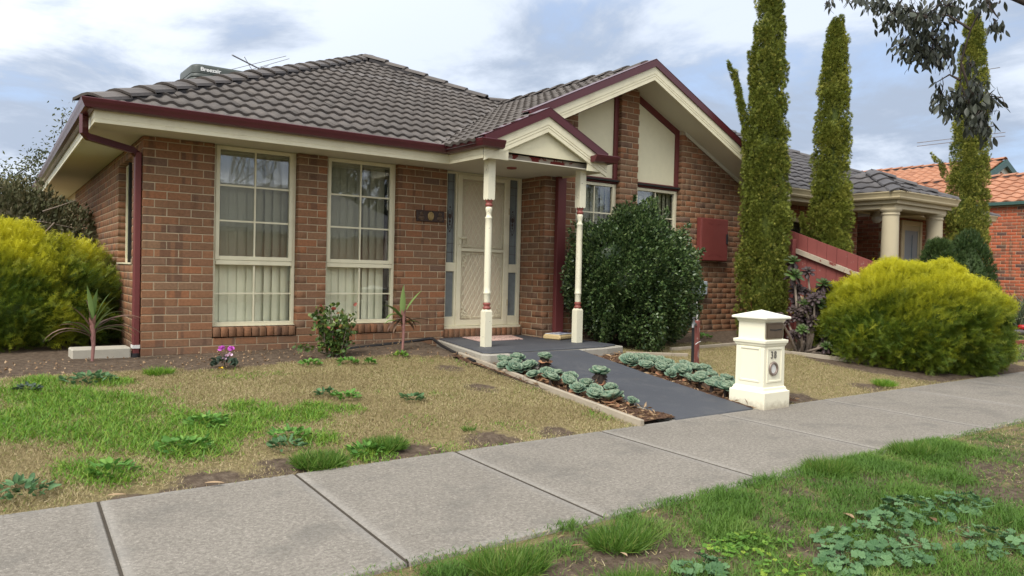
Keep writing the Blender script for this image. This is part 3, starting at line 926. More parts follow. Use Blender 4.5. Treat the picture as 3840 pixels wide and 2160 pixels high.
def tile_mesh(mat, wdt, gauge, waves=2, amp=.020, thick=.016, flat=False):
    key = (mat, wdt, gauge)
    if key not in TILE:
        n = 13
        xs = np.linspace(0, wdt, n)
        if flat:
            prof = amp * (np.abs(((xs / wdt * waves) % 1) - .5) < .18)
        else:
            ph = (xs / wdt * waves) % 1.0
            prof = amp * np.where(ph < .62, np.sin(np.pi * ph / .62) ** .9 * 1.0, -.28 * np.sin(np.pi * (ph - .62) / .38))
        L = gauge + .05
        v, f = [], []
        for (y, dz) in ((0, thick + .012), (0, 0.004), (L, -.004)):
            if y == 0 and dz < .01:
                continue
            v += [(x, y, p_ + dz) for x, p_ in zip(xs, prof)]
        v += [(x, 0, p_ * .9 - .006) for x, p_ in zip(xs, prof)]
        for i in range(n - 1):
            f.append((i, i + 1, n + i + 1, n + i))
            f.append((2 * n + i, 2 * n + i + 1, i + 1, i))
        me = bpy.data.meshes.new('roof_tile')
        me.from_pydata(v, [], f)
        me.polygons.foreach_set('use_smooth', [True, False] * (n - 1))
        me.materials.append(MATS[mat])
        TILE[key] = me
    return TILE[key]


def tile_plane(roof, O, U, V, polys, mat, wdt=.33, gauge=.319, stagger=.0, gather=None, objs=True, waves=2, amp=.020):
    """O world origin of (u, v); U along the eave, V up the slope; polys: list of (vmin, vmax, half-planes (nu, nv, c): keep nu*u+nv*v<=c)"""
    O, U, V = Vector(O), Vector(U).normalized(), Vector(V).normalized()
    Nn = U.cross(V)
    me = tile_mesh(mat, wdt, gauge, waves, amp)
    tv = np.array([v.co[:] for v in me.vertices])
    tf = np.array([list(p.vertices) for p in me.polygons])
    out = bmesh.new()
    lay = out.faces.layers.float.new('rnd')
    nfull = 0
    for vmin, vmax, hps, umin, umax in polys:
        r0_, r1_ = int(math.floor(vmin / gauge)), int(math.ceil(vmax / gauge))
        for r in range(r0_, r1_):
            v0 = r * gauge
            for cidx in range(int(umin / wdt) - 1, int(umax / wdt) + 2):
                u0_ = cidx * wdt + (stagger if r % 2 else 0) + (rng.random() - .5) * .006
                cs = [(u0_, v0), (u0_ + wdt, v0), (u0_ + wdt, v0 + gauge), (u0_, v0 + gauge)]
                ins = [all(a * cu + b * cv <= c_ + 1e-6 for a, b, c_ in hps) for cu, cv in cs]
                if any(all(a * cu + b * cv > c_ for cu, cv in cs) for a, b, c_ in hps):
                    continue
                lift = (rng.random() - .5) * .005
                org = O + U * u0_ + V * v0 + Nn * lift
                tl = (rng.random() - .5) * .008
                Ux = (U + Nn * tl).normalized()
                Nz = Ux.cross(V).normalized()
                M4 = frame(org, Ux, V, Nz)
                if all(ins) and objs:
                    if gather is not None:
                        c = org + U * (wdt / 2) + V * (gauge / 2)
                        gather.append((max(0, (CAM - c).normalized().dot(Nn)) / (c - CAM).length ** 2, roof, me, M4))
                    else:
                        inst('roof_tile', me, roof, M4)
                    nfull += 1
                else:
                    bm = bmesh.new()
                    bm.from_mesh(me)
                    for v_ in bm.verts:
                        v_.co.x += u0_
                        v_.co.y += v0
                    for a, b, c_ in hps:
                        ln = math.hypot(a, b)
                        bmesh.ops.bisect_plane(bm, geom=bm.verts[:] + bm.edges[:] + bm.faces[:], plane_co=(a * c_ / ln ** 2, b * c_ / ln ** 2, 0), plane_no=(a, b, 0), clear_outer=True)
                    rv = rng.random()
                    mp = {}
                    for v_ in bm.verts:
                        mp[v_] = out.verts.new(O + U * v_.co.x + V * v_.co.y + Nn * (v_.co.z + lift))
                    for f_ in bm.faces:
                        try:
                            nf = out.faces.new([mp[q] for q in f_.verts])
                            nf[lay] = rv
                            nf.smooth = f_.smooth
                        except ValueError:
                            pass
                    bm.free()
    if len(out.faces):
        me2 = bpy.data.meshes.new('cut_tiles')
        out.to_mesh(me2)
        me2.materials.append(MATS[mat])
        me2.transform(Matrix.Translation(-WORLD[roof.name]))
        o = link(bpy.data.objects.new('cut_tiles', me2), roof, WORLD[roof.name])
        tag(o, kind='stuff')
    out.free()


def tiles_finish(gather, house, limit=300):
    gather.sort(key=lambda t: -t[0])
    for a, roof, me, M4 in gather[:limit]:
        inst('roof_tile', me, roof, M4)
    rest = gather[limit:]
    if rest:
        V, F, A, n = [], [], [], 0
        for a, roof, me, M4 in rest:
            T = np.array([v.co[:] + (1,) for v in me.vertices]) @ np.array(M4).T
            V.append(T[:, :3])
            f = np.array([list(p.vertices) for p in me.polygons]) + n
            F.append(f)
            A.append(np.full(len(f), rng.random()))
            n += len(T)
        org = np.array(WORLD[house.name])
        o = link(bpy.data.objects.new('further_tiles', np_mesh('further_tiles', np.concatenate(V) - org, [np.concatenate(F)], rest[0][2].materials[0].name, {'rnd': np.concatenate(A)}, False)), house, org)
        tag(o, kind='stuff')


CAP = {}


def caps(roof, A, B, mat, step=.37, size=.15, drop=.075, side=None):
    """ridge or hip caps laid from A up to B, each lapping the one before; mortar bed under them"""
    A, B = Vector(A), Vector(B)
    d = (B - A)
    L = d.length
    d.normalize()
    sd_ = d.cross(Vector((0, 0, 1))).normalized()
    up = sd_.cross(d).normalized()
    key = (mat, step, size)
    if key not in CAP:
        v, f = [], []
        prof = [(-1, -drop), (-.93, -drop + .03), (-.34, -.006), (0, .004), (.34, -.006), (.93, -drop + .03), (1, -drop)]
        n = len(prof)
        for y, k, dz in ((0, 1.10, .032), (step + .05, .97, .0)):
            v += [(x * size * k, y, z + dz) for x, z in prof]
        v += [(x * size * 1.10, 0, z + .008) for x, z in prof]
        for i in range(n - 1):
            f.append((i, i + 1, n + i + 1, n + i))
            f.append((2 * n + i, 2 * n + i + 1, i + 1, i))
        me = bpy.data.meshes.new('ridge_cap')
        me.from_pydata(v, [], f)
        me.materials.append(MATS[mat])
        CAP[key] = me
    n = int(L / step)
    for i in range(n + 1):
        p = A + d * (i * step) + up * (rng.random() * .006)
        tw = Matrix.Rotation((rng.random() - .5) * .03, 3, up)
        inst('ridge_cap', CAP[key], roof, frame(p, tw @ sd_, tw @ d, up))
    b = MB()
    b.prism([(-size * 1.02, -drop - .045), (-size * .95, -drop + .012), (0, -.015), (size * .95, -drop + .012), (size * 1.02, -drop - .045)],
            lambda x, z: A + d * .16 + sd_ * x + up * z, lambda x, z: B + sd_ * x + up * z)
    b.build('mortar_bed', 'pointing', roof)


# ================================================================== the brick house
house = thing('brick_house', (3.5, 0, -.05), 'single storey brown brick house with grey tiled roof, maroon gutters and cream windows', 'house')
T = .466                                     # roof slope
CS = math.cos(math.atan(T))
W1, W2 = (.71, 1.646), (1.996, 2.933)
X3 = 3.643                                   # end of the front wall beside the door
XN, YN = 4.942, -.42                         # corner of the projecting wing and its front plane
GL, GR = (5.51, 6.35), (6.717, 7.675)        # window openings of the wing
XE = 9.3
RX, RZ = 6.53, 3.90                          # wing ridge


def rake(x):
    return 3.69 - T * abs(x - RX)


fwall = MB()
fwall.xz([(0.006, -.3), (X3 - .006, -.3), (X3 - .006, .082), (.006, .082)], .006, .1)
for a, b in ((0.006, W1[0] - .006), (W1[1] + .006, W2[0] - .006), (W2[1] + .006, X3 - .006)):
    fwall.xz([(a, .082), (b, .082), (b, 2.196), (a, 2.196)], .006, .1)
fwall.box((X3, .03, -.3), (XN, .1, .10))
front_wall = fwall.build('front_wall', 'mortar', house)
swall = MB().box((.006, .1, -.3), (.1, .75, 2.196)).box((.006, .75, -.3), (.1, 1.89, .885)).box((.006, 1.896, -.3), (.1, 10, 2.196)).box((.006, .75, 2.1), (.1, 1.89, 2.196))
side_wall = swall.skew().build('side_wall', 'mortar', house)
gw = MB()
gw.xz([(XN + .006, -.3), (XE, -.3), (XE, .1), (XN + .006, .1)], YN + .006, YN + .1)
for a, b in ((XN + .006, GL[0] - .006), (GL[1] + .006, GR[0] - .006)):
    top = [(b, rake(b) + .05)] + ([(RX, rake(RX) + .05)] if a < RX < b else []) + [(a, rake(a) + .05)]
    gw.xz([(a, .1), (b, .1)] + top, YN + .006, YN + .1)
gw.xz([(GR[1] + .006, .1), (XE, .1), (XE, rake(XE) + .05), (GR[1] + .006, rake(GR[1]) + .05)], YN + .006, YN + .1)
gw.box((XN + .006, YN + .1, -.3), (XN + .1, .2, 2.3))
gw.box((XE - .1, YN + .1, -.3), (XE, 10, 2.4))
gable_wall = gw.build('gable_wall', 'mortar', house)

B = Bricks('brick_clay', 300)
SKA = math.atan(.0385)


def segs_front(z, k):
    if z < .085:
        return [(0 if k % 2 == 0 else .12, X3, 0, 0)]
    if z < .20:
        return [(0 if k % 2 == 0 else .12, W1[0], 0, 0), (W1[1], W2[0], W1[1], 1), (W2[1], X3, W2[1], 0)]
    return [(0 if k % 2 == 0 else .12, W1[0], 0, 0), (W1[1], W2[0], W1[1], 1), (W2[1], X3, W2[1], 0)]


B.wall(front_wall, (0, 0, 0), (1, 0, 0), (0, -1, 0), segs_front, -1, 27, hi=2.19)
for k in range(-1, 27):                       # header ends at the corner, laid through from the side
    if k % 2:
        zt = 2.15 - .086 * k - .005
        B.put(front_wall, (0, 0, 0), (1, 0, 0), (0, -1, 0), 0, .11, .23, zt - .076, min(zt, 2.19))
for x0, x1 in (W1, W2):                       # sill bricks on edge
    n = 11
    for i in range(n):
        a = x0 + .005 + i * (x1 - x0 - .01) / n
        B.put(front_wall, (0, 0, 0), (1, 0, 0), (0, -1, 0), a, a + (x1 - x0 - .01) / n - .010, .13, .094, .197, .014)
n = 15
for i in range(n):
    a = X3 + .005 + i * (XN - X3 - .01) / n
    B.put(front_wall, (0, 0, 0), (1, 0, 0), (0, -1, 0), a, a + (XN - X3 - .01) / n - .010, .10, -.008, .103, -.018)
# side wall, seen at a glancing angle
B.wall(side_wall, (0, 0, 0), (math.sin(SKA), math.cos(SKA), 0), (-math.cos(SKA), math.sin(SKA), 0), lambda z, k: ([(.12 if k % 2 == 0 else .24, 8.0, .12, 0)] if not .885 < z < 2.1 else [(.12 if k % 2 == 0 else .24, .75, .12, 0), (1.89, 8.0, 1.89, 0)]), -1, 26, hi=2.19)
# wing: nib, pier, right-hand wall
B.wall(gable_wall, (0, YN, 0), (1, 0, 0), (0, -1, 0), lambda z, k: ([(XN if k % 2 == 0 else XN + .12, XE, XN, 0)] if z < .1 else [(XN if k % 2 == 0 else XN + .12, GL[0], XN, 0), (GL[1], GR[0], GL[1], 0), (GR[1], XE, GR[1], 0)]), -19, 27, rake=rake)
for k in range(-19, 27):
    if k % 2:
        zt = 2.15 - .086 * k - .005
        if zt - .076 < rake(XN + .05):
            B.put(gable_wall, (0, YN, 0), (1, 0, 0), (0, -1, 0), XN, XN + .11, .23, zt - .076, zt)
B.wall(gable_wall, (XN, 0, 0), (0, -1, 0), (-1, 0, 0), lambda z, k: [(-.2, .42 - (.12 if k % 2 == 0 else .24), .30, 0)], -1, 27, hi=2.19)
B.finish(house)

# inside: floor-to-ceiling dark lining so that windows look into a room
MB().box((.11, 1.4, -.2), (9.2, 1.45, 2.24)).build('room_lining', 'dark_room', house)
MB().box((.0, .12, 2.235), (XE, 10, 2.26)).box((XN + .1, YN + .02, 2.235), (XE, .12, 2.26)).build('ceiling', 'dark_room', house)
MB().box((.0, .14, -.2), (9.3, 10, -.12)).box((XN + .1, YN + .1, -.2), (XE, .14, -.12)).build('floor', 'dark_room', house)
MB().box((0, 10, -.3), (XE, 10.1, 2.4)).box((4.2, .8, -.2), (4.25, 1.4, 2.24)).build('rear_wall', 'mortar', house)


# windows
def make_window(x0, x1, y, zb, zt, sash=True, upper_only=False, gaps=(0.0, 0.0)):
    """aluminium window: fixed lower light, awning sash with insect screen above, three bars across"""
    k = (x1 - x0)
    fr = MB()
    f0, f1 = y - .006, y + .05
    fr.box((x0 + .002, f0, zb), (x0 + .040, f1, zt)).box((x1 - .040, f0, zb), (x1 - .002, f1, zt))
    fr.box((x0 + .040, f0 + .001, zt - .035), (x1 - .040, f1, zt)).box((x0 + .040, f0 + .001, zb), (x1 - .040, f1, zb + .038))
    zr0, zr1 = zb + .675, zb + .722
    fr.box((x0 + .040, f0 - .008, zr0), (x1 - .040, f1 - .004, zr1))
    fr.box((x0 - .004, f0 - .016, zb - .010), (x1 + .004, f1 - .02, zb + .001))
    wn = fr.build('window', 'cream_paint', house, (x0 + k / 2, y, zb), bevel=.003)
    sx0, sx1, sz0, sz1 = x0 + .034, x1 - .034, zr1 + .004, zt - .006
    sf = MB()
    s0 = y - .016
    sf.box((sx0, s0, sz0), (sx0 + .045, y + .02, sz1)).box((sx1 - .045, s0, sz0), (sx1, y + .02, sz1))
    sf.box((sx0 + .045, s0 + .001, sz0), (sx1 - .045, y + .02, sz0 + .045)).box((sx0 + .045, s0 + .001, sz1 - .040), (sx1 - .045, y + .02, sz1))
    sf.build('sash_frame', 'cream_paint', wn, bevel=.003)
    gx0, gx1, gz0, gz1 = sx0 + .045, sx1 - .045, sz0 + .045, sz1 - .040
    lx0, lx1, lz0, lz1 = x0 + .040, x1 - .040, zb + .038, zr0
    mid = (gx0 + gx1) / 2
    hb = [gz0 + (gz1 - gz0) * q for q in (1 / 3, 2 / 3)]
    bw = .009
    yb0, yb1 = y + .001, y + .019
    MB().box((mid - bw, yb0, gz0), (mid + bw, yb1, gz1)).build('glazing_bar', 'cream_paint', wn)
    MB().box((mid - bw, yb0, lz0), (mid + bw, yb1, lz1)).build('glazing_bar', 'cream_paint', wn)
    for z in hb:
        MB().box((gx0, yb0 + .001, z - bw), (gx1, yb1 - .001, z + bw)).build('glazing_bar', 'cream_paint', wn)
    lm = (lz0 + lz1) / 2
    MB().box((lx0, yb0 + .001, lm - bw * .8), (lx1, yb1 - .001, lm + bw * .8)).build('glazing_bar', 'cream_paint', wn)
    zs = [gz0] + hb + [gz1]
    for xa, xb in ((gx0, mid), (mid, gx1)):
        for za, zb2 in zip(zs[:-1], zs[1:]):
            tl = (rng.random(2) - .5) * .0045
            MB().add([(xa, y + .012 + tl[0], za), (xb, y + .012 + tl[1], za), (xb, y + .012 + tl[1] * .4, zb2), (xa, y + .012 + tl[0] * .3, zb2), (xa, y + .015, za), (xb, y + .015, za), (xb, y + .015, zb2), (xa, y + .015, zb2)],
                     [(0, 1, 2, 3), (7, 6, 5, 4), (0, 4, 5, 1), (1, 5, 6, 2), (2, 6, 7, 3), (3, 7, 4, 0)]).build('pane', 'sash_glass', wn)
    for xa, xb in ((lx0, mid), (mid, lx1)):
        for za, zb2 in ((lz0, lm), (lm, lz1)):
            MB().box((xa, y + .010, za), (xb, y + .014, zb2)).build('pane', 'window_glass', wn)
    MB().box((gx0 - .01, y + .030, gz0 - .01), (gx1 + .01, y + .031, gz1 + .01)).build('insect_screen', 'fly_screen', wn)
    # vertical blind: cloth slats hanging, each turned a little
    a, b = x0 + .03 + gaps[0], x1 - .03 - gaps[1]
    n = max(5, round((b - a) / .102))
    pitch_ = (b - a) / n
    turn = 0.0
    for i in range(n):
        turn = R(9) if i < n * .4 else R(17 + 9 * rng.random())
        cx, cy = a + (i + .5) * pitch_, y + .10 + rng.random() * .006
        hw, th = .0635, .0012
        dx, dy = math.cos(turn) * hw, math.sin(turn) * hw
        nx_, ny_ = -math.sin(turn) * th, math.cos(turn) * th
        sag = .004
        MB().xy([(cx - dx, cy - dy), (cx, cy - sag), (cx + dx, cy + dy), (cx + dx + nx_, cy + dy + ny_), (cx + nx_, cy + ny_ - sag), (cx - dx + nx_, cy - dy + ny_)], zb + .03 + rng.random() * .006, zt - .05).build('blind_slat', 'blind_fabric', wn)
    MB().box((x0 + .02, y + .075, zt - .055), (x1 - .02, y + .15, zt - .02)).build('blind_rail', 'cream_paint', wn)
    return wn


YW = .085
make_window(W1[0], W1[1], YW, .212, 2.196)
make_window(W2[0], W2[1], YW, .212, 2.196, gaps=(.035, .07))
make_window(GL[0], GL[1], YN + .09, .212, 2.205)
make_window(GR[0], GR[1], YN + .09, .212, 2.205)
# side window, seen along the wall
sw = MB().box((.085, .75, .885), (.115, .80, 2.095)).box((.085, 1.84, .885), (.115, 1.887, 2.095)).box((.085, .80, 2.05), (.115, 1.84, 2.095)).box((.085, .80, .885), (.115, 1.84, .93)).box((-.012, .74, .868), (.10, 1.88, .884)).skew().build('window', 'cream_paint', house)
MB().box((.100, .80, .93), (.105, 1.84, 2.05)).skew().build('pane', 'window_glass', sw)
MB().box((.090, 1.30, .93), (.112, 1.33, 2.05)).skew().build('glazing_bar', 'cream_paint', sw)
MB().box((.2, .6, .5), (.22, 2.1, 2.2)).build('blind_slat', 'blind_fabric', sw)

# rendered panels over the wing windows, with maroon timber round them
yp = YN + .075
for (a, b), left in ((GL, True), (GR, False)):
    ra, rb_ = rake(a) - .10, rake(b) - .10
    pn = MB().xz([(a, 2.285), (b - .075, 2.285), (b - .075, rake(b - .075) - .10), (a, ra)], yp + .018, yp + .05).build('render_panel', 'cream_panel', house)
    MB().box((a, yp - .012, 2.212), (b - .001, yp + .04, 2.284)).build('bottom_rail', 'maroon_trim', pn, bevel=.003)
    MB().xz([(b - .074, 2.286), (b - .001, 2.286), (b - .001, rake(b) + .02), (b - .074, rake(b - .074) + .02)], yp - .012, yp + .04).build('side_rail', 'maroon_trim', pn)
    MB().xz([(a, ra + .002), (b - .076, rake(b - .076) - .098), (b - .076, rake(b - .076) + .03), (a, rake(a) + .03)], yp - .010, yp + .038).build('rake_rail', 'maroon_trim', pn)

# ---- front door set
YD = .09
df = MB()
zb_, zt_ = .114, 2.196
xs_ = [3.655, 3.705, 3.835, 3.862, 4.702, 4.729, 4.876, XN - .012]
df.box((xs_[0], YD, zb_ + .02), (xs_[1], YD + .08, zt_)).box((xs_[2], YD, zb_ + .02), (xs_[3], YD + .08, zt_)).box((xs_[4], YD, zb_ + .02), (xs_[5], YD + .08, zt_)).box((xs_[6], YD, zb_ + .02), (xs_[7], YD + .08, zt_))
df.box((xs_[1], YD + .002, zt_ - .028), (xs_[6], YD + .08, zt_ - .001))
for a, b in ((xs_[1], xs_[2]), (xs_[5], xs_[6])):
    df.box((a, YD + .003, .867), (b, YD + .06, .985)).box((a, YD + .003, zb_ + .02), (b, YD + .06, .262))
df.box((3.652, YD - .045, zb_ - .012), (XN - .016, YD + .08, zb_ + .019))
dset = df.build('door_frame', 'cream_paint', house, (4.28, YD, zb_), bevel=.003)
for a, b in ((xs_[1], xs_[2]), (xs_[5], xs_[6])):
    MB().box((a, YD + .035, .262), (b, YD + .042, .867)).build('pane', 'frosted_leadlight', dset)
    MB().box((a, YD + .035, .985), (b, YD + .042, zt_ - .028)).build('pane', 'frosted_leadlight', dset)
    c_ = (a + b) / 2
    lead = MB()
    for z in (1.12, 1.24, 1.95, 2.06):
        lead.tube([(a, YD + .033, z), (b, YD + .033, z)], .0025, 4)
    for x in (a + .025, b - .025):
        lead.tube([(x, YD + .033, .985), (x, YD + .033, 2.16)], .0025, 4)
    for rr in (.045, .036):
        lead.tube([(c_ + rr * math.cos(q), YD + .033, 1.55 + rr * 3.1 * math.sin(q)) for q in np.linspace(0, 2 * math.pi, 25)], .003, 4, False)
    for zz_, rr in ((1.60, .026), (1.535, .017), (1.49, .012), (1.72, .011), (1.40, .010)):
        lead.lathe((c_, YD + .032, zz_), [(rr, 0), (rr * .8, -.004), (0, -.005)], 10, 'y', (1, 1.4))
    lead.build('lead_motif', 'plaque_wood', dset)
dr = MB().box((3.87, YD + .045, .14), (4.695, YD + .08, 2.165)).build('door', 'door_panel', house, (4.28, YD, .14))
sdm = MB()
for a, b, c_, d_ in ((3.864, 3.935, .137, 2.165), (4.63, 4.700, .137, 2.165)):
    sdm.box((a, YD - .012, c_), (b, YD + .022, d_))
for c_, d_ in ((.137, .215), (1.140, 1.182), (2.108, 2.165)):
    sdm.box((3.935, YD - .011, c_), (4.63, YD + .021, d_))
sdoor = sdm.build('security_door', 'cream_paint', house, (4.28, YD, .14), bevel=.003)
lat = MB()
ins_ = .02
for z0, z1 in ((.215 + .035, 1.14 - .02), (1.182 + .02, 2.108 - .035)):
    xa, xb = 3.935 + ins_, 4.63 - ins_
    for e0, e1 in (((xa, z0), (xb, z0)), ((xa, z1), (xb, z1)), ((xa, z0), (xa, z1)), ((xb, z0), (xb, z1))):
        lat.tube([(e0[0], YD + .006, e0[1]), (e1[0], YD + .006, e1[1])], .0045, 4)
    for x in np.linspace(xa, xb, 5)[1:-1:2]:
        lat.tube([(x, YD + .006, z0 - .035), (x, YD + .006, z0)], .0045, 4)
        lat.tube([(x, YD + .006, z1), (x, YD + .006, z1 + .035)], .0045, 4)
    for z in np.linspace(z0, z1, 6)[1:-1]:
        lat.tube([(xa - ins_, YD + .006, z), (xa, YD + .006, z)], .0045, 4)
        lat.tube([(xb, YD + .006, z), (xb + ins_, YD + .006, z)], .0045, 4)
    sl_ = 1.75
    for sgn in (1, -1):
        for c0 in np.arange(-2.2, 2.2, .0755):
            # line x = x0 + sgn * s, z = z0 + sl * s
            pts = []
            for s_ in (0, (z1 - z0) / sl_):
                pts.append((xa + c0 + sgn * s_, z0 + sl_ * s_))
            (ax, az), (bx, bz) = pts
            lo_, hi_ = 0.0, 1.0
            for lim, sg in ((xa, 1), (xb, -1)):
                pa_, pb_ = (ax - lim) * sg, (bx - lim) * sg
                if pa_ < 0 and pb_ < 0:
                    lo_, hi_ = 1, 0
                elif pa_ < 0:
                    lo_ = max(lo_, pa_ / (pa_ - pb_))
                elif pb_ < 0:
                    hi_ = min(hi_, pa_ / (pa_ - pb_))
            if hi_ - lo_ > .02:
                yy = YD + (.008 if sgn > 0 else .0115)
                lat.tube([(ax + (bx - ax) * lo_, yy, az + (bz - az) * lo_), (ax + (bx - ax) * hi_, yy, az + (bz - az) * hi_)], .0038, 4, False)
lat.build('lattice', 'cream_paint', sdoor)
for z0, z1 in ((.25, 1.12), (1.202, 2.073)):
    for xc, sx in ((3.955, 1), (4.61, -1)):
        for zc_, sz in ((z0, 1), (z1, -1)):
            sp = MB()
            for ox, oz, rr, hand in ((.030, .030, .026, 1), (.078, .024, .021, -1), (.026, .085, .023, -1), (.020, .135, .017, 1), (.118, .018, .014, 1), (.062, .066, .016, 1), (.018, .175, .012, -1), (.052, .112, .011, -1)):
                pts = [(xc + sx * (ox + rr * (1 - q * .8) * math.cos(hand * q * 8 + ox * 60)), YD + .001, zc_ + sz * (oz + rr * (1 - q * .8) * math.sin(hand * q * 8 + ox * 60))) for q in np.linspace(0, 1, 15)]
                sp.tube(pts, .0042, 4, False)
            sp.build('scroll_ornament', 'cream_paint', sdoor)
hd = MB().box((3.885, YD - .022, 1.205), (3.915, YD - .012, 1.345)).tube([(3.90, YD - .02, 1.315), (3.90, YD - .055, 1.315), (3.985, YD - .058, 1.32)], .009, 8).lathe((3.90, YD - .022, 1.235), [(.011, 0), (.011, -.008), (0, -.009)], 10, 'y')
hd.build('door_handle', 'cream_paint', sdoor)
hg = MB()
for z in (.45, 1.72):
    hg.tube([(4.708, YD - .014, z - .045), (4.708, YD - .014, z + .045)], .008, 8)
hg.build('hinge', 'beige_metal', sdoor)

# ---- roof
roof = bpy.data.objects.new('roof', None)
link(roof, house, (4, 1, 3))
EX, EY, EZ = -.59, -.52, 2.345               # eave corner of the tile plane
APX = (4.56, 4.63, EZ + T * 5.15)
YR = 2.95
ZR = EZ + T * (YR - EY)
XV = RX - (RZ - EZ) / T                      # foot of the valley
gather = []
Vf = Vector((0, 1, T)).normalized()
# front plane: (u = x, v along the slope). y = EY + v*CS
hipL = (-1, CS, -EX)                         # x - EX >= y - EY
val = (1, -CS, XV - .04)                     # x - XV <= y - EY
tile_plane(roof, (0, EY, EZ + .012), (1, 0, 0), Vf, [
    (0, (YR - EY) / CS, [hipL, val, (0, -1, .06), (0, 1, (YR - EY) / CS)], -1, 7.2),
    ((YR - EY) / CS, 5.15 / CS, [hipL, (1, CS, APX[0] + APX[1] - EY), (0, -1, -(YR - EY) / CS)], 1, 6.6)], 'roof_tile_grey', gather=gather)
# wing, left slope: u runs towards the street, v up to the ridge
Vl = Vector((1, 0, T)).normalized()
UL = Vector((0, -1, 0))
tile_plane(roof, (XV, 0, EZ + .012), UL, Vl, [
    (0, 1.12, [(-1, -CS, XV - 0 - (XV + EY) + 0 - .04 + 0) if False else (-1, -CS, -EY - .04), (1, 0, 1.34), (0, -1, .06)], -1, 1.5),
    (1.12, (RX - XV) / CS, [(-1, -CS, -EY - .04), (1, 0, .875), (0, 1, (RX - XV) / CS)], -4, 1.2)], 'roof_tile_grey', wdt=.33, gauge=.28, gather=gather)
tiles_finish(gather, house, 300)
# sarking boards under the tiles close the roof
rs = MB()
d_ = .02
A_, B_, V0, V1, H1 = (EX, EY, EZ - d_), (XV, EY, EZ - d_), (XV, EY, EZ - d_), (XV + (YR - EY), YR, ZR - d_), (APX[0], APX[1], APX[2] - d_)
B2 = (APX[0] + APX[1] - YR, YR, ZR - d_)
rs.add([A_, B_, V1, B2, H1], [(0, 1, 2, 3, 4)])
rs.add([A_, H1, (APX[0], 11, APX[2] - d_), (EX + .44, 11, EZ - d_)], [(0, 1, 2, 3)])
rs.add([H1, B2, (B2[0] + 0, 11, ZR - d_), (APX[0], 11, APX[2] - d_)], [(0, 1, 2, 3)])
rs.add([(B2[0], YR, ZR - d_), (9.9, YR, ZR - d_), (9.9, YR + 3.4, EZ - d_), (B2[0], YR + 3.4, EZ - d_)], [(0, 1, 2, 3)])
rs.add([V1, (9.9, YR, ZR - d_), (9.9, YR - 3.47, EZ - d_), (RX, EY + (RZ - EZ) / T, RZ - d_)], [(0, 1, 2, 3)])
rs.add([(XV, EY, EZ - d_), (XV, -1.32, EZ - d_), (4.24, -1.32, EZ + T * (4.24 - XV) - d_), (4.24, -.86, EZ + T * (4.24 - XV) - d_), (RX, -.86, RZ - d_), (RX, EY + (RZ - EZ) / T, RZ - d_)], [(0, 1, 2, 3, 4, 5)])
rs.build('sarking', 'insulator_sheet', roof, recalc=False)
# right slope of the wing and of the little porch gable (facing away)
zp = EZ + T * (4.24 - XV)
ot = MB()
ot.add([(RX, -.86, RZ + .02), (RX, 3.2, RZ + .02), (9.86, 3.2, EZ), (9.86, -.86, EZ)], [(3, 2, 1, 0)])
ot.add([(4.24, -1.32, zp + .015), (4.24, -.40, zp + .015), (5.25, -.40, zp - T * 1.01), (5.25, -1.32, zp - T * 1.01)], [(3, 2, 1, 0)])
ot.build('far_slope', 'roof_tile_grey', roof, recalc=False)
caps(roof, (EX + .02, EY + .02, EZ + .075), (APX[0], APX[1], APX[2] + .07), 'roof_cap_grey', .40, .155)
caps(roof, (B2[0] - .0, YR, ZR + .07), (APX[0] + .15, APX[1] - .15, APX[2] + .05), 'roof_cap_grey', .40, .14)
caps(roof, (RX + .1, YR, ZR + .06), (B2[0] + .05, YR, ZR + .06), 'roof_cap_grey', .38, .14)
caps(roof, (RX, -.74, RZ + .045), (RX, 2.75, RZ + .06), 'roof_cap_grey', .38, .14)
# valley metal
vy = MB()
e_ = .11
vy.add([(XV - e_, EY, EZ + .006), (XV + e_, EY, EZ + .006 + 0), (RX + e_, EY + (RX - XV), RZ + .006), (RX - e_, EY + (RX - XV), RZ + .006)], [(0, 1, 2, 3)])
vy.build('valley_tray', 'pointing', roof, recalc=False)

# gutters and fascias
gp = [(0, 2.292), (.055, 2.288), (.088, 2.300), (.098, 2.325), (.110, 2.350), (.118, 2.378), (.112, 2.384), (.104, 2.372), (.006, 2.366), (0, 2.366)]
fpf = [(0, 2.178), (.018, 2.178), (.018, 2.212), (.015, 2.214), (.015, 2.217), (.018, 2.219), (.018, 2.335), (0, 2.335)]
YF, XF = -.55, -.505
XPF, YPF = 3.335, -1.325                      # porch fascia
XPR = 5.20
main_path = [(XF + .385, 10), (XF, YF), (XPF, YF), (XPF, YPF)]
MB().sweep(fpf, main_path, 1).build('fascia', 'cream_paint', house)
MB().sweep(fpf, [(XPR - .02, YPF + .02), (XPR - .02, -.43)], 1).build('fascia', 'cream_paint', house)
og = [(d + .0185, z) for d, z in gp]
MB().sweep(og, main_path + [(XPF + .20, YPF)], 1).build('gutter', 'maroon_metal', house)
MB().sweep(og, [(4.93, YPF), (XPR, YPF), (XPR, -.45)], 1).build('gutter', 'maroon_metal', house)
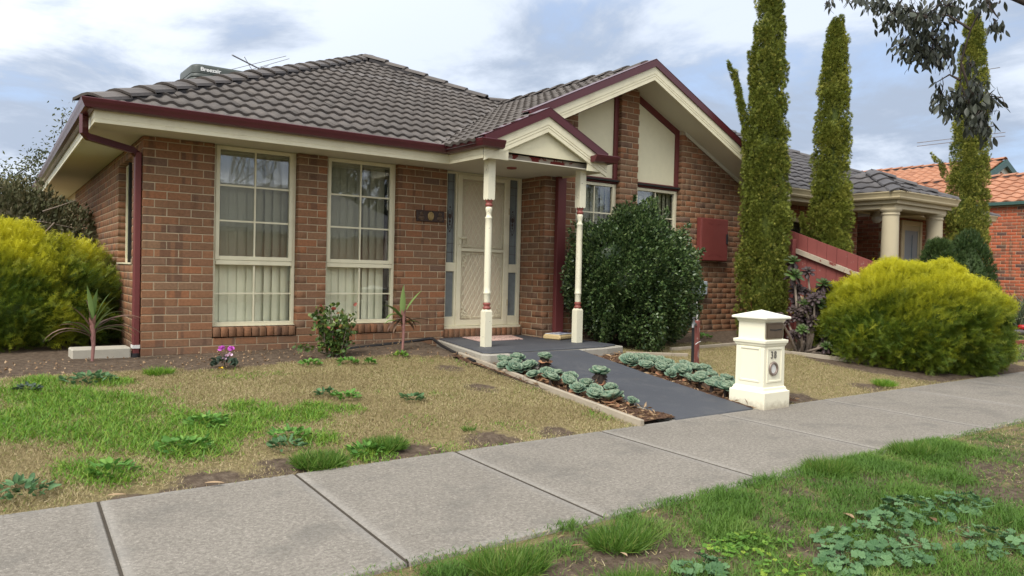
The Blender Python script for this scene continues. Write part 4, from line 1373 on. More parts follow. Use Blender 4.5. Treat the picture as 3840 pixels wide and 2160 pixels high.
# soffits
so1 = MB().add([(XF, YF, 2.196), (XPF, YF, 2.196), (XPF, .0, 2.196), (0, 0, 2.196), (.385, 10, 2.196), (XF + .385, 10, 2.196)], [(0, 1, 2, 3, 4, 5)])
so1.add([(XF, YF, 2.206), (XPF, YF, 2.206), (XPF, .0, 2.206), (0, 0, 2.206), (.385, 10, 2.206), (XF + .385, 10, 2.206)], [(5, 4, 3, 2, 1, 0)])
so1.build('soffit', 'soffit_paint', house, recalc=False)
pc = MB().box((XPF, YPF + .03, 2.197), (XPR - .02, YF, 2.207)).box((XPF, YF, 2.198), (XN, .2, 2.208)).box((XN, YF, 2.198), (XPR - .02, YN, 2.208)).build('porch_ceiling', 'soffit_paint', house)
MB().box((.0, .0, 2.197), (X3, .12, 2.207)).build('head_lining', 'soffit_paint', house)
MB().lathe((4.13, -.755, 2.197), [(.065, 0), (.06, -.018), (.02, -.024), (0, -.024)], 20).build('ceiling_light', 'oxblood_paint', house)


# gable fronts: maroon capping over cream barge boards
def barge(name, xa, xb, xc, za, y, red, cream, zmin=None):
    def chev(t0, t1, y0, y1, mb):
        pl = []
        zt1 = lambda x, t: za - T * abs(x - xc) - t
        top = [(xa, zt1(xa, t0)), (xc, zt1(xc, t0)), (xb, zt1(xb, t0))]
        bot = [(xb, zt1(xb, t1)), (xc, zt1(xc, t1)), (xa, zt1(xa, t1))]
        if zmin is not None:
            top = [(x, max(z, zmin)) for x, z in top]
            bot = [(x, max(z, zmin)) for x, z in bot]
            # keep the true slope above the cut
            out = []
            for sgn in (-1, 1):
                pass
        # two convex halves
        mb.xz([top[0], top[1], bot[1], bot[2]], y0, y1)
        mb.xz([top[1], top[2], bot[0], bot[1]], y0, y1)
    b_ = None
    for q0, q1 in ((-.03, .52), (.56, .71), (.75, 1.0)):
        bb = MB()
        chev(red + cream * q0, red + cream * q1, y - .014, y + .012, bb)
        o_ = bb.build('barge_board', 'cream_paint', house, (xc, y, za))
    bb = MB()
    chev(red, red + cream - .004, y - .002, y + .010, bb)
    bb.build('barge_backing', 'cream_paint', house, (xc, y, za))
    rc = MB()
    chev(0, red, y - .036, y + .03, rc)
    chev(-.006, .006, y - .036, y + .16, rc)
    rc.build('barge_capping', 'maroon_metal', house, (xc, y, za))


barge('wing', 4.30, 9.87, RX, 3.965, -.875, .105, .190)
barge('porch', XPF - .02, XPR + .02, 4.245, 2.872, YPF, .105, .185)
# raking soffit of the wing
rk = MB()
for a, b in ((4.0, RX), (RX, 9.8)):
    za_, zb2 = rake(a), rake(b)
    rk.xz([(a, za_), (b, zb2), (b, zb2 + .012), (a, za_ + .012)], -.862, YN + .1)
rk.build('raking_soffit', 'soffit_paint', house)
MB().xz([(GR[1] + .02, rake(GR[1] + .02) - .001), (9.7, rake(9.7) - .001), (9.7, rake(9.7) - .055), (GR[1] + .07, rake(GR[1] + .07) - .055)], YN - .03, YN - .012).build('rake_trim', 'soffit_paint', house)
# porch gable: infill, beam, posts
yb_ = -1.14
MB().xz([(3.42, 2.287), (5.08, 2.287), (4.245, 2.287 + T * .83)], -1.28, -1.26).build('gable_infill', 'cream_panel', house)
MB().box((3.46, yb_ - .05, 2.208), (5.06, yb_ + .045, 2.284)).build('beam', 'beam_paint', house, bevel=.004)
for xa, xb in ((XPF, 3.66), (4.90, XPR - .02)):
    MB().xz([(xa, 2.18), (xb, 2.18), (xb, 2.30), (xa, 2.30)], YPF - .006, YPF + .02).build('return_board', 'cream_paint', house)


def porch_post(x, y, zb0):
    a = .049
    pm = MB()
    pm.box((x - a, y - a, zb0), (x + a, y + a, .405))
    pm.add([(x - a, y - a, .405), (x + a, y - a, .405), (x + a, y + a, .405), (x - a, y + a, .405)] + [(x + .034 * cx, y + .034 * cy, .43) for cx, cy in ((-1, -1), (1, -1), (1, 1), (-1, 1))], [(0, 1, 5, 4), (1, 2, 6, 5), (2, 3, 7, 6), (3, 0, 4, 7), (4, 5, 6, 7)])
    for sx, sy in ((-1, 0), (1, 0), (0, -1), (0, 1)):       # scalloped foot of the square head
        for k in (-1, 1):
            cx, cy = x + sx * a + (0 if sx else k * a / 2), y + sy * a + (0 if sy else k * a / 2)
            ang = [(math.cos(q), math.sin(q)) for q in np.linspace(math.pi, 2 * math.pi, 9)]
            poly = [(u * a / 2, 1.738 + v_ * .02) for u, v_ in ang]
            if sx:
                pm.prism(poly, lambda u, z: (cx - sx * .012, cy + u, z), lambda u, z: (cx, cy + u, z))
            else:
                pm.prism(poly, lambda u, z: (cx + u, cy - sy * .012, z), lambda u, z: (cx + u, cy, z))
    pm.box((x - a, y - a, 1.738), (x + a, y + a, 2.207))
    po = pm.build('porch_post', 'cream_worn', house, (x, y, zb0))
    MB().lathe((x, y, 0), [(.030, .505), (.036, .512), (.038, .52), (.038, .605), (.041, .61), (.046, .618), (.046, .626), (.041, .634), (.0405, .70), (.040, 1.40), (.037, 1.492), (.040, 1.498), (.043, 1.506), (.043, 1.514), (.034, 1.524), (.029, 1.545), (.030, 1.56), (.038, 1.595), (.041, 1.618), (.038, 1.632), (.03, 1.64)], 20).build('turned_shaft', 'cream_worn', po)
    MB().lathe((x, y, 0), [(.033, .425), (.047, .437), (.047, .452), (.036, .462), (.034, .472), (.045, .488), (.046, .500), (.036, .507), (.03, .508)], 20).lathe((x, y, 0), [(.03, 1.636), (.034, 1.642), (.044, 1.655), (.044, 1.668), (.033, 1.680), (.033, 1.692), (.045, 1.706), (.045, 1.722), (.036, 1.74)], 20).build('turned_ring', 'oxblood_paint', po)


porch_post(3.531, yb_, -.013)
porch_post(4.95, yb_ - .005, -.013)

# downpipes
dp = MB()
dp.box((-.068, .022, -.06), (-.008, .112, 2.02))
dp.build('downpipe', 'maroon_trim', house, bevel=.006)
dd = MB()
dd.tube([(-.038, .066, 1.99), (-.10, .03, 2.035), (-.53, -.20, 2.088), (-.565, -.216, 2.12), (-.565, -.216, 2.30)], .046, 4, True, .72, math.pi / 4)
dd.build('downpipe_offset', 'maroon_metal', house)
MB().box((-.075, .014, .0), (-.004, .118, .035)).build('pipe_clip', 'white_pipe', house)
MB().tube([(-.038, .066, -.12), (-.038, .066, -.05)], .05, 12).build('pipe_shoe', 'black_plastic', house)
MB().box((5.117, YN - .075, -.06), (5.265, YN - .006, 2.20)).build('downpipe', 'maroon_trim', house, bevel=.006)

# roof cooler and aerial
ck = thing('evaporative_cooler', (2.2, 5.5, 3.4), 'dark grey evaporative cooler with louvred sides standing on the roof behind the hip', 'air conditioner')
cb = MB()
lv = MB()
xa, xb, ya, yb2 = 1.66, 2.80, 5.0, 6.0


def rring(s, z, rr=.14):
    pts = []
    for cx, cy, q0 in ((xb - rr, yb2 - rr, 0), (xa + rr, yb2 - rr, 1), (xa + rr, ya + rr, 2), (xb - rr, ya + rr, 3)):
        for k in range(5):
            q = (q0 + k / 4) * math.pi / 2
            pts.append(((cx + rr * math.cos(q) - (xa + xb) / 2) * s + (xa + xb) / 2, (cy + rr * math.sin(q) - (ya + yb2) / 2) * s + (ya + yb2) / 2, z))
    return pts


def loft(mb, rings):
    n_ = len(rings[0])
    mb.add([v for rg in rings for v in rg], [(i * n_ + k, i * n_ + (k + 1) % n_, (i + 1) * n_ + (k + 1) % n_, (i + 1) * n_ + k) for i in range(len(rings) - 1) for k in range(n_)], True)
    mb.add(rings[-1], [tuple(range(n_))])
    mb.add(rings[0], [tuple(range(n_ - 1, -1, -1))])


loft(cb, [rring(1.0, 4.11), rring(1.0, 4.215), rring(.985, 4.245), rring(.93, 4.262)])
cb.build('lid', 'cooler_plastic', ck)
for i in range(7):
    z = 4.085 - i * .062
    loft(lv, [rring(1.03 + i * .012, z - .045), rring(1.035 + i * .012, z - .025), rring(.985 + i * .012, z + .022)])
lv.build('louvre', 'cooler_plastic', ck)
co = MB()
loft(co, [rring(.96, 2.9), rring(.93, 4.12)])
co.build('core', 'black_plastic', ck)


def text(name, body, mat, parent, loc, rot, size, ext=.003, sx=1.0, off=0.0, align='CENTER'):
    cu = bpy.data.curves.new(name, 'FONT')
    cu.body = body
    cu.size = size
    cu.extrude = ext
    cu.offset = off
    cu.align_x = align
    cu.align_y = 'CENTER'
    cu.materials.append(MATS[mat])
    tmp = bpy.data.objects.new(name, cu)
    C.objects.link(tmp)
    bpy.context.view_layer.update()
    me_ = bpy.data.meshes.new_from_object(tmp.evaluated_get(bpy.context.evaluated_depsgraph_get()))
    C.objects.unlink(tmp)
    bpy.data.objects.remove(tmp)
    o = link(bpy.data.objects.new(name, me_), parent, loc)
    o.rotation_euler = rot
    o.scale = (sx, 1, 1)
    return o


text('lettering', 'Breezair', 'white_lettering', ck, (1.955, ya - .004, 4.172), (R(90), 0, 0), .088, .004, 1.12, .0022)
an = thing('tv_aerial', (3.5, 7, 4.75), 'grey television aerial with thin rods rising behind the hip of the brick house', 'aerial')
MB().tube([(3.52, 7.2, 4.0), (3.52, 7.2, 4.95)], .018, 8).build('mast', 'antenna_metal', an)
MB().tube([(2.79, 6.7, 4.95), (3.52, 7.2, 4.89)], .016, 6).build('boom', 'antenna_metal', an)
for p0, p1 in (((2.95, 7.4, 4.83), (3.82, 6.6, 5.10)), ((3.12, 7.5, 4.80), (3.94, 6.75, 5.10)), ((3.3, 7.4, 4.83), (3.6, 7.0, 4.95)), ((3.05, 6.8, 4.99), (3.3, 7.1, 4.83))):
    MB().tube([p0, p1], .006, 5).build('rod', 'antenna_metal', an)

# ================================================================== things on and beside the house
pq = thing('wall_plaque', (3.39, -.006, 1.57), 'small dark wooden plaque with three cast ornaments on the brick beside the front door', 'plaque')
MB().box((3.187, -.022, 1.499), (3.599, -.004, 1.641)).build('board', 'plaque_wood', pq, bevel=.004)
MB().lathe((3.395, -.022, 1.572), [(.048, 0), (.045, -.008), (.030, -.014), (.027, -.010), (.012, -.016), (0, -.018)], 9, 'y', (1, 1.25)).build('medallion', 'plaque_gold', pq)
for cx in (3.258, 3.532):
    MB().lathe((cx, -.022, 1.545), [(.046, 0), (.040, -.008), (.034, -.010), (0, -.012)], 12, 'y', (1, .62)).box((cx - .022, -.032, 1.512), (cx + .022, -.022, 1.524)).box((cx - .030, -.031, 1.577), (cx + .030, -.022, 1.586)).lathe((cx, -.022, 1.602), [(.026, 0), (.018, -.008), (0, -.010)], 8, 'y', (1, .8)).build('urn_ornament', 'plaque_relief', pq)

mb_ = thing('meter_box', (8.39, -.48, 1.12), 'dark red metal meter box mounted on the brick wall beside the tall cypress', 'meter box')
MB().box((8.06, -.515, 1.128), (8.725, YN - .004, 1.815)).build('cabinet', 'meter_red', mb_, bevel=.008)
MB().box((8.07, -.526, 1.138), (8.715, -.516, 1.806)).build('door', 'meter_red', mb_, bevel=.004)
st = MB()
for i in range(3):
    for sg in (-1, 1):
        for z, q in ((1.235, 1), (1.715, -1)):
            x = 8.39 + sg * (.06 + .05 * i)
            st.box((x - .026, -.529, z - q * .014 * i - .003), (x + .026, -.5255, z - q * .014 * i + .003))
st.build('pressed_pattern', 'meter_red', mb_)
MB().box((8.668, -.548, 1.415), (8.700, -.527, 1.575)).build('handle', 'black_plastic', mb_, bevel=.004)

ub = thing('utility_box', (8.15, -.47, .58), 'pale grey plastic connection box on the brick wall with white conduit below', 'utility box')
MB().box((8.03, -.52, .585), (8.255, YN - .004, .80)).build('housing', 'grey_plastic', ub, bevel=.01)
fin = MB()
for i in range(9):
    fin.box((8.038, -.526, .605 + i * .02), (8.06, -.519, .614 + i * .02))
fin.build('vent_fins', 'grey_plastic', ub)
for x in (8.09, 8.17):
    MB().tube([(x, -.475, .50), (x, -.475, .59)], .02, 8).build('cable_gland', 'grey_plastic', ub)
MB().tube([(8.09, -.455, .5), (8.10, -.455, .2), (8.12, -.46, -.1)], .017, 8).build('conduit', 'white_pipe', ub)

# doormat, wrapped newspaper
dm = MB().xy([(3.80, -.60), (4.52, -.565), (4.72, -.02), (3.90, -.035)], -.0115, .000).build('doormat', 'mat_weave', origin=(4.2, -.3, -.01), bevel=.003)
tag(dm, 'faded pink doormat with dark scribbles lying before the front door', 'doormat')
pk = thing('newspaper_parcel', (5.05, -.62, -.012), 'plastic wrapped bundle of newspapers lying against the porch brick nib', 'newspaper')
ax_, ay_ = Vector((.95, .31, 0)).normalized(), Vector((-.31, .95, 0)).normalized()


def pkq(u, v_, z):
    return Vector((5.06, -.66, 0)) + ax_ * u + ay_ * v_ + Vector((0, 0, z))


pm_ = MB()
for i, (pr, u) in enumerate((([(-.13, .0), (.13, .0), (.145, .03), (.12, .068), (-.12, .068), (-.145, .035)], 0),)):
    pm_.prism(pr, lambda a, z: pkq(-.20, a, z - .011), lambda a, z: pkq(.20, a, z - .011))
pm_.build('wrapped_roll', 'newsprint_wrap', pk, bevel=.014)
MB().prism([(-.12, .060), (.12, .060), (.12, .0645), (-.12, .0645)], lambda a, z: pkq(-.175, a, z), lambda a, z: pkq(.195, a, z)).build('front_page', 'paper_white', pk)
pr = MB()
for u0_, u1_, v0_, v1_ in ((-.14, -.05, .03, .07), (-.14, -.09, -.05, .00), (-.07, .0, -.07, -.01), (-.03, .02, .03, .075), (-.13, -.06, -.09, -.07)):
    pr.prism([(v0_, .064), (v1_, .064), (v1_, .0655), (v0_, .0655)], lambda a, z: pkq(u0_, a, z), lambda a, z: pkq(u1_, a, z))
pr.prism([(.0, .064), (.10, .064), (.02, .0656), (-.09, .0656)], lambda a, z: pkq(.05, a, z), lambda a, z: pkq(.17, a, z))
pr.build('print_block', 'print_blue', pk)

# irrigation pipe along the wall and round the slab
ip = MB().tube([(1.9, -.42, -.06), (2.3, -.33, -.05), (2.9, -.20, -.03), (3.36, -.10, .0), (3.40, -.13, .0), (3.30, -.5, -.045), (3.17, -1.0, -.075), (3.10, -1.45, -.10), (3.06, -1.62, -.115)], .019, 8).build('poly_pipe', 'black_plastic', origin=(3.0, -.3, -.03))
tag(ip, 'black plastic irrigation pipe running along the brick wall to the porch slab', 'pipe')
sp_ = MB().tube([(3.47, -1.83, -.13), (3.47, -1.83, -.005)], .022, 8).build('pipe_stub', 'black_plastic', origin=(3.47, -1.83, -.13))
tag(sp_, 'short black plastic pipe stub standing at the front corner of the porch slab', 'pipe')
bl = MB().box((-.62, .03, -.13), (-.085, .30, .012)).build('concrete_block', 'block_concrete', origin=(-.35, .16, -.1), bevel=.012)
tag(bl, 'pale concrete block lying on the soil under the corner downpipe', 'block')

# timber edging left of the path
for (a, b, lab) in (((3.13, -1.20), (3.05, -2.55), 'grey weathered timber edging plank at the porch end of the lawn edge'), ((3.05, -2.56), (2.965, -4.25), 'grey weathered timber edging plank reaching down to the footpath')):
    za, zb2 = zg1(*a) + .03, zg1(*b) + .035
    mbp = MB()
    pts = []
    for (x, y), z in ((a, za), (b, zb2)):
        for dx, dz in ((-.028, -.09), (.028, -.09), (.026, .012), (-.026, .018)):
            pts.append((x + dx, y, z + dz))
    mbp.add(pts, [(3, 2, 1, 0), (4, 5, 6, 7), (0, 1, 5, 4), (1, 2, 6, 5), (2, 3, 7, 6), (3, 0, 4, 7)])
    o = mbp.build('edging_plank', 'weathered_timber', origin=(a[0], a[1], za), bevel=.006)
    tag(o, lab, 'edging')
for pts_, lab in (([(5.30, -1.7), (6.1, -2.0)], 'short timber edging piece beside the ramp below the round green shrub'), ([(6.2, -1.62), (7.9, -1.52)], 'timber edging strip along the mulch under the meter box'), ([(7.55, -1.75), (8.6, -3.1)], 'dark sleeper edging between the right lawn and the aeonium bed')):
    (xa, ya), (xb, yb3) = pts_
    dv = Vector((xb - xa, yb3 - ya, 0)).normalized()
    nvv = Vector((dv.y, -dv.x, 0)) * .022
    za, zb2 = zg1(xa, ya) + .035, zg1(xb, yb3) + .035
    a0, b0 = Vector((xa, ya, za)), Vector((xb, yb3, zb2))
    dn = Vector((0, 0, -.09))
    o = MB().add([a0 - nvv, a0 + nvv, b0 + nvv, b0 - nvv, a0 - nvv + dn, a0 + nvv + dn, b0 + nvv + dn, b0 - nvv + dn], [(0, 1, 2, 3), (7, 6, 5, 4), (0, 4, 5, 1), (1, 5, 6, 2), (2, 6, 7, 3), (3, 7, 4, 0)]).build('edging_plank', 'weathered_timber', origin=a0, bevel=.005)
    tag(o, lab, 'edging')

# garden tap on its post
tp = thing('garden_tap', (5.65, -2.51, zg1(5.65, -2.51)), 'brass garden tap and hose riser tied to a red weathered post beside the ramp', 'tap')
z0 = zg1(5.65, -2.51)
pm = MB()
an_ = R(20)
c4 = [(5.65 + .052 * math.cos(an_ + math.pi / 4 + k * math.pi / 2), -2.51 + .052 * math.sin(an_ + math.pi / 4 + k * math.pi / 2)) for k in range(4)]
pm.xy(c4, z0 - .05, z0 + .545)
pm.build('post', 'old_post', tp, bevel=.006)
MB().tube([(5.54, -2.56, z0 - .05), (5.535, -2.565, z0 + .2), (5.51, -2.585, z0 + .40), (5.50, -2.59, z0 + .50)], .017, 8).build('hose_riser', 'black_plastic', tp)
MB().tube([(5.60, -2.54, z0 + .50), (5.53, -2.575, z0 + .515), (5.495, -2.592, z0 + .50), (5.485, -2.60, z0 + .465)], [.02, .024, .020, .017], 10).tube([(5.53, -2.575, z0 + .51), (5.53, -2.575, z0 + .575)], [.02, .012], 10).build('tap_body', 'tap_metal', tp)
MB().tube([(5.485, -2.595, z0 + .585), (5.575, -2.555, z0 + .585)], .009, 8).build('tap_handle', 'tap_metal', tp)
MB().tube([(5.60, -2.535, z0 + .50), (5.64, -2.52, z0 + .52)], .018, 8).build('branch_pipe', 'old_post', tp)
MB().tube([(5.55, -2.59, z0 + .27), (5.60, -2.585, z0 + .29), (5.66, -2.575, z0 + .30)], .004, 5).build('tie_wire', 'white_pipe', tp)

# ---- letterbox
lx, ly = 4.71, -4.10                          # centre of the pillar
lb = thing('letterbox', (lx, ly, FPZ), 'cream rendered pillar letterbox numbered 38 at the foot of the dark ramp', 'letterbox')
MB().box((lx - .2, ly - .2, -.46), (lx + .2, ly + .2, -.192)).build('plinth', 'letterbox_base', lb, bevel=.006)
sh = MB()


def sqloft(mb, prof):
    mb.add([(lx + sx * r_, ly + sy * r_, z) for r_, z in prof for sx, sy in ((-1, -1), (1, -1), (1, 1), (-1, 1))],
           [(i * 4 + k, i * 4 + (k + 1) % 4, (i + 1) * 4 + (k + 1) % 4, (i + 1) * 4 + k) for i in range(len(prof) - 1) for k in range(4)])
    n_ = len(prof)
    mb.add([(lx + sx * prof[-1][0], ly + sy * prof[-1][0], prof[-1][1]) for sx, sy in ((-1, -1), (1, -1), (1, 1), (-1, 1))], [(0, 1, 2, 3)])


sqloft(sh, [(.186, -.192), (.176, -.178), (.172, -.160), (.160, -.150), (.158, .230)])
sh.build('shaft', 'letterbox_render', lb)
md = MB()
sqloft(md, [(.159, .228), (.168, .240), (.172, .256), (.181, .262), (.183, .290), (.150, .298)])
md.build('moulding', 'letterbox_render', lb, bevel=.003)
bx = MB()
sqloft(bx, [(.146, .296), (.146, .455), (.156, .468), (.163, .486), (.176, .492)])
bx.build('mail_box', 'letterbox_render', lb)
cp = MB()
sqloft(cp, [(.176, .490), (.196, .492), (.197, .510), (.190, .514), (.002, .572)])
cp.build('cap', 'letterbox_cap', lb, bevel=.003)
# recessed-panel mouldings on two faces
for face in ('front', 'left', 'right'):
    def P3(u, z, d):
        return {'front': (lx + u, ly - .158 - d, z), 'left': (lx - .158 - d, ly + u, z), 'right': (lx + .158 + d, ly + u, z)}[face]
    pf = MB()
    u0_, u1_, za, zb2 = -.118, .118, -.108, .222
    for q in ([(u0_, za), (u1_, za), (u1_ - .018, za + .02), (u0_ + .018, za + .02)], [(u1_, za), (u1_, zb2), (u1_ - .018, zb2 - .02), (u1_ - .018, za + .02)], [(u1_, zb2), (u0_, zb2), (u0_ + .018, zb2 - .02), (u1_ - .018, zb2 - .02)], [(u0_, zb2), (u0_, za), (u0_ + .018, za + .02), (u0_ + .018, zb2 - .02)]):
        pf.prism(q, lambda u, z: P3(u, z, -.004), lambda u, z: P3(u, z, .008))
    pf.build('panel_moulding', 'letterbox_render', lb, bevel=.003)
pl_ = MB().box((4.575, ly - .160, .305), (4.838, ly - .147, .455)).build('slot_plate', 'bronze_plate', lb, bevel=.004)
MB().box((4.592, ly - .165, .318), (4.822, ly - .161, .440)).build('flap', 'bronze_plate', pl_, bevel=.003)
MB().xz([(4.618, .388), (4.70, .382), (4.798, .388), (4.796, .398), (4.70, .392), (4.62, .396)], ly - .170, ly - .164).build('slot', 'black_plastic', pl_)
for ch, dx in (('3', -.024), ('8', .026)):
    text('digit', ch, 'number_paint', lb, (lx - .018 + dx, ly - .162, .150), (R(90), 0, 0), .098, .003, .78, .0012)
rg = MB()
pts = [(lx - .018 + .056 * math.cos(q), ly - .164, .022 + .056 * math.sin(q)) for q in np.linspace(0, 2 * math.pi, 33)]
rg.tube(pts, .0135, 8, False)
rg.build('paper_ring', 'ring_metal', lb)
MB().lathe((lx - .018, ly - .158, .022), [(.048, -.004), (.046, -.003), (0, -.002)], 24, 'y').build('ring_lining', 'white_pipe', lb)

# ---- paling fence
fx = 9.25
fe = thing('paling_fence', (fx, -1.8, -.2), 'red painted paling fence with raked top running from the house towards the street', 'fence')
ftop = lambda y: 1.698 + .354 * (y + 1.156)
y = -.46
while y > -2.95:
    w_ = .158 + rng.random() * .006
    zt0, zt1 = ftop(y), ftop(y - w_)
    xo = rng.random() * .008
    MB().yz([(y, -.25), (y - w_, -.25), (y - w_, zt1 + rng.random() * .006), (y, zt0 + rng.random() * .006)], fx + xo, fx + .018 + xo).build('paling', 'fence_paint', fe)
    y -= w_ + .006
for yy, tp_ in ((-1.416, 1.50), (-2.9, .95)):
    MB().box((fx - .13, yy - .05, -.3), (fx - .03, yy + .05, tp_)).build('post', 'fence_paint', fe, bevel=.006)
for off, y0, y1 in ((.235, -.45, -1.36), (.235, -1.47, -2.85), (.95, -.45, -1.36), (.95, -1.47, -2.85)):
    MB().yz([(y0, ftop(y0) - off), (y1, ftop(y1) - off), (y1, ftop(y1) - off - .075), (y0, ftop(y0) - off - .075)], fx - .052, fx - .002).build('rail', 'rail_timber', fe)

# ================================================================== neighbour with the columned porch
n1 = thing('neighbour_house', (13, 0, -.1), 'brown brick neighbour house with dark tiled roof and round columns on its porch', 'house')
BN = Bricks('brick_russet', 120, z0=2.10)
nw = MB().xz([(9.95, -.3), (13.55, -.3), (13.55, 2.3), (9.95, 2.3)], .006, .1).xz([(14.6, -.3), (18.3, -.3), (18.3, 2.3), (14.6, 2.3)], .006, .1).box((13.45, .1, -.3), (13.55, 1.2, 2.3)).box((13.55, 1.1, -.3), (14.7, 1.2, 2.3)).box((14.606, .1, -.3), (14.7, 1.2, 2.3)).build('front_wall', 'mortar_pale', n1)
BN.wall(nw, (0, 0, 0), (1, 0, 0), (0, -1, 0), lambda z, k: [(10.0, 11.05, 10, 0), (11.62, 13.55, 11.62, 0), (14.6, 15.28, 14.6, 0), (16.2, 18.3, 16.2, 0)] if .0 < z < 2.02 else [(10.0, 13.55, 10, 0), (14.6, 18.3, 14.6, 0)], -2, 26)
BN.wall(nw, (0, 1.094, 0), (1, 0, 0), (0, -1, 0), lambda z, k: [(13.56, 14.6, 13.56, 0)], -2, 26)
BN.wall(nw, (14.6, 0, 0), (0, 1, 0), (-1, 0, 0), lambda z, k: [(.12, 1.1, .12, 0)], -2, 26)
BN.finish(n1)
MB().box((11.05, -.03, -.05), (11.13, .06, 2.02)).box((11.54, -.03, -.05), (11.62, .06, 2.02)).box((11.13, -.029, 1.95), (11.54, .06, 2.02)).build('window', 'beige_metal', n1, bevel=.006)
MB().box((11.13, -.008, -.05), (11.54, .002, 1.95)).build('pane', 'side_glass', n1)
MB().box((13.60, 1.04, -.1), (13.86, 1.08, 2.05)).build('side_light', 'dark_room', n1)
MB().box((13.86, 1.03, -.1), (13.95, 1.085, 2.1)).build('door_jamb', 'beige_metal', n1)
ndf = MB().box((15.28, -.05, -.1), (15.39, .08, 2.22)).box((16.09, -.05, -.1), (16.20, .08, 2.22)).box((15.39, -.049, 2.11), (16.09, .08, 2.22)).build('door_frame', 'beige_metal', n1, bevel=.012)
MB().box((15.39, -.03, -.1), (15.45, .004, 2.11)).box((16.03, -.03, -.1), (16.09, .004, 2.11)).box((15.45, -.029, 2.0), (16.03, .004, 2.11)).build('inner_frame', 'beige_render', ndf)
nd = MB().box((15.45, -.02, -.1), (16.03, .003, 2.0)).build('door', 'blue_door', n1)
MB().box((15.78, -.032, .1), (15.97, -.021, 1.9)).build('door_panel', 'blue_door', nd)
# portico
PX0, PX1, PY = 11.72, 13.9, -1.80
MB().box((PX0 + .14, PY + .14, 2.15), (PX1 - .14, PY + .40, 2.32)).box((PX0 + .14, PY + .40, 2.15), (PX0 + .42, -.30, 2.32)).box((PX1 - .42, PY + .40, 2.15), (PX1 - .14, -.30, 2.32)).build('architrave', 'beige_render', n1, bevel=.01)
MB().box((PX0 + .10, PY + .10, 2.28), (PX1 - .10, -.1, 2.30)).box((9.9, -.62, 2.28), (18.3, .12, 2.295)).build('soffit', 'beige_render', n1)
gpn = [(0, 2.31), (.07, 2.31), (.085, 2.335), (.085, 2.36), (.10, 2.40), (.118, 2.43), (.118, 2.445), (.105, 2.445), (0, 2.43)]
MB().sweep(gpn, [(9.95, -.64), (PX0 + .08, -.64), (PX0 + .08, PY + .08), (PX1 - .08, PY + .08), (PX1 - .08, -.64), (18.3, -.64)], 1).build('gutter', 'beige_metal', n1)
MB().sweep([(0, 2.24), (.02, 2.24), (.02, 2.35), (0, 2.35)], [(9.95, -.62), (PX0 + .10, -.62), (PX0 + .10, PY + .10), (PX1 - .10, PY + .10), (PX1 - .10, -.62), (18.3, -.62)], 1).build('fascia', 'beige_render', n1)
for x in (11.97, 13.60):
    MB().lathe((x, -1.52, 0), [(.165, -.35), (.165, -.05), (.16, 0), (.152, 1.0), (.138, 2.02), (.138, 2.04), (.15, 2.05), (.152, 2.075), (.142, 2.08), (.142, 2.10), (.18, 2.125), (.18, 2.155)], 28).build('column', 'beige_render', n1)
MB().lathe((12.55, -.95, 2.06), [(0, -.1), (.06, -.085), (.10, -.03), (.10, .03), (.06, .09), (.05, .10), (.05, .22)], 18).build('porch_light', 'frosted_globe', n1)
nroof = bpy.data.objects.new('roof', None)
link(nroof, n1, (13, 0, 2.6))
g1 = []
Vf2 = Vector((0, 1, T)).normalized()
E2 = (-.70, 2.42)                             # eave y and level
hipR = 18.45
tile_plane(nroof, (0, E2[0], E2[1]), (1, 0, 0), Vf2, [(0, 4.9 / CS, [(1, CS, hipR), (0, 1, 4.9 / CS), (0, -1, .04), (-1, 0, -9.7)], 9.6, 18.6)], 'roof_tile_dark', waves=1, amp=.02, gather=g1)
pe = 1.12
zpE = E2[1]
tile_plane(nroof, (0, PY - .02, zpE), (1, 0, 0), Vf2, [(0, pe / CS, [(1, CS, PX1 + .02), (-1, CS, -PX0 + .02), (0, -1, .04)], 11.4, 14)], 'roof_tile_dark', waves=1, amp=.02, gather=g1)
tile_plane(nroof, (PX0 - .02, 0, zpE), (0, -1, 0), Vector((1, 0, T)).normalized(), [(0, pe / CS, [(1, CS, -PY + .02), (-1, CS, .72), (0, -1, .04)], -1.2, 2)], 'roof_tile_dark', waves=1, amp=.02, gather=g1)
tiles_finish(g1, n1, 180)
nb_ = MB()
nb_.add([(9.7, E2[0], E2[1] - .03), (hipR, E2[0], E2[1] - .03), (hipR - 4.9, E2[0] + 4.9, E2[1] + T * 4.9 - .03), (9.7, E2[0] + 4.9, E2[1] + T * 4.9 - .03)], [(0, 1, 2, 3)])
nb_.add([(hipR, E2[0], E2[1] - .03), (hipR, 9.5, E2[1] - .03), (hipR - 4.9, E2[0] + 4.9, E2[1] + T * 4.9 - .03)], [(0, 1, 2)])
pt = (PX0 + 1.12, PY + 1.12, zpE + T * 1.12 - .03)
pt2 = (PX1 - 1.12, PY + 1.12, zpE + T * 1.12 - .03)
nb_.add([(PX0, PY, zpE - .03), (PX1, PY, zpE - .03), pt2, pt], [(0, 1, 2, 3)])
nb_.add([(PX0, PY, zpE - .03), pt, (PX0 + 1.12, .5, pt[2]), (PX0, -.6, zpE - .03)], [(0, 1, 2, 3)])
nb_.add([(PX1, PY, zpE - .03), pt2, (PX1 - 1.12, .5, pt[2]), (PX1, -.6, zpE - .03)], [(0, 1, 2, 3)])
nb_.build('sarking', 'roof_tile_dark', nroof, recalc=False)
caps(nroof, (PX0 + .02, PY + .02, zpE + .05), (pt[0] - .05, pt[1] - .05, pt[2] + .09), 'roof_tile_dark', .40, .14)
caps(nroof, (PX1 - .02, PY + .02, zpE + .05), (pt2[0] + .05, pt2[1] - .05, pt2[2] + .09), 'roof_tile_dark', .40, .14)
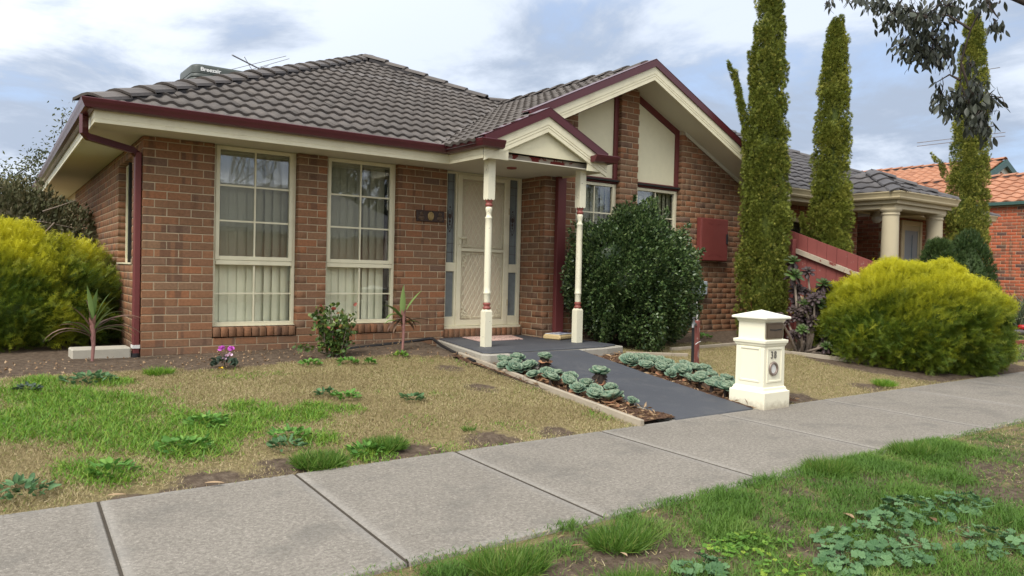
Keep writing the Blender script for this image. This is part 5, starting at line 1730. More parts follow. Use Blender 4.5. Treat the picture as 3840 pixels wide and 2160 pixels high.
caps(nroof, (hipR, E2[0], E2[1] + .05), (hipR - 4.9, E2[0] + 4.9, E2[1] + T * 4.9 + .05), 'roof_tile_dark', .40, .14)
MB().box((9.95, .1, -.3), (10.05, 9, 2.3)).build('side_wall', 'brick_russet', n1)

# ================================================================== farther house with the orange roof
n2 = thing('orange_roof_house', (22, 1, 0), 'red brick house with orange terracotta tiled roof and green gutter beyond the porch', 'house')
B2_ = Bricks('brick_red', 200, z0=2.94)
n2w = MB().box((21.406, -7, -.4), (21.6, 9, 2.98)).build('side_wall', 'mortar_pale', n2)
B2_.wall(n2w, (21.4, 0, 0), (0, -1, 0), (-1, 0, 0), lambda z, k: [(-4.5, 3.4, 0, 0)], 0, 36)
B2_.finish(n2)
MB().box((21.24, -7, 2.97), (21.40, 9, 3.06)).build('gutter', 'green_metal', n2, bevel=.01)
n2r = bpy.data.objects.new('roof', None)
link(n2r, n2, (23, 1, 3.5))
g2 = []
t2 = .44
V2 = Vector((1, 0, t2)).normalized()
c2 = math.cos(math.atan(t2))
tile_plane(n2r, (21.28, 0, 3.05), (0, -1, 0), V2, [(0, 2.2 / c2, [(0, -1, .03), (1, 0, 3.6), (-1, 0, 4), (0, 1, 2.2 / c2)], -4, 3.6)], 'roof_tile_orange', waves=1, amp=.035, gather=g2)
tile_plane(n2r, (23.0, 0, 2.98), (0, -1, 0), V2, [(1.0, 5.0 / c2, [(0, -1, .03), (1, 0, -2.9), (-1, 0, 9), (0, 1, 5.0 / c2)], -9, -2.9)], 'roof_tile_orange', waves=1, amp=.035, gather=g2)
tiles_finish(g2, n2, 220)
sk = MB().add([(21.28, -7, 3.02), (21.28, 5, 3.02), (23.48, 5, 3.02 + t2 * 2.2), (23.48, -7, 3.02 + t2 * 2.2)], [(0, 1, 2, 3)])
sk.add([(23.48, -7, 3.02 + t2 * 2.2), (23.48, 5, 3.02 + t2 * 2.2), (26, 5, 2.9), (26, -7, 2.9)], [(0, 1, 2, 3)])
sk.add([(23.0, 2.9, 2.95), (23.0, 13, 2.95), (28, 13, 2.95 + t2 * 5), (28, 2.9, 2.95 + t2 * 5)], [(0, 1, 2, 3)])
sk.add([(28, 2.9, 2.95 + t2 * 5), (28, 13, 2.95 + t2 * 5), (33, 13, 2.95), (33, 2.9, 2.95)], [(0, 1, 2, 3)])
sk.build('sarking', 'roof_tile_orange', n2r, recalc=False)
caps(n2r, (23.48, -4, 3.05 + t2 * 2.2 + .06), (23.48, 4.5, 3.05 + t2 * 2.2 + .06), 'roof_tile_orange', .40, .16)
caps(n2r, (28, 2.9, 2.98 + t2 * 5 + .06), (28, 12, 2.98 + t2 * 5 + .06), 'roof_tile_orange', .40, .16)
gz = 2.95 + t2 * 5
MB().xz([(24.4, gz - t2 * 3.6 - .12), (28, gz - .12), (31.6, gz - t2 * 3.6 - .12)], 2.98, 3.1).build('gable_infill', 'weatherboard', n2)
MB().xz([(24, gz - t2 * 4), (28, gz + .02), (28, gz - .20), (24, gz - t2 * 4 - .22)], 2.84, 2.92).xz([(28, gz + .02), (32, gz - t2 * 4), (32, gz - t2 * 4 - .22), (28, gz - .20)], 2.84, 2.92).build('barge_board', 'green_metal', n2)
MB().lathe((28, 2.97, gz - .75), [(.0, -.02), (.40, -.02), (.40, 0)], 3, 'y').build('gable_vent', 'roof_tile_orange', n2)
# small gablet near the street end
MB().yz([(-2.0, 3.30), (-3.6, 4.05), (-5.2, 3.30)], 21.95, 22.1).build('gablet_infill', 'weatherboard', n2)
MB().yz([(-1.75, 3.30), (-3.6, 4.20), (-3.6, 4.05), (-2.05, 3.30)], 21.83, 21.94).build('gablet_barge', 'green_metal', n2)
MB().add([(21.33, -1.4, 3.16), (21.36, -1.75, 3.19), (21.62, -1.7, 3.30), (21.55, -1.35, 3.27)], [(0, 1, 2, 3)]).build('lead_flashing', 'flashing', n2)
an2 = thing('tv_aerial', (23.6, 2.4, 4.1), 'tall thin television aerial on the orange roof behind the farthest cypress', 'aerial')
ax0, ay0 = 23.6, 2.25
MB().tube([(ax0, ay0, 3.9), (ax0, ay0, 7.4)], .025, 6).build('mast', 'antenna_metal', an2)
for z in (5.22, 5.33):
    MB().tube([(ax0 - .2, ay0 + 1.45, z - .02), (ax0 + .2, ay0 - .95, z + .05)], .012, 5).build('rod', 'antenna_metal', an2)
MB().tube([(ax0 - .1, ay0, 7.3), (ax0 + .1, ay0 - .78, 7.32)], .012, 5).build('rod', 'antenna_metal', an2)

# ================================================================== plants
def noise3(P, s, seed):
    return fbm(P[:, 0] * s + 13.7 * seed, P[:, 2] * s + P[:, 1] * s * .73, seed, 3)


def cypress(x, y, z0, h, r, taper, mat, label, shoots=(), nclump=430, seed=1):
    t = thing('cypress_tree', (x, y, z0), label, 'tree', 'tall narrow cypress trees')
    MB().tube([(x, y, z0 - .1), (x, y, z0 + h * .5), (x, y, z0 + h * .93)], [.09, .06, .015], 8).build('trunk', 'bark_grey', t)
    zt = rng.uniform(-.03, 1, nclump)
    th = rng.uniform(0, 2 * np.pi, nclump)
    prof = lambda q: np.interp(q, *taper)
    lump = .70 + .58 * fbm(th * 1.3 + seed * 7, zt * h * 1.1, seed, 3)
    rr = r * prof(zt) * lump
    Cc = np.stack([x + rr * np.cos(th), y + rr * np.sin(th), z0 + zt * h], -1)
    Ax = np.stack([np.cos(th) * .17, np.sin(th) * .17, np.full(nclump, 1.0)], -1) + rng.normal(size=(nclump, 3)) * .09
    Ln = rng.uniform(.20, .42, nclump) * (.55 + .45 * prof(zt))
    Rd = rng.uniform(.065, .125, nclump) * (.5 + .5 * prof(zt))
    for (p0, p1, n_) in shoots:
        p0, p1 = np.array(p0), np.array(p1)
        s_ = np.linspace(0, 1, n_)
        Cc = np.concatenate([Cc, p0 + (p1 - p0) * s_[:, None] + rng.normal(size=(n_, 3)) * .02])
        Ax = np.concatenate([Ax, np.repeat((p1 - p0)[None], n_, 0) + rng.normal(size=(n_, 3)) * .1])
        Ln = np.concatenate([Ln, np.full(n_, .26)])
        Rd = np.concatenate([Rd, .058 * (1 - .75 * s_)])
    n = len(Cc)
    per = 92
    Ax = unit(Ax)
    a = rng.uniform(0, 1, (n, per)) ** .85
    ph = rng.uniform(0, 2 * np.pi, (n, per))
    b1 = unit(np.cross(Ax, np.array([[.3, .5, .1]])))
    b2 = np.cross(Ax, b1)
    wide = np.sin(np.pi * np.clip(a * .86 + .12, 0, 1)) ** .7 * Rd[:, None]
    rad = b1[:, None] * np.cos(ph)[..., None] + b2[:, None] * np.sin(ph)[..., None]
    Pp = Cc[:, None] + Ax[:, None] * (a * Ln[:, None])[..., None] + rad * wide[..., None]
    outd = unit(np.stack([Cc[:, 0] - x, Cc[:, 1] - y, np.zeros(n)], -1) + 1e-6)
    D = Ax[:, None] * .85 + rad * .55 + outd[:, None] * .12
    Pp, D = Pp.reshape(-1, 3), D.reshape(-1, 3) + rng.normal(size=(n * per, 3)) * .22
    rn = np.clip(np.repeat(rng.random(n), per) * .6 + rng.random(n * per) * .4, 0, 1)
    leafobj('crown', [scatter(Pp, D, rng.uniform(.034, .062, n * per), rng.uniform(.044, .068, n * per), T_SPRAY, rn)], mat, t)
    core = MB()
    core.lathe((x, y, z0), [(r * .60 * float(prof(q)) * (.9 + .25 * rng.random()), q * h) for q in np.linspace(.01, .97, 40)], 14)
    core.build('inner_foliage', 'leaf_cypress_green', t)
    return t


cypress(8.66, -1.26, zg1(8.66, -1.26), 6.9, .262, ([0, .06, .2, .43, .6, .75, .9, 1], [.80, .98, 1.0, .74, .56, .42, .24, .05]), 'leaf_cypress', 'tallest cypress, standing at the right corner of the brick house beside the red meter box',
        shoots=(((8.52, -1.10, 2.9), (8.27, -.93, 4.0), 18), ((8.55, -1.16, 3.0), (8.46, -1.10, 4.3), 22)), seed=1, nclump=680)
cypress(10.22, -1.42, zg1(10.2, -1.4), 5.12, .205, ([0, .06, .2, .5, .75, .93, 1], [.75, 1.0, 1.0, .88, .68, .40, .05]), 'leaf_cypress', 'slender middle cypress rising behind the red paling fence',
        shoots=(((10.05, -1.2, .9), (9.93, -1.13, 1.75), 14),), seed=2, nclump=520)
cypress(16.05, -1.05, zg1(16, -1.05), 6.55, .30, ([0, .06, .25, .5, .75, .93, 1], [.8, 1.0, 1.0, .84, .66, .38, .05]), 'leaf_cypress', 'farthest cypress, standing between the columned porch and the orange roofed house',
        shoots=(((15.85, -.85, 3.0), (15.66, -.62, 3.45), 6),), seed=3, nclump=620)


def mound(name, c, rad, label, cat, mat, n, S, Wd, tm, lean=(0, 0, 0), gold=None, up=.35, seed=1, rough=.16, shell=.16, core=.80, parts=None, zmin=None, shape=None, amp_s=2.2, clump=0.0):
    """a dense shrub: leafy shoots over a lumpy dome, dark stems and inner growth below"""
    t = thing(name, (c[0], c[1], zg1(c[0], c[1])), label, cat)
    c, rad = np.array(c, float), np.array(rad, float)
    d = unit(rng.normal(size=(n, 3)))
    d[:, 2] = np.where(d[:, 2] < -.86, -d[:, 2], d[:, 2])
    k = 1 + rough * 2 * (fbm(d[:, 0] * amp_s + 5 * seed + d[:, 2], d[:, 1] * amp_s + d[:, 2] * amp_s, seed, 3) - .5)
    if clump:
        k = k + clump * (fbm(d[:, 0] * 7 + d[:, 2] * 3, d[:, 1] * 7 + d[:, 2] * 6, seed + 5, 2) - .5)
    dep = 1 - shell * rng.random(n) ** 1.6
    if shape is not None:
        k = k * shape(d)
    P = c + d * rad * (k * dep)[:, None]
    nrm = unit(d / rad)
    D = nrm * .75 + np.array(lean) + rng.normal(size=(n, 3)) * .38 + np.array([0, 0, up])
    zmin_ = zg(P[:, 0], P[:, 1]) + .02
    ok = P[:, 2] > zmin_
    P, D, dep, d = P[ok], D[ok], dep[ok], d[ok]
    m_ = len(P)
    tip = None
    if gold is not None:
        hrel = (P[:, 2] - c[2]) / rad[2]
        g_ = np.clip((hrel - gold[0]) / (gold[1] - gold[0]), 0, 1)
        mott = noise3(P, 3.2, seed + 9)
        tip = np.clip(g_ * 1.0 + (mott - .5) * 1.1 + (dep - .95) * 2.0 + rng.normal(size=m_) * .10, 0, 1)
    rn = np.clip(.35 * noise3(P, 5, seed + 3) + .65 * rng.random(m_), 0, 1)
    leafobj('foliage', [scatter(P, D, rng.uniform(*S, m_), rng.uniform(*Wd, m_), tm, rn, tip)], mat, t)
    # inner growth
    cv, cf = [], []
    nu, nv_ = 20, 10
    for i in range(nv_ + 1):
        for j in range(nu):
            th, ph = 2 * np.pi * j / nu, -.5 + (np.pi / 2 + .5) * i / nv_
            dd = np.array([math.cos(th) * math.cos(ph), math.sin(th) * math.cos(ph), math.sin(ph)])
            kk = 1 + rough * 2 * (fbm(np.array([dd[0] * amp_s + 5 * seed + dd[2]]), np.array([dd[1] * amp_s + dd[2] * amp_s]), seed, 3)[0] - .5)
            if shape is not None:
                kk *= shape(dd[None])[0]
            q = c + dd * rad * kk * core
            q[2] = max(q[2], zg1(q[0], q[1]) + .01)
            cv.append(q)
    for i in range(nv_):
        for j in range(nu):
            cf.append((i * nu + j, i * nu + (j + 1) % nu, (i + 1) * nu + (j + 1) % nu, (i + 1) * nu + j))
    MB().add(cv, cf, True).build('inner_growth', mat, t)
    st_ = MB()
    for i in range(9):
        a = rng.uniform(0, 2 * np.pi)
        e = c + np.array([math.cos(a), math.sin(a), .25]) * rad * .72
        st_.tube([(c[0] + .1 * math.cos(a), c[1] + .1 * math.sin(a), zg1(c[0], c[1]) - .05), tuple((c + e) / 2 - np.array([0, 0, .1])), tuple(e)], [.03, .02, .008], 5)
    st_.build('stems', 'twig_dark', t)
    return t


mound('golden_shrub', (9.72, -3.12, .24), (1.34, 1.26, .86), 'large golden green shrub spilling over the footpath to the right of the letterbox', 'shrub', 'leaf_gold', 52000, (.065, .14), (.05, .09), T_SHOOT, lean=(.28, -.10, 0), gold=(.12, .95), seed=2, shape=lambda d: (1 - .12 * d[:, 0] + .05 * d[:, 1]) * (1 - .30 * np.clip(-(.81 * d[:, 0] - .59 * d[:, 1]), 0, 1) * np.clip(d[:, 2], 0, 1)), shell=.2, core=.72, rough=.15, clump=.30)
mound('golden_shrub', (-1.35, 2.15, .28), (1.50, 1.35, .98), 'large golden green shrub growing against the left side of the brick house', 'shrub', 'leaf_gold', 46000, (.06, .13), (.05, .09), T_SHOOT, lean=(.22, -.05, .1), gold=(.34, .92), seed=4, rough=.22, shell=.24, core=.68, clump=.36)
mound('box_shrub', (5.93, -1.17, .72), (.95, .70, 1.02), 'big round dark green shrub in front of the wing windows behind the porch post', 'shrub', 'leaf_box', 52000, (.030, .058), (.022, .038), T_LEAF, lean=(0, -.1, 0), up=.25, seed=5, rough=.34, shell=.30, clump=.34, core=.70, amp_s=1.9)
tw = None
# a few long shoots standing out of the round shrub
bs = bpy.data.objects['box_shrub']
Ps, Ds = [], []
for (p0, dr_, L, nn) in (((6.75, -1.25, 1.02), (.75, -.1, .42), .50, 230), ((6.65, -1.35, .72), (.8, -.2, .15), .40, 150), ((6.3, -1.1, 1.62), (.15, -.1, .9), .34, 150), ((5.9, -1.2, 1.66), (-.2, -.1, .9), .28, 120), ((6.62, -1.3, 1.40), (.6, -.1, .6), .3, 120), ((6.5, -1.1, 1.55), (.4, 0, .85), .3, 120)):
    dr_ = np.array(dr_) / np.linalg.norm(dr_)
    s_ = rng.random(nn)
    Ps.append(np.array(p0) + dr_ * (s_ * L)[:, None] + rng.normal(size=(nn, 3)) * (.055 * (1.15 - s_))[:, None])
    Ds.append(dr_ * .7 + rng.normal(size=(nn, 3)) * .6)
Ps, Ds = np.concatenate(Ps), np.concatenate(Ds)
leafobj('long_shoots', [scatter(Ps, Ds, rng.uniform(.03, .055, len(Ps)), rng.uniform(.02, .034, len(Ps)), T_LEAF, rng.random(len(Ps)))], 'leaf_box', bs)
mound('dark_bush', (-1.25, 4.9, .95), (1.95, 1.25, 1.12), 'tall dark brown green bush between the golden shrub and the side wall', 'bush', 'leaf_dark', 30000, (.05, .09), (.024, .045), T_LEAF, seed=6, rough=.3, shell=.4, core=.62, clump=.2)
db = bpy.data.objects['dark_bush']
tw = MB()
for i in range(40):
    a = rng.uniform(0, 2 * np.pi)
    p = np.array([-1.5 + 1.5 * math.cos(a) * rng.random(), 4.1 + .8 * math.sin(a), .8 + rng.random() * .9])
    q = p + rng.normal(size=3) * (.45, .2, .28)
    tw.tube([tuple(p), tuple((p + q) / 2 + rng.normal(size=3) * .04), tuple(q)], [.009, .007, .003], 4)
tw.build('twigs', 'stem_grey', db)
for (cx, cy, cz, rx_, rz_, lab) in ((12.02, -2.35, .45, .42, 1.12, 'smaller rounded dark conifer in front of the neighbour porch'), (13.25, -2.3, .48, .56, 1.26, 'larger cone shaped dark conifer beside the farthest cypress')):
    mound('conifer_bush', (cx, cy, cz), (rx_, rx_, rz_), lab, 'conifer', 'leaf_conifer', 7000, (.06, .12), (.03, .06), T_SPRAY, up=.8, seed=int(cx), rough=.1, shape=lambda d: 1 - .28 * np.clip(d[:, 2], 0, 1) * (1 - np.clip(d[:, 2], 0, 1)) * 2)


# open tree beyond the left side
tr = thing('open_tree', (-.35, 14, -.1), 'thin open tree with fine twigs against the sky beyond the left bushes', 'tree')
wood = MB()
tips = []


def grow(p, d, L, r, lvl):
    q = p + d * L
    mid = (p + q) / 2 + rng.normal(size=3) * L * .06
    wood.tube([tuple(p), tuple(mid), tuple(q)], [r, r * .8, r * .6], 5 if lvl else 8, False)
    if lvl >= 4:
        tips.append((p, q))
        return
    for i in range(3 if lvl < 3 else 2):
        nd_ = d + rng.normal(size=3) * .55
        nd_[2] = abs(nd_[2]) * .8 + .15
        nd_ /= np.linalg.norm(nd_)
        grow(p + (q - p) * rng.uniform(.45, 1.0), nd_, L * rng.uniform(.58, .78), r * .55, lvl + 1)


for a in range(4):
    grow(np.array([-.35, 14, -.1]), np.array([math.cos(a * 1.7 + .4) * .35, math.sin(a * 1.7) * .3, 1.0]), 1.95, .05, 0)
wood.build('branches', 'twig_dark', tr, recalc=False)
Pl = np.concatenate([np.array(p) + (np.array(q) - np.array(p)) * rng.random((34, 1)) + rng.normal(size=(34, 3)) * .13 for p, q in tips])
leafobj('leaves', [scatter(Pl, rng.normal(size=Pl.shape), rng.uniform(.06, .12, len(Pl)), rng.uniform(.03, .055, len(Pl)), T_LEAF, rng.random(len(Pl)))], 'leaf_tree', tr)

# ---- succulent rosettes
def spoon(name, mat, L=1.0, w=.5, cup=.16, tipw=1.0, curl=.10):
    rows = [(0, .14), (.3, .26), (.6, .44), (.82, .46), (.94, .30 * tipw), (1.0, .02)]
    v, f = [], []
    for y_, hw in rows:
        z = curl * y_ * y_
        hw *= w / .46 * .5 / .5
        v += [(-hw, y_, z + cup * hw * 1.3), (0, y_, z - cup * hw), (hw, y_, z + cup * hw * 1.3), (0, y_, z - cup * hw - .075 * math.sin(math.pi * min(1, y_ * .9 + .1)))]
    for i in range(len(rows) - 1):
        a, b = i * 4, i * 4 + 4
        f += [(a, a + 1, b + 1, b), (a + 1, a + 2, b + 2, b + 1), (a + 2, a + 3, b + 3, b + 2), (a + 3, a, b, b + 3)]
    me = bpy.data.meshes.new(name)
    me.from_pydata(v, [], f)
    me.polygons.foreach_set('use_smooth', [True] * len(f))
    me.materials.append(MATS[mat])
    return me


M_SUC, M_OLD = spoon('leaf', 'leaf_succulent', w=.50), spoon('old_leaf', 'leaf_succulent_old', w=.48)
M_AEO, M_AED = spoon('leaf', 'leaf_aeonium', w=.30, cup=.12, curl=-.12), spoon('leaf', 'leaf_aeonium_dark', w=.30, cup=.12, curl=-.25)


def rosette(parent, c, axis, r, n, me, name='leaf', flat=12, steep=78, inner=.32, old=None, nold=0):
    axis = Vector(axis).normalized()
    a1 = axis.orthogonal().normalized()
    a2 = axis.cross(a1)
    c = Vector(c)
    ph = rng.random() * 6.28
    for i in range(n):
        t = i / (n - 1)
        th = ph + i * 2.39996
        el = R(flat + (steep - flat) * t ** 1.15 + rng.normal() * 4)
        s = r * (1 - (1 - inner) * t) * rng.uniform(.93, 1.07)
        rd = a1 * math.cos(th) + a2 * math.sin(th)
        Y = (rd * math.cos(el) + axis * math.sin(el)).normalized()
        X = axis.cross(rd).normalized() * -1
        Z = X.cross(Y).normalized()
        o = c + axis * (r * .22 * t) + rd * (.04 * r)
        inst(name, me, parent, frame(o, X * s, Y * s, Z * s))
    for i in range(nold):
        th = rng.random() * 6.28
        el = R(-25 + rng.normal() * 14)
        rd = a1 * math.cos(th) + a2 * math.sin(th)
        Y = (rd * math.cos(el) + axis * math.sin(el)).normalized()
        X = axis.cross(rd).normalized() * -1
        Z = X.cross(Y).normalized()
        s = r * rng.uniform(.8, 1.05)
        inst('old_leaf', old, parent, frame(c - axis * (r * .12), X * s, Y * s, Z * s))


ordw = ['first', 'second', 'third', 'fourth', 'fifth', 'sixth', 'seventh', 'eighth', 'ninth', 'tenth', 'eleventh', 'twelfth', 'thirteenth', 'fourteenth', 'fifteenth', 'sixteenth', 'seventeenth', 'eighteenth', 'nineteenth', 'twentieth', 'twenty-first', 'twenty-second', 'twenty-third', 'twenty-fourth', 'twenty-fifth', 'twenty-sixth', 'twenty-seventh', 'twenty-eighth', 'twenty-ninth', 'thirtieth', 'thirty-first', 'thirty-second']
left = [(3.20, -1.98, .10, .05), (3.33, -2.03, .085, .09), (3.10, -2.12, .085, .02), (3.13, -2.26, .095, .02), (3.28, -2.30, .095, .02), (3.38, -2.22, .08, .05), (3.40, -2.42, .095, .15), (3.22, -2.16, .075, .08), (3.10, -2.62, .085, .03), (3.20, -2.72, .10, .06), (3.13, -2.86, .10, .06), (3.33, -2.72, .08, .07), (3.38, -2.86, .085, .05), (3.28, -2.95, .085, .03), (3.20, -3.06, .095, .05), (3.38, -3.10, .08, .03), (3.40, -3.26, .115, .16), (3.14, -3.25, .085, .02), (3.24, -3.38, .09, .03), (3.13, -3.50, .095, .02), (3.22, -3.62, .13, .02), (3.40, -3.42, .085, .05), (3.36, -3.56, .06, .0), (3.34, -3.76, .06, .01)]
right = [(4.70, -2.36, .115, .04), (4.86, -2.34, .10, .06), (5.02, -2.30, .09, .07), (4.78, -2.50, .08, .02), (4.93, -2.48, .10, .05), (5.10, -2.44, .085, .06), (4.66, -2.66, .10, .02), (4.86, -2.66, .11, .05), (5.05, -2.62, .09, .05), (4.72, -2.84, .10, .03), (4.92, -2.84, .09, .05), (5.12, -2.80, .085, .05), (4.66, -3.02, .085, .02), (4.82, -3.04, .12, .04), (5.02, -3.02, .10, .06), (5.20, -3.02, .09, .05), (4.70, -3.24, .09, .02), (4.90, -3.24, .105, .04), (5.08, -3.22, .085, .05), (4.66, -3.42, .11, .03), (4.88, -3.46, .09, .04), (5.06, -3.44, .09, .04), (4.60, -3.62, .10, .03), (4.78, -3.66, .095, .03), (4.96, -3.66, .08, .04), (4.58, -3.80, .125, .05)]
special = {('l', 6): 'pale succulent rosette raised on a dark shaggy stalk left of the ramp, nearer the porch', ('l', 16): 'largest stalked succulent rosette, midway down the bed left of the ramp', ('l', 20): 'widest blue green succulent rosette lying low beside the timber edging, left of the ramp', ('l', 23): 'smallest yellowish green succulent rosette at the footpath end of the bed left of the ramp', ('r', 25): 'large succulent rosette tucked against the left face of the letterbox', ('r', 0): 'large succulent rosette at the porch end of the clump right of the ramp'}
for side_, lst in (('l', left), ('r', right)):
    order = sorted(range(len(lst)), key=lambda i: -lst[i][1])
    for i, (x, y, r_, hgt_) in enumerate(lst):
        rank = order.index(i)
        lab = special.get((side_, i)) or ('blue green succulent rosette in the bed %s of the ramp, %s counting from the porch' % ({'l': 'left', 'r': 'right'}[side_], ordw[rank]))
        zb3 = zg1(x, y) + .015
        t = thing('succulent_rosette', (x, y, zb3), lab, 'succulent', 'succulent rosettes beside the ramp')
        tall = hgt_ > .12
        axs = (rng.normal() * .18 - .12, -.38 + rng.normal() * .16, 1.0)
        if tall:
            axs = (-.05, -.15, 1)
        if r_ < .07:
            axs = (-.1, -.5, 1)
        hh = hgt_ * (1 if tall else .55) + .022 + rng.random() * .025
        r_ *= rng.uniform(.88, 1.14)
        stk = MB().tube([(x, y, zb3 - .03), (x, y, zb3 + hh)], [.022 if not tall else .045, .018 if not tall else .05], 7)
        if tall:
            for q in range(40):
                a = rng.random() * 6.28
                z = zb3 + rng.random() * hh
                stk.tube([(x + .04 * math.cos(a), y + .04 * math.sin(a), z), (x + .075 * math.cos(a), y + .075 * math.sin(a), z - .02)], [.012, .003], 4, False)
        stk.build('stalk', 'twig_dark', t)
        rosette(t, (x, y, zb3 + hh), axs, r_, 26 if r_ > .075 else 20, M_SUC, old=M_OLD, nold=int(rng.integers(1, 5)))

# ---- aeonium clump by the fence
ae = thing('aeonium_plant', (8.4, -2.1, zg1(8.4, -2.1)), 'branching purple and green aeonium clump between the tallest cypress and the golden shrub', 'succulent plant')
heads = [(8.75 + rng.normal() * .20, -2.2 + rng.normal() * .15, rng.uniform(.0, .95), rng.uniform(.10, .15), 0) for _ in range(16)] + [(8.62, -2.05, 1.12, .16, 1), (8.55, -2.12, .92, .19, 1), (8.92, -2.10, .98, .14, 0), (9.02, -2.30, .80, .17, 1), (8.60, -2.28, .50, .15, 1), (8.80, -2.35, .52, .19, 1), (8.72, -2.08, .72, .15, 0), (8.45, -2.35, .16, .13, 1), (8.85, -2.5, .10, .18, 1), (8.62, -2.62, -.06, .13, 1), (8.72, -2.72, -.14, .11, 1), (9.0, -2.15, .62, .14, 0), (8.88, -2.2, .30, .15, 0), (8.70, -2.2, .26, .14, 0), (9.1, -2.45, .42, .14, 0), (8.98, -2.55, .2, .14, 0), (8.55, -2.2, .33, .12, 0)]
for i, (x, y, z, r_, gr_) in enumerate(heads):
    x -= .36
    bx_, by_ = 8.39 + (x - 8.39) * .25 + rng.normal() * .05, -2.15 + (y + 2.15) * .25 + rng.normal() * .05
    MB().tube([(bx_, by_, zg1(bx_, by_) - .03), ((x + bx_) / 2 + rng.normal() * .05, (y + by_) / 2 - .05, (z - .15) * .55), (x, y, z)], [.022, .018, .014], 7).build('stem', 'stem_grey', ae)
    hd_ = bpy.data.objects.new('rosette', None)
    link(hd_, ae, (x, y, z))
    r_ *= .86
    rosette(hd_, (x, y, z), (rng.normal() * .25 - .25, -.45 + rng.normal() * .2, 1), r_, 18, M_AEO if gr_ else M_AED, flat=2 if gr_ else -8, steep=70, inner=.42)
    if gr_:
        rosette(hd_, (x, y, z - .02), (-.2, -.4, 1), r_ * .95, 7, M_AED, flat=-35, steep=-20, inner=.9)


# ---- cordylines
def strap_leaf(o, d, L, w, droop, mat, parent, name='leaf', twist=0.0):
    d = Vector(d).normalized()
    up = Vector((0, 0, 1))
    sd_ = d.cross(up).normalized()
    v, f = [], []
    n = 8
    p = Vector(o)
    dirn = d.copy()
    for i in range(n + 1):
        t_ = i / n
        hw = w * (.30 + .70 * math.sin(math.pi * min(1, t_ * .9 + .12)) ** .8) * (1 - t_ ** 5) * .5
        nrm_ = sd_.cross(dirn).normalized()
        s2 = (sd_ + nrm_ * twist * t_).normalized()
        v += [p - s2 * hw + nrm_ * hw * .35, p - nrm_ * .001, p + s2 * hw + nrm_ * hw * .35]
        p = p + dirn * (L / n)
        dirn = (dirn + Vector((0, 0, -droop * (.35 + t_) / n * 2.2))).normalized()
    for i in range(n):
        a, b = i * 3, i * 3 + 3
        f += [(a, a + 1, b + 1, b), (a + 1, a + 2, b + 2, b + 1)]
    mb = MB().add(v, f, True)
    me = mb.mesh(name, mat, o, recalc=False)
    # leaf length runs along object y in the colour ramp: rescale by storing in rnd only
    return link(bpy.data.objects.new(name, me), parent, o)


for (x, y, stem_h, spec_, lab) in (
        (-.47, -.20, .22, [(150, 55, .34, .045, .5, 1), (35, 62, .36, .05, .5, 0), (20, 40, .50, .045, .9, 1), (-10, 35, .46, .045, .9, 1), (170, 30, .42, .04, 1.1, 1), (190, 25, .46, .04, 1.1, 1), (0, 22, .5, .04, 1.0, 1), (80, 68, .32, .05, .5, 0), (260, 60, .30, .05, .8, 1), (230, 45, .25, .05, 1.2, 1), (-25, 12, .40, .035, 1.0, 1), (-40, 45, .36, .04, 1.0, 0), (130, 40, .38, .045, .8, 0), (60, 50, .40, .05, .6, 0), (5, 70, .34, .045, .4, 0), (110, 68, .36, .05, .35, 0), (175, 48, .34, .04, .9, 1), (15, 30, .42, .04, 1.1, 0), (300, 30, .3, .045, 1.1, 1)], 'spindly cordyline with drooping olive leaves beside the corner downpipe'),
        (2.68, -.66, .30, [(100, 84, .38, .07, .05, 0), (15, 58, .36, .055, .25, 0), (160, 42, .36, .06, .5, 0), (180, 20, .26, .06, .9, 0), (350, 22, .24, .07, .8, 0), (20, 14, .38, .04, .5, 1), (200, -12, .26, .05, 1.0, 1), (335, -18, .24, .05, 1.0, 1), (240, 15, .24, .06, .9, 0), (300, -5, .22, .06, .9, 1), (170, -35, .22, .05, .9, 1)], 'green topped cordyline with reddish lower leaves in front of the brick between window and door')):
    z0 = zg1(x, y)
    t = thing('cordyline_plant', (x, y, z0), lab, 'cordyline')
    MB().tube([(x, y, z0 - .04), (x + .01, y, z0 + stem_h * .6), (x, y, z0 + stem_h + .12)], [.014, .017, .028], 8).build('stem', 'stem_pink', t)
    for i, (az, el, L, w_, dr_, red) in enumerate(spec_):
        a, e = R(az), R(el)
        zz_ = z0 + stem_h + .12 * (i % 4) / 4 + (.08 if el > 50 else 0)
        strap_leaf((x + .01 * math.cos(a), y + .01 * math.sin(a), zz_), (math.cos(a) * math.cos(e), -.35 * math.sin(a) * math.cos(e) - .15 * math.cos(e), math.sin(e)), L, w_, dr_, 'leaf_cordyline_red' if red else 'leaf_cordyline', t, twist=.25 * rng.normal())
    for i in range(5):
        a = i * 1.3
        strap_leaf((x, y, z0 + stem_h * .75 + .03 * i), (math.cos(a) * .3, math.sin(a) * .3, 1), .17, .05, .05, 'stem_pink', t, 'leaf_sheath')

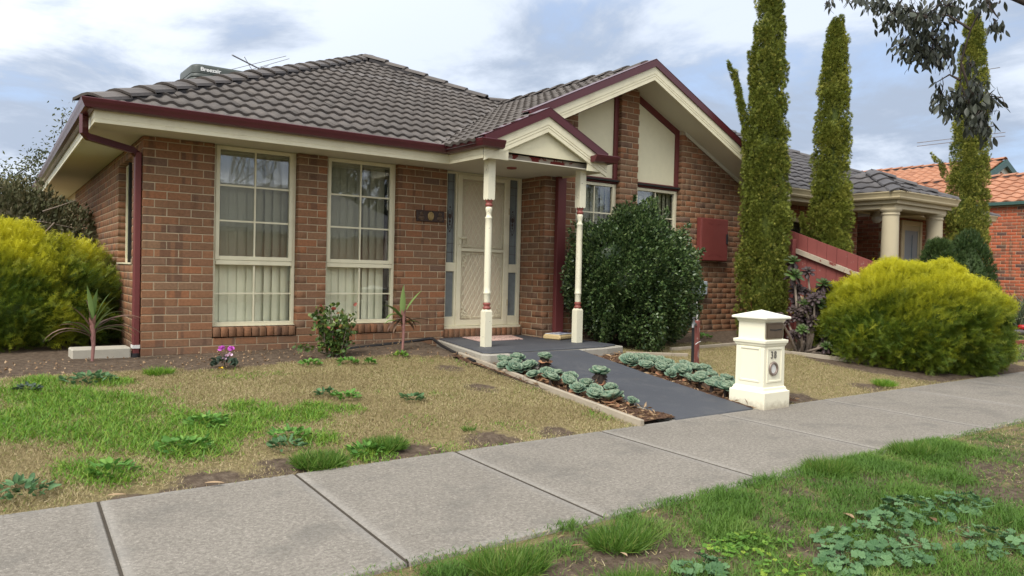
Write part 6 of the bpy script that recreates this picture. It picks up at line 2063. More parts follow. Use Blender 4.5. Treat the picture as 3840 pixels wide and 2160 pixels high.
# ---- rose bush and cyclamen
x, y = 1.80, -.72
z0 = zg1(x, y)
rb = thing('rose_bush', (x, y, z0), 'leggy rose bush with small green and red leaves under the middle window', 'rose bush')
cn = MB()
Pr, Dr = [], []
for i in range(15):
    a = rng.random() * 6.28
    tp_ = np.array([x + .13 * math.cos(a) + (.05 if i % 3 else -.06), y + .10 * math.sin(a), z0 + rng.uniform(.28, .58)])
    b0 = np.array([x + .02 * math.cos(a), y + .02 * math.sin(a), z0 - .03])
    md_ = (b0 + tp_) / 2 + rng.normal(size=3) * .03
    cn.tube([tuple(b0), tuple(md_), tuple(tp_)], [.008, .006, .003], 5)
    s_ = rng.random(58)[:, None]
    Pr.append(b0 + (tp_ - b0) * (.18 + .82 * s_) + rng.normal(size=(58, 3)) * (.052, .045, .03))
Pr = np.concatenate(Pr)
cn.tube([(x, y, z0), (x - .2, y - .05, z0 + .06), (x - .36, y - .08, z0 + .12)], .005, 5)
Pr = np.concatenate([Pr, np.array([x - .37, y - .08, z0 + .12]) + rng.normal(size=(24, 3)) * (.05, .03, .02), np.array([x - .14, y, z0 + .48]) + rng.normal(size=(16, 3)) * (.05, .03, .05)])
cn.build('canes', 'stem_grey', rb)
rr_ = rng.random(len(Pr))
rr_ = np.where((Pr[:, 2] < z0 + .30) & (rr_ > .9), .4, rr_)
leafobj('leaves', [scatter(Pr, rng.normal(size=Pr.shape) + (0, -.4, .2), rng.uniform(.035, .06, len(Pr)), rng.uniform(.028, .045, len(Pr)), T_ROUND, rr_)], 'leaf_rose', rb)
x, y = .56, -.98
z0 = zg1(x, y)
cy_ = thing('cyclamen', (x, y, z0), 'small pink flowering cyclamen at the edge of the lawn under the first window', 'flower')
n = 46
a = rng.random(n) * 6.28
rr_ = np.sqrt(rng.random(n)) * .115
Pc = np.stack([x + rr_ * np.cos(a), y + rr_ * np.sin(a) * .8, z0 + .03 + .06 * (1 - rr_ / .12) + rng.random(n) * .02], -1)
leafobj('leaves', [scatter(Pc, np.stack([np.cos(a), np.sin(a) - .5, rng.random(n) * .5], -1), rng.uniform(.04, .06, n), rng.uniform(.045, .06, n), T_ROUND, rng.random(n))], 'leaf_cyclamen', cy_)
for (dx, dz, s_, mt_) in ((-.035, .185, .030, 'petal_pink'), (.065, .175, .036, 'petal_pink'), (.045, .125, .022, 'petal_pale'), (.015, .115, .018, 'petal_pale'), (-.01, .085, .020, 'petal_pale')):
    MB().tube([(x + dx * .4, y - .02, z0 + .03), (x + dx, y - .04, z0 + dz)], .0025, 5).build('flower_stalk', 'stem_pink', cy_)
    pp = np.repeat(np.array([[x + dx, y - .045, z0 + dz]]), 7, 0)
    leafobj('flower', [scatter(pp, rng.normal(size=(7, 3)) * (1, .6, .5) + (0, -.1, .9), np.full(7, s_ * 1.3), np.full(7, s_ * 1.1), T_ROUND, rng.random(7))], mt_, cy_)
yf = leafobj('yellow_flower', [scatter(np.repeat(np.array([[.50, -1.10, zg1(.5, -1.1) + .025]]), 8, 0), rng.normal(size=(8, 3)) * (1, 1, .3), np.full(8, .022), np.full(8, .016), T_ROUND, rng.random(8))], 'petal_yellow')
tag(yf, 'single small yellow dandelion flower in the grass below the cyclamen', 'flower')

# ================================================================== grass and weeds
def pick(n, x0, x1, y0, y1, dens):
    P = np.stack([rng.uniform(x0, x1, n), rng.uniform(y0, y1, n)], -1)
    return P[rng.random(n) < dens(P[:, 0], P[:, 1])]


def blades(P, L, W, lean, rn, tm=T_BLADE, dz=0.0):
    n = len(P)
    B_ = np.concatenate([P, (zg(P[:, 0], P[:, 1]) + dz - .004)[:, None]], 1)
    a = rng.uniform(0, 2 * np.pi, n)
    D = np.stack([np.cos(a) * lean, np.sin(a) * lean, np.ones(n)], -1)
    return scatter(B_, D, L, W, tm, rn, nhint=np.stack([np.cos(a), np.sin(a), np.zeros(n)], -1) + rng.normal(size=(n, 3)) * .25)


def soil_at(x, y):
    j = np.clip(((x + 8) / .1).astype(int), 0, gx.shape[1] - 1)
    i = np.clip(((y + 9.6) / .1).astype(int), 0, gx.shape[0] - 1)
    return soil[i, j]


def gsum(pts, r):
    pts = np.array(pts)

    def f(x, y):
        o = np.zeros_like(x)
        for q in pts:
            rr = q[2] if len(q) > 2 else r
            o = np.maximum(o, np.exp(-((x - q[0]) ** 2 + (y - q[1]) ** 2) / rr ** 2))
        return o
    return f


greens = gsum([(-1.12, -1.46, .25), (-.9, -1.76, .34), (-.58, -2.36, .36), (-.71, -1.97, .3), (-.4, -3.07, .36), (-.59, -3.2, .3), (-.24, -3.08, .3), (-.04, -3.0, .28), (-1.08, -2.34, .35), (-1.23, -2.56, .32), (.31, -2.55, .18), (.41, -2.94, .2), (.64, -2.91, .18), (-.81, -3.8, .2), (-.34, -3.49, .26), (-.93, -3.7, .2), (-.7, -2.75, .4), (-.2, -2.7, .25), (.1, -3.1, .2), (.8, -2.75, .16), (.95, -2.9, .14), (.45, -3.6, .16), (.28, -4.05, .16), (.62, -4.02, .14), (-1.0, -1.15, .2), (-.45, -1.3, .16)], .3)
x0_, x1_, y0_, y1_ = -3.6, 3.02, FP1 - .03, -.85
inl = lambda x, y: (y < FP1 + 3.6) & (x < 3.0 - .0 * y)
gd = lambda x, y: np.clip(greens(x, y) * 1.5 * np.clip(.05 + 1.9 * fbm(x * 4.2, y * 4.2, 21), 0, 1.25) - .10 + np.clip(fbm(x * 2.1, y * 2.1, 91) - .50, 0, 1) * 1.3, 0, 1)
dryd = lambda x, y: np.clip((1.02 - soil_at(x, y) * 1.25), 0, 1) * np.clip(.35 + .95 * fbm(x * 2.3, y * 2.3, 31), 0, 1) * (1 - .55 * gd(x, y))
Pd = pick(400000, x0_, x1_, y0_, y1_, dryd)
n = len(Pd)
gm = fbm(Pd[:, 0] * 1.6, Pd[:, 1] * 1.6, 41)
rn = np.clip(rng.random(n) * .80, 0, 1)
rn = np.where(rng.random(n) < np.clip((gm - .40) * 2.6, 0.03, .7), rng.uniform(.84, 1, n), rn)
go = leafobj('dry_grass', [blades(Pd, rng.uniform(.012, .030, n) * (.7 + .9 * fbm(Pd[:, 0] * 5, Pd[:, 1] * 5, 71)), rng.uniform(.0026, .0050, n), rng.uniform(.3, 1.9, n), rn, T_TRI)], 'grass_dry')
tag(go, 'short tan dormant grass of the front lawn left of the ramp', 'grass', kind='stuff')
Pg = pick(150000, x0_, x1_, y0_, y1_ + .1, lambda x, y: gd(x, y) * (soil_at(x, y) < .8))
n = len(Pg)
go = leafobj('green_grass', [blades(Pg, rng.uniform(.03, .07, n) * (.6 + .6 * gd(Pg[:, 0], Pg[:, 1])), rng.uniform(.004, .008, n), rng.uniform(.3, 1.6, n), rng.random(n))], 'grass_green')
tag(go, 'bright green grass patches in the left half of the front lawn', 'grass', kind='stuff')
# lawn to the right of the ramp
dr2 = lambda x, y: np.clip((1.02 - soil_at(x, y) * 1.3), 0, 1) * np.clip(.35 + .95 * fbm(x * 2.3, y * 2.3, 33), 0, 1)
Pd = pick(110000, 4.9, 9.0, FP1 - .03, -1.2, dr2)
n = len(Pd)
rn = np.where(rng.random(n) < .14, .90, rng.random(n) * .80)
go = leafobj('dry_grass', [blades(Pd, rng.uniform(.014, .032, n), rng.uniform(.003, .005, n), rng.uniform(.3, 1.7, n), rn, T_TRI)], 'grass_dry')
tag(go, 'short tan dormant grass between the letterbox and the golden shrub', 'grass', kind='stuff')
# far verge at the neighbours
Pg = pick(26000, 10.6, 20, -5.0, -1.6, lambda x, y: (np.sin(y * 2.1 + x * .1) > -.4) * .8)
Pg = Pg[(Pg[:, 1] > FP1 + .05)]
n = len(Pg)
go = leafobj('green_grass', [blades(Pg, rng.uniform(.03, .06, n), rng.uniform(.01, .02, n), rng.uniform(.3, 1.4, n), rng.random(n))], 'grass_dark')
tag(go, 'green grass of the neighbouring lawn beyond the golden shrub', 'grass', kind='stuff')

# nature strip in front of the footpath
tuftp = [(.58, -6.04, .12), (.33, -6.07, .14), (.22, -6.05, .12), (.05, -6.0, .1), (.86, -5.87, .10), (.92, -6.07, .12), (1.18, -6.0, .16), (1.56, -5.97, .2), (1.92, -5.96, .22), (2.73, -5.86, .3), (3.38, -5.88, .3), (4.0, -5.93, .3), (4.4, -5.96, .25), (2.43, -5.86, .2), (1.16, -6.2, .15), (2.14, -6.32, .25), (3.51, -6.35, .2), (2.57, -6.3, .22), (1.5, -6.25, .3), (1.9, -6.6, .3), (1.3, -6.9, .4), (2.4, -6.9, .5), (.9, -6.6, .25), (3.0, -6.5, .2), (2.9, -7.0, .4), (1.75, -6.2, .2), (3.2, -5.98, .25), (.65, -6.55, .14), (.55, -6.35, .1)]
tf = gsum(tuftp, .2)
sgd = lambda x, y: np.clip(.18 + 1.9 * (fbm(x * 2.7, y * 2.7, 57) - .30), .06, 1) * np.clip(tf(x, y) * 1.3 * np.clip(.2 + 1.6 * fbm(x * 4, y * 4, 51), 0, 1.2) + .55 * fbm(x * 2, y * 2, 53) - .08, 0, 1) * np.clip(1.25 - np.maximum(soil_at(x, y) - .52, 0) * 1.6, 0.05, 1)
Pg = pick(420000, -.6, 6.5, -8.0, FP0 + .05, sgd)
# only the wedge the photograph could see, with a margin
ang = np.degrees(np.arctan2(Pg[:, 0] - CAM.x, Pg[:, 1] - CAM.y))
Pg = Pg[(ang > 10) & (ang < 86)]
n = len(Pg)
tl = tf(Pg[:, 0], Pg[:, 1])
go = leafobj('green_grass', [blades(Pg, rng.uniform(.026, .07, n) * (.5 + .75 * tl), rng.uniform(.0025, .0045, n), rng.uniform(.2, 1.5, n), np.clip(.45 * rng.random(n) + 1.1 * (fbm(Pg[:, 0] * 3.3, Pg[:, 1] * 3.3, 77) - .22), 0, 1))], 'grass_dark')
tag(go, 'dark green grass of the nature strip in front of the footpath', 'grass', kind='stuff')
Pd = pick(60000, -.8, 7.5, -8.0, FP0 + .02, lambda x, y: np.clip(.62 - sgd(x, y) - np.maximum(soil_at(x, y) - .6, 0) * .9, .02, 1) * np.clip(.1 + .9 * fbm(x * 3, y * 3, 61) + np.clip((x - 3.2) * .2, 0, .6), 0, 1))
n = len(Pd)
go = leafobj('dry_grass', [blades(Pd, rng.uniform(.02, .05, n), rng.uniform(.002, .004, n), rng.uniform(.8, 3.0, n), rng.random(n) * .8)], 'grass_dry')
tag(go, 'dry straw and dead grass lying on the nature strip', 'grass', kind='stuff')

# separate grass tufts
tufts = [(.80, -3.95, .13, 'grass_dark', 'dark grass tuft at the footpath edge, right of the pair'), (.27, -4.10, .15, 'grass_dark', 'dark grass tuft growing over the footpath edge, left of the pair'), (-.04, -1.06, .11, 'grass_green', 'light green grass tuft on the soil line left of the cyclamen'), (7.19, -4.02, .13, 'grass_green', 'green grass tuft on the bare soil in front of the golden shrub'), (1.58, -3.80, .05, 'grass_dark', 'thin upright grass blade tuft near the middle of the lawn edge'), (.30, -6.07, .16, 'grass_dark', 'large grass tuft at the near footpath edge by the groove'), (.92, -6.10, .15, 'grass_dark', 'grass tuft with long blades beside the bare soil of the nature strip'), (.60, -6.50, .13, 'grass_dark', 'grass tuft at the bottom of the nature strip left of the clover'), (3.0, -5.88, .16, 'grass_dark', 'long grass tuft leaning over the footpath edge at mid strip'), (4.0, -5.92, .15, 'grass_dark', 'far grass tuft at the footpath edge beside dry straw')]
for x, y, r_, mt_, lab in tufts:
    n = int(1500 * r_ / .13) if mt_ == 'grass_dark' else 700
    if r_ < .06: n = 90
    a = rng.random(n) * 6.28
    q = np.sqrt(rng.random(n)) * r_
    P = np.stack([x + q * np.cos(a), y + q * np.sin(a) * .8], -1)
    Bz = np.concatenate([P, (zg(P[:, 0], P[:, 1]) - .004)[:, None]], 1)
    D = np.stack([np.cos(a) * q / r_ * .9, np.sin(a) * q / r_ * .9, np.ones(n)], -1) + rng.normal(size=(n, 3)) * .45
    t = leafobj('grass_tuft', [scatter(Bz - np.array([x, y, 0]) * 0, D, rng.uniform(.03, .095, n) * (r_ / .13) ** .5, rng.uniform(.0025, .0045, n) * (1.6 if y > -5 else 1), T_BLADE, rng.random(n))], mt_)
    tag(t, lab, 'grass tuft', 'grass tufts standing above the lawn')

# broad-leaved weeds on the lawn
weeds = [(1.74, -1.22, .10, 'leaf_weed', 'leafy green weed on the soil below the rose bush'), (1.36, -1.18, .10, 'leaf_weed', 'leafy green weed between the cyclamen and the rose bush'), (-.62, -1.22, .20, 'leaf_mallow', 'grey green mallow weed clump on the lawn below the left cordyline'), (-1.09, -1.48, .07, 'leaf_cyclamen', 'small dark weed at the far left of the lawn'), (1.61, -2.85, .09, 'leaf_mallow', 'flat green weed in the dry lawn near the timber edging'), (1.12, -2.60, .12, 'leaf_weed', 'green weed patch in the middle of the dry lawn'), (1.0, -2.42, .07, 'leaf_mallow', 'small grey green weed just behind the middle weed patch'), (-1.30, -3.95, .15, 'leaf_mallow', 'grey green thistle weed at the left end of the footpath edge'), (.29, -3.50, .14, 'leaf_weed', 'green weed clump right of the bright grass near the footpath'), (.20, -3.72, .10, 'leaf_mallow', 'low weed between the lawn tufts near the footpath'), (-.38, -3.46, .16, 'leaf_weed', 'broad green weed in front of the bright grass patch'), (-.85, -3.80, .12, 'leaf_weed', 'bright green weed with long leaves near the left footpath groove'), (.62, -4.03, .11, 'leaf_weed', 'dandelion weed beside the dark tuft at the footpath edge'), (-.10, -2.95, .16, 'leaf_weed', 'green clover weed inside the bright grass patch'), (1.95, -1.32, .05, 'leaf_weed', 'tiny weed seedling on the soil right of the rose bush'), (2.45, -1.05, .06, 'leaf_clover', 'yellow green weed seedling below the right cordyline'), (7.7, -.95, .10, 'leaf_weed', 'light green weed at the foot of the wall by the tallest cypress')]
for x, y, r_, mt_, lab in weeds:
    t = thing('broadleaf_weed', (x, y, zg1(x, y)), lab, 'weed', 'broad leaved weeds on the lawn')
    n = int(20 + 900 * r_ * r_ * 3)
    a = rng.random(n) * 6.28
    q = np.sqrt(rng.random(n)) * r_
    P = np.stack([x + q * np.cos(a), y + q * np.sin(a) * .8, zg(x + q * np.cos(a), y + q * np.sin(a)) + .012 + .035 * (1 - q / r_) + rng.random(n) * .015], -1)
    D = np.stack([np.cos(a), np.sin(a), np.full(n, .35)], -1) + rng.normal(size=(n, 3)) * .35
    leafobj('leaves', [scatter(P, D, rng.uniform(.030, .06, n), rng.uniform(.018, .034, n), T_ROUND, rng.random(n), nhint=np.array([[0, 0, 1.0]]) + rng.normal(size=(n, 3)) * .4)], mt_, t)

# mallow and clover on the nature strip: lobed leaves one by one
mv, mf = [(0, .35, -.03)], []
for i in range(22):
    q = -math.pi / 2 + .30 + (2 * math.pi - .60) * i / 21
    rr = .5 * (1 + 0.075 * math.cos(6.2 * (q + math.pi / 2 - math.pi)))
    mv.append((rr * math.cos(q), .40 + rr * math.sin(q), .09 * (i % 2) + .06 * math.sin(3 * q)))
mf = [(0, i, i + 1) for i in range(1, 22)]
MALLOW = {}
for nm in ('leaf_mallow', 'leaf_clover'):
    me = bpy.data.meshes.new('leaf')
    me.from_pydata(mv, [], mf)
    me.materials.append(MATS[nm])
    MALLOW[nm] = me
msets = [(2.62, -6.62, .20, 'leaf_mallow', 'upper grey green mallow clump on the nature strip, nearest the footpath', 46), (2.34, -6.62, .14, 'leaf_mallow', 'mallow clump with a dead leaf beside it on the nature strip', 26), (1.90, -6.78, .25, 'leaf_mallow', 'largest mallow clump in the lower right of the nature strip', 90), (1.62, -6.82, .13, 'leaf_mallow', 'mallow clump left of the largest one on the nature strip', 34), (2.46, -7.05, .18, 'leaf_mallow', 'mallow clump at the right edge of the nature strip', 46), (2.98, -6.72, .14, 'leaf_mallow', 'farthest mallow clump beside the bare straw patch', 28), (.98, -6.52, .10, 'leaf_mallow', 'small mallow clump at the bottom of the nature strip by bare soil', 22), (1.45, -6.46, .15, 'leaf_clover', 'bright clover patch left of the mallow on the nature strip', 60), (1.25, -6.42, .10, 'leaf_clover', 'small clover patch beside the bare soil of the nature strip', 34), (1.30, -6.72, .12, 'leaf_clover', 'yellowish clover patch at the bottom of the nature strip', 40)]
for x, y, r_, mt_, lab, n in msets:
    t = thing('mallow_weed' if mt_ == 'leaf_mallow' else 'clover_weed', (x, y, zg1(x, y)), lab, 'weed', 'weeds on the nature strip')
    for i in range(n):
        a, q = rng.random() * 6.28, math.sqrt(rng.random()) * r_
        px, py = x + q * math.cos(a) * 1.2, y + q * math.sin(a) * .9
        s_ = rng.uniform(.038, .062) if mt_ == 'leaf_mallow' else rng.uniform(.018, .030)
        z = zg1(px, py) + (rng.uniform(.03, .075) if mt_ == 'leaf_mallow' else rng.uniform(.02, .045)) * (1.1 - .5 * q / r_)
        Zv = (Vector((math.cos(a) * .35, math.sin(a) * .35 - .1, 1)) + Vector(rng.normal(size=3) * .22)).normalized()
        Yv = Vector((math.cos(a + rng.normal() * .8), math.sin(a + rng.normal() * .8), 0))
        Yv = (Yv - Zv * Yv.dot(Zv)).normalized()
        Xv = Yv.cross(Zv)
        inst('leaf', MALLOW[mt_], t, frame((px, py, z), Xv * s_, Yv * s_, Zv * s_))
    stt = MB()
    for i in range(10):
        a, q = rng.random() * 6.28, math.sqrt(rng.random()) * r_
        stt.tube([(x, y, zg1(x, y)), (x + q * math.cos(a), y + q * math.sin(a), zg1(x, y) + .04)], .002, 4)
    stt.build('stalks', mt_, t)

# dead leaves lying about
lv, lf = [], []
for i in range(7):
    t_ = i / 6
    hw = .13 * math.sin(math.pi * min(1, t_ * .93 + .05))
    lv += [(-hw + .10 * t_ * t_, t_, .06 * math.sin(t_ * 3)), (.10 * t_ * t_, t_, .06 * math.sin(t_ * 3) - .03), (hw + .10 * t_ * t_, t_, .06 * math.sin(t_ * 3))]
for i in range(6):
    a, b = i * 3, i * 3 + 3
    lf += [(a, a + 1, b + 1, b), (a + 1, a + 2, b + 2, b + 1)]
LEAFM = {}
for nm in ('leaf_litter', 'leaf_gum'):
    me = bpy.data.meshes.new('leaf')
    me.from_pydata(lv, [], lf)
    me.materials.append(MATS[nm])
    LEAFM[nm] = me
litter = [(2.22, -6.43, .12, 'long brown dead leaf lying in the grass of the nature strip'), (2.58, -6.70, .12, 'dead leaf lying under the mallow of the nature strip'), (.80, -6.22, .07, 'curled dead leaf on the bare soil of the nature strip'), (-.35, -4.26, .10, 'pale dead leaf at the footpath edge of the lawn'), (-.84, -4.22, .09, 'brown dead leaves in the soil by the left footpath groove'), (1.10, -4.16, .10, 'dead leaf on the bare soil by the footpath edge of the lawn'), (.72, -6.08, .08, 'pale dead leaf lying among the tufts of the nature strip'), (.36, -6.0, .07, 'dead leaf caught at the near end of the footpath groove'), (1.45, -6.62, .07, 'pale dead leaf between clover and mallow'), (.15, -3.35, .06, 'brown curled dead leaf on the lawn by the green weed')]
for x, y, L, lab in litter:
    a = rng.random() * 3.1
    o = inst('dead_leaf', LEAFM['leaf_litter'], None, frame((x, y, zg1(x, y) + .018), (math.cos(a) * L, math.sin(a) * L, .01), (-math.sin(a) * L, math.cos(a) * L, .015), (0, 0, L)))
    tag(o, lab, 'dead leaf', 'dead leaves lying on the ground')
# pebbles and crumbs of soil along the wall bed
n = 1500
P = np.stack([rng.uniform(-2.2, 5.2, n), rng.uniform(-1.25, -.05, n)], -1)
P = P[(P[:, 1] > bed_edge(P[:, 0]) - .05) & ((P[:, 0] < 3.05))]
n = len(P)
T_ROCK = ([(-.5, 0, -.3), (.5, 0, -.3), (.3, .5, .1), (-.35, .45, .25), (0, .2, .5)], [(0, 1, 4), (1, 2, 4), (2, 3, 4), (3, 0, 4)])
P3 = np.concatenate([P, (zg(P[:, 0], P[:, 1]) + .002)[:, None]], 1)
sz = rng.uniform(.006, .028, n) * (rng.random(n) ** 1.5 + .3)
go = leafobj('soil_crumbs', [scatter(P3, rng.normal(size=(n, 3)) * (1, 1, .1), sz, sz, T_ROCK, rng.random(n), nhint=np.array([[0, 0, 1.0]]) + rng.normal(size=(n, 3)) * .2)], 'leaf_litter')
tag(go, 'small stones, crumbs and bark bits on the bare soil along the wall', kind='stuff')

# strappy plants, pipes and edging at the neighbours
for x, y, lab in ((16.6, -1.75, 'clump of grey green strappy leaves in front of the red brick wall'), (18.2, -1.9, 'darker strappy leaved clump at the right edge by the red brick wall')):
    n = 420
    a = rng.random(n) * 6.28
    P = np.stack([x + rng.normal(size=n) * .22, y + rng.normal(size=n) * .22, np.full(n, zg1(x, y))], -1)
    D = np.stack([np.cos(a) * .7, np.sin(a) * .7, rng.uniform(.3, 1.4, n)], -1)
    t = leafobj('strappy_plant', [scatter(P, D, rng.uniform(.5, 1.15, n), rng.uniform(.018, .03, n), T_BLADE, rng.random(n))], 'leaf_strap')
    tag(t, lab, 'strappy plant')
for (p0, p1, lab) in (((13.2, -2.75), (17.5, -2.9), 'red brick edging line of the neighbour lawn, nearer the footpath'), ((15.5, -1.95), (20.5, -2.0), 'red brick edging line of the neighbour lawn, nearer the wall')):
    L = p1[0] - p0[0]
    t = thing('brick_edging', (p0[0], p0[1], zg1(*p0)), lab, 'edging')
    for i in range(int(L / .24)):
        x = p0[0] + i * .24
        y = p0[1] + (p1[1] - p0[1]) * i * .24 / L
        z = zg1(x, y)
        MB().box((x, y - .05, z - .04), (x + .228, y + .06, z + .05 + rng.random() * .008)).build('brick', 'terracotta_edge', t)
wv = thing('water_valve', (15.3, -2.35, -.25), 'grey water pipe with red valve lying at the right edge beyond the golden shrub', 'valve')
zv = zg1(15, -2.4) + .12
MB().tube([(13.6, -2.25, zv), (14.9, -2.42, zv)], .05, 10).build('pipe', 'pipe_blue', wv)
MB().tube([(14.85, -2.41, zv), (15.45, -2.46, zv)], .055, 10).tube([(14.98, -2.43, zv - .25), (14.98, -2.43, zv)], .035, 8).build('fitting', 'tap_metal', wv)
MB().lathe((15.36, -2.44, zv), [(.03, .04), (.08, .06), (.09, .11), (.07, .14), (0, .145)], 12).build('red_handwheel', 'red_valve', wv)

# ================================================================== gum tree at the kerb, branches hanging into view
gt = thing('gum_tree', (6.7, -7.35, zg1(6.7, -7.35)), 'gum tree on the nature strip whose leafy branches hang into the top right', 'tree')
gw_ = MB()
gw_.tube([(6.7, -7.35, -.5), (6.72, -7.32, .6), (6.8, -7.25, 2.2), (6.9, -7.1, 4.2), (7.0, -6.9, 6.0)], [.24, .19, .17, .14, .10], 14)
gw_.build('trunk', 'bark_pale', gt)
br_ = MB()


def px2w(px, py, dist):
    """a point on the sight line of a photo pixel, at a distance from the viewpoint (used once to survey the branch)"""
    d = fw + r2 * ((px - 1920) / 2879.27) - u2 * ((py - 1080) / 2879.27)
    return np.array(CAM) + np.array(d.normalized()) * dist


limb = [np.array((6.9, -7.1, 4.2)), px2w(3900, 30, 9.3), px2w(3700, -60, 9.5), px2w(3480, -110, 9.7), px2w(3300, -90, 9.8)]
br_.tube([tuple(p) for p in limb], [.075, .055, .045, .035, .02], 9)
sub = [[px2w(3760, -60, 9.45), px2w(3690, 10, 9.4), px2w(3640, 110, 9.3), px2w(3605, 230, 9.3), px2w(3600, 330, 9.25)],
       [px2w(3600, -90, 9.6), px2w(3520, 20, 9.6), px2w(3440, 90, 9.6), px2w(3400, 180, 9.6)],
       [px2w(3480, -110, 9.7), px2w(3400, -20, 9.75), px2w(3330, 60, 9.8), px2w(3300, 120, 9.8)],
       [px2w(3640, 110, 9.3), px2w(3560, 60, 9.35), px2w(3500, 50, 9.4)],
       [px2w(3605, 240, 9.3), px2w(3640, 350, 9.2), px2w(3700, 360, 9.2), px2w(3760, 365, 9.2)],
       [px2w(3600, 300, 9.25), px2w(3560, 280, 9.3), px2w(3510, 310, 9.3)],
       [px2w(3700, 0, 9.4), px2w(3730, 50, 9.4), px2w(3745, 70, 9.4)],
       [px2w(3600, 320, 9.25), px2w(3660, 430, 9.2), px2w(3690, 490, 9.2)],
       [px2w(3350, -90, 9.8), px2w(3200, -60, 9.9), px2w(3110, -10, 9.9)]]
for q in sub:
    br_.tube([tuple(p) for p in q], [.014] + [.009] * (len(q) - 2) + [.004], 6)
clus = [(3440, 60, 100, 60, 95, 9.6), (3500, 150, 90, 70, 90, 9.6), (3420, 170, 70, 60, 60, 9.55), (3560, 20, 70, 45, 40, 9.5), (3340, 50, 50, 50, 38, 9.8), (3500, 215, 70, 40, 40, 9.5), (3290, 10, 60, 26, 30, 9.8), (3210, -10, 50, 16, 14, 9.9), (3700, 15, 60, 30, 18, 9.4), (3730, 95, 35, 35, 11, 9.4), (3600, 380, 70, 55, 60, 9.25), (3660, 420, 60, 60, 55, 9.2), (3530, 360, 45, 55, 22, 9.3), (3720, 370, 50, 30, 14, 9.2), (3660, 330, 60, 45, 26, 9.25), (3695, 480, 30, 40, 12, 9.2), (3640, 250, 25, 70, 12, 9.3), (3112, 12, 14, 18, 5, 9.9), (3540, 390, 25, 60, 10, 9.3), (3650, 470, 40, 30, 18, 9.2)]
cnt = 0
extra = []
for (px, py, sx_, sy_, n, ds) in clus:
    c0 = px2w(px, py, ds)
    for i in range(int(n * 2.3)):
        p = px2w(px + rng.normal() * sx_ * .5, py + rng.normal() * sy_ * .5, ds + rng.normal() * .22)
        L = rng.uniform(.065, .115)
        Yv = (Vector((rng.normal() * .45, rng.normal() * .45, -1))).normalized()
        Xv = Yv.cross(Vector(rng.normal(size=3))).normalized()
        Zv = Xv.cross(Yv)
        W_ = L * rng.uniform(1.1, 1.8)
        M4 = frame(p, Xv * W_, Yv * L, Zv * L)
        if cnt < 300:
            inst('leaf', LEAFM['leaf_gum'], gt, M4)
        else:
            extra.append(M4)
        cnt += 1
        if i % 6 == 0:
            m_ = (p + c0) / 2 + rng.normal(size=3) * .03
            br_.tube([tuple(c0), tuple(m_), tuple(p)], [.005, .004, .002], 4, False)
br_.build('branches', 'twig_dark', gt, recalc=False)
T4 = np.array([v + (1,) for v in lv])
Vx = np.concatenate([(T4 @ np.array(m4).T)[:, :3] for m4 in extra])
# the crown out of view above
cc = np.array((6.6, -7.4, 6.4))
n = 2600
Pq = cc + rng.normal(size=(n, 3)) * (1.3, 1.0, .9)
Pq = Pq[(np.degrees(np.arctan2(Pq[:, 0] - CAM.x, Pq[:, 1] - CAM.y)) > 73)]
n = len(Pq)
idx = (np.arange(len(extra)) * len(lv))[:, None, None] + np.array(lf)[None]
part1 = (Vx, [idx.reshape(-1, 4)], {'rnd': np.repeat(rng.random(len(extra)), len(lf))})
part2 = scatter(Pq, rng.normal(size=(n, 3)) * (.5, .5, .3) + (0, 0, -1), rng.uniform(.09, .15, n), rng.uniform(.02, .035, n), T_LEAF, rng.random(n))
o = leafobj('further_leaves', [part1, part2], 'leaf_gum', gt)
tag(o, kind='stuff')

# ================================================================== across the road, seen only as reflections
oh = thing('opposite_house', (5, -24, -.4), 'low house across the road mirrored in the window panes', 'house')
MB().box((-4, -30, -.6), (16, -22, 2.2)).build('wall', 'brick_red', oh)
MB().add([(-4.6, -21.4, 2.2), (16.6, -21.4, 2.2), (13, -26, 4.5), (-1, -26, 4.5), (-4.6, -30.6, 2.2), (16.6, -30.6, 2.2)], [(0, 1, 2, 3), (1, 5, 2), (5, 4, 3, 2), (4, 0, 3), (0, 4, 5, 1)]).build('roof', 'roof_tile_dark', oh)
for x in (-1.5, 3.5, 9.5):
    MB().box((x, -22.05, .3), (x + 1.8, -21.95, 1.9)).build('window', 'cream_paint', oh)
oh2 = thing('opposite_house', (34, -26, -.4), 'second low house across the road mirrored in the wing windows', 'house')
MB().box((20, -32, -.6), (46, -23, 2.2)).build('wall', 'brick_russet', oh2)
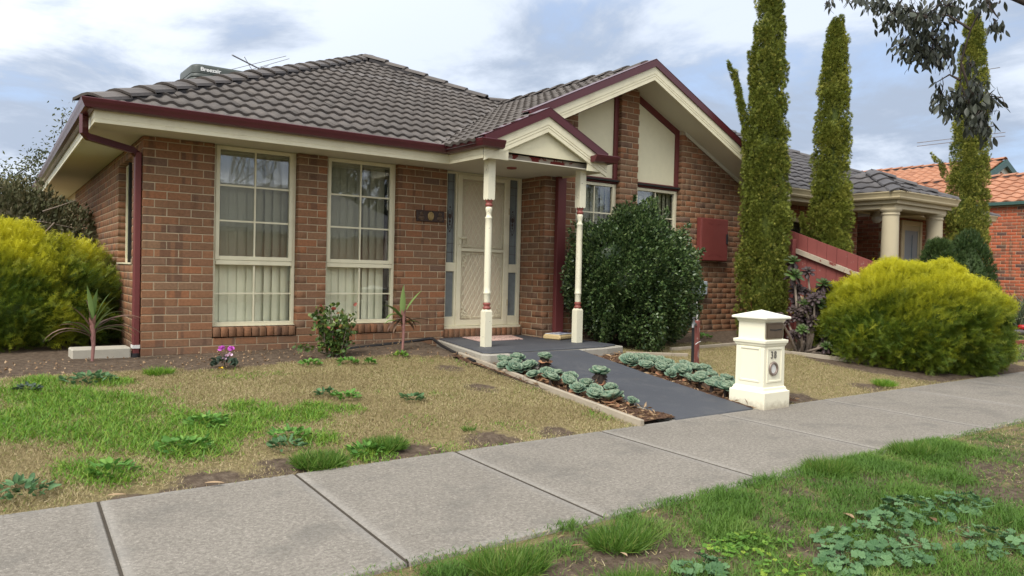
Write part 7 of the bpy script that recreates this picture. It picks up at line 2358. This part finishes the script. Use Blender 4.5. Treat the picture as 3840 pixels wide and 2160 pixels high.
MB().add([(19.4, -22.4, 2.2), (46.6, -22.4, 2.2), (42, -27.5, 4.9), (24, -27.5, 4.9), (19.4, -32.6, 2.2), (46.6, -32.6, 2.2)], [(0, 1, 2, 3), (1, 5, 2), (5, 4, 3, 2), (4, 0, 3), (0, 4, 5, 1)]).build('roof', 'roof_tile_dark', oh2)
pyl = thing('transmission_tower', (25, -75, -.5), 'steel lattice transmission tower mirrored in the top left window panes', 'tower')
sm = MB()
for sx, sy in ((-1, -1), (1, -1), (1, 1), (-1, 1)):
    sm.tube([(25 + 3 * sx, -75 + 3 * sy, -.5), (25 + 1.0 * sx, -75 + 1.0 * sy, 22), (25 + .3 * sx, -75 + .3 * sy, 30)], .16, 4)
for i in range(9):
    z0, z1 = i * 3.2, i * 3.2 + 3.2
    k0, k1 = 3 - 2 * min(1, z0 / 22), 3 - 2 * min(1, z1 / 22)
    for (ax_, ay_), (bx_, by_) in (((-1, -1), (1, -1)), ((1, -1), (1, 1)), ((1, 1), (-1, 1)), ((-1, 1), (-1, -1))):
        sm.tube([(25 + k0 * ax_, -75 + k0 * ay_, z0), (25 + k1 * bx_, -75 + k1 * by_, z1)], .09, 3, False)
        sm.tube([(25 + k0 * bx_, -75 + k0 * by_, z0), (25 + k1 * ax_, -75 + k1 * ay_, z1)], .09, 3, False)
for z, L in ((20, 6), (24, 5), (28, 4)):
    sm.tube([(25 - L, -75, z), (25 + L, -75, z)], .2, 4)
sm.build('lattice', 'steel', pyl)
for i, (x, y, h_, r_) in enumerate(((21.3, -37, 6.5, 4.6), (50, -55, 8, 5), (-4, -48, 5, 3.5), (33, -44, 6, 4.5))):
    n = 1800
    d = unit(rng.normal(size=(n, 3)))
    P = np.array([x, y, h_]) + d * np.array([r_, r_, h_ * .55]) * rng.uniform(.6, 1, (n, 1))
    t = thing('street_tree', (x, y, -.5), ['broad tree beyond the opposite roofs, nearest the tower', 'big tree farthest right across the road', 'tree behind the left end of the opposite house', 'tree behind the second opposite house'][i], 'tree', 'trees across the road')
    leafobj('crown', [scatter(P, rng.normal(size=(n, 3)), rng.uniform(.4, .8, n), rng.uniform(.3, .6, n), T_LEAF, rng.random(n))], 'leaf_gum', t)
    MB().tube([(x, y, -.6), (x, y, h_)], [.3, .15], 8).build('trunk', 'bark_grey', t)
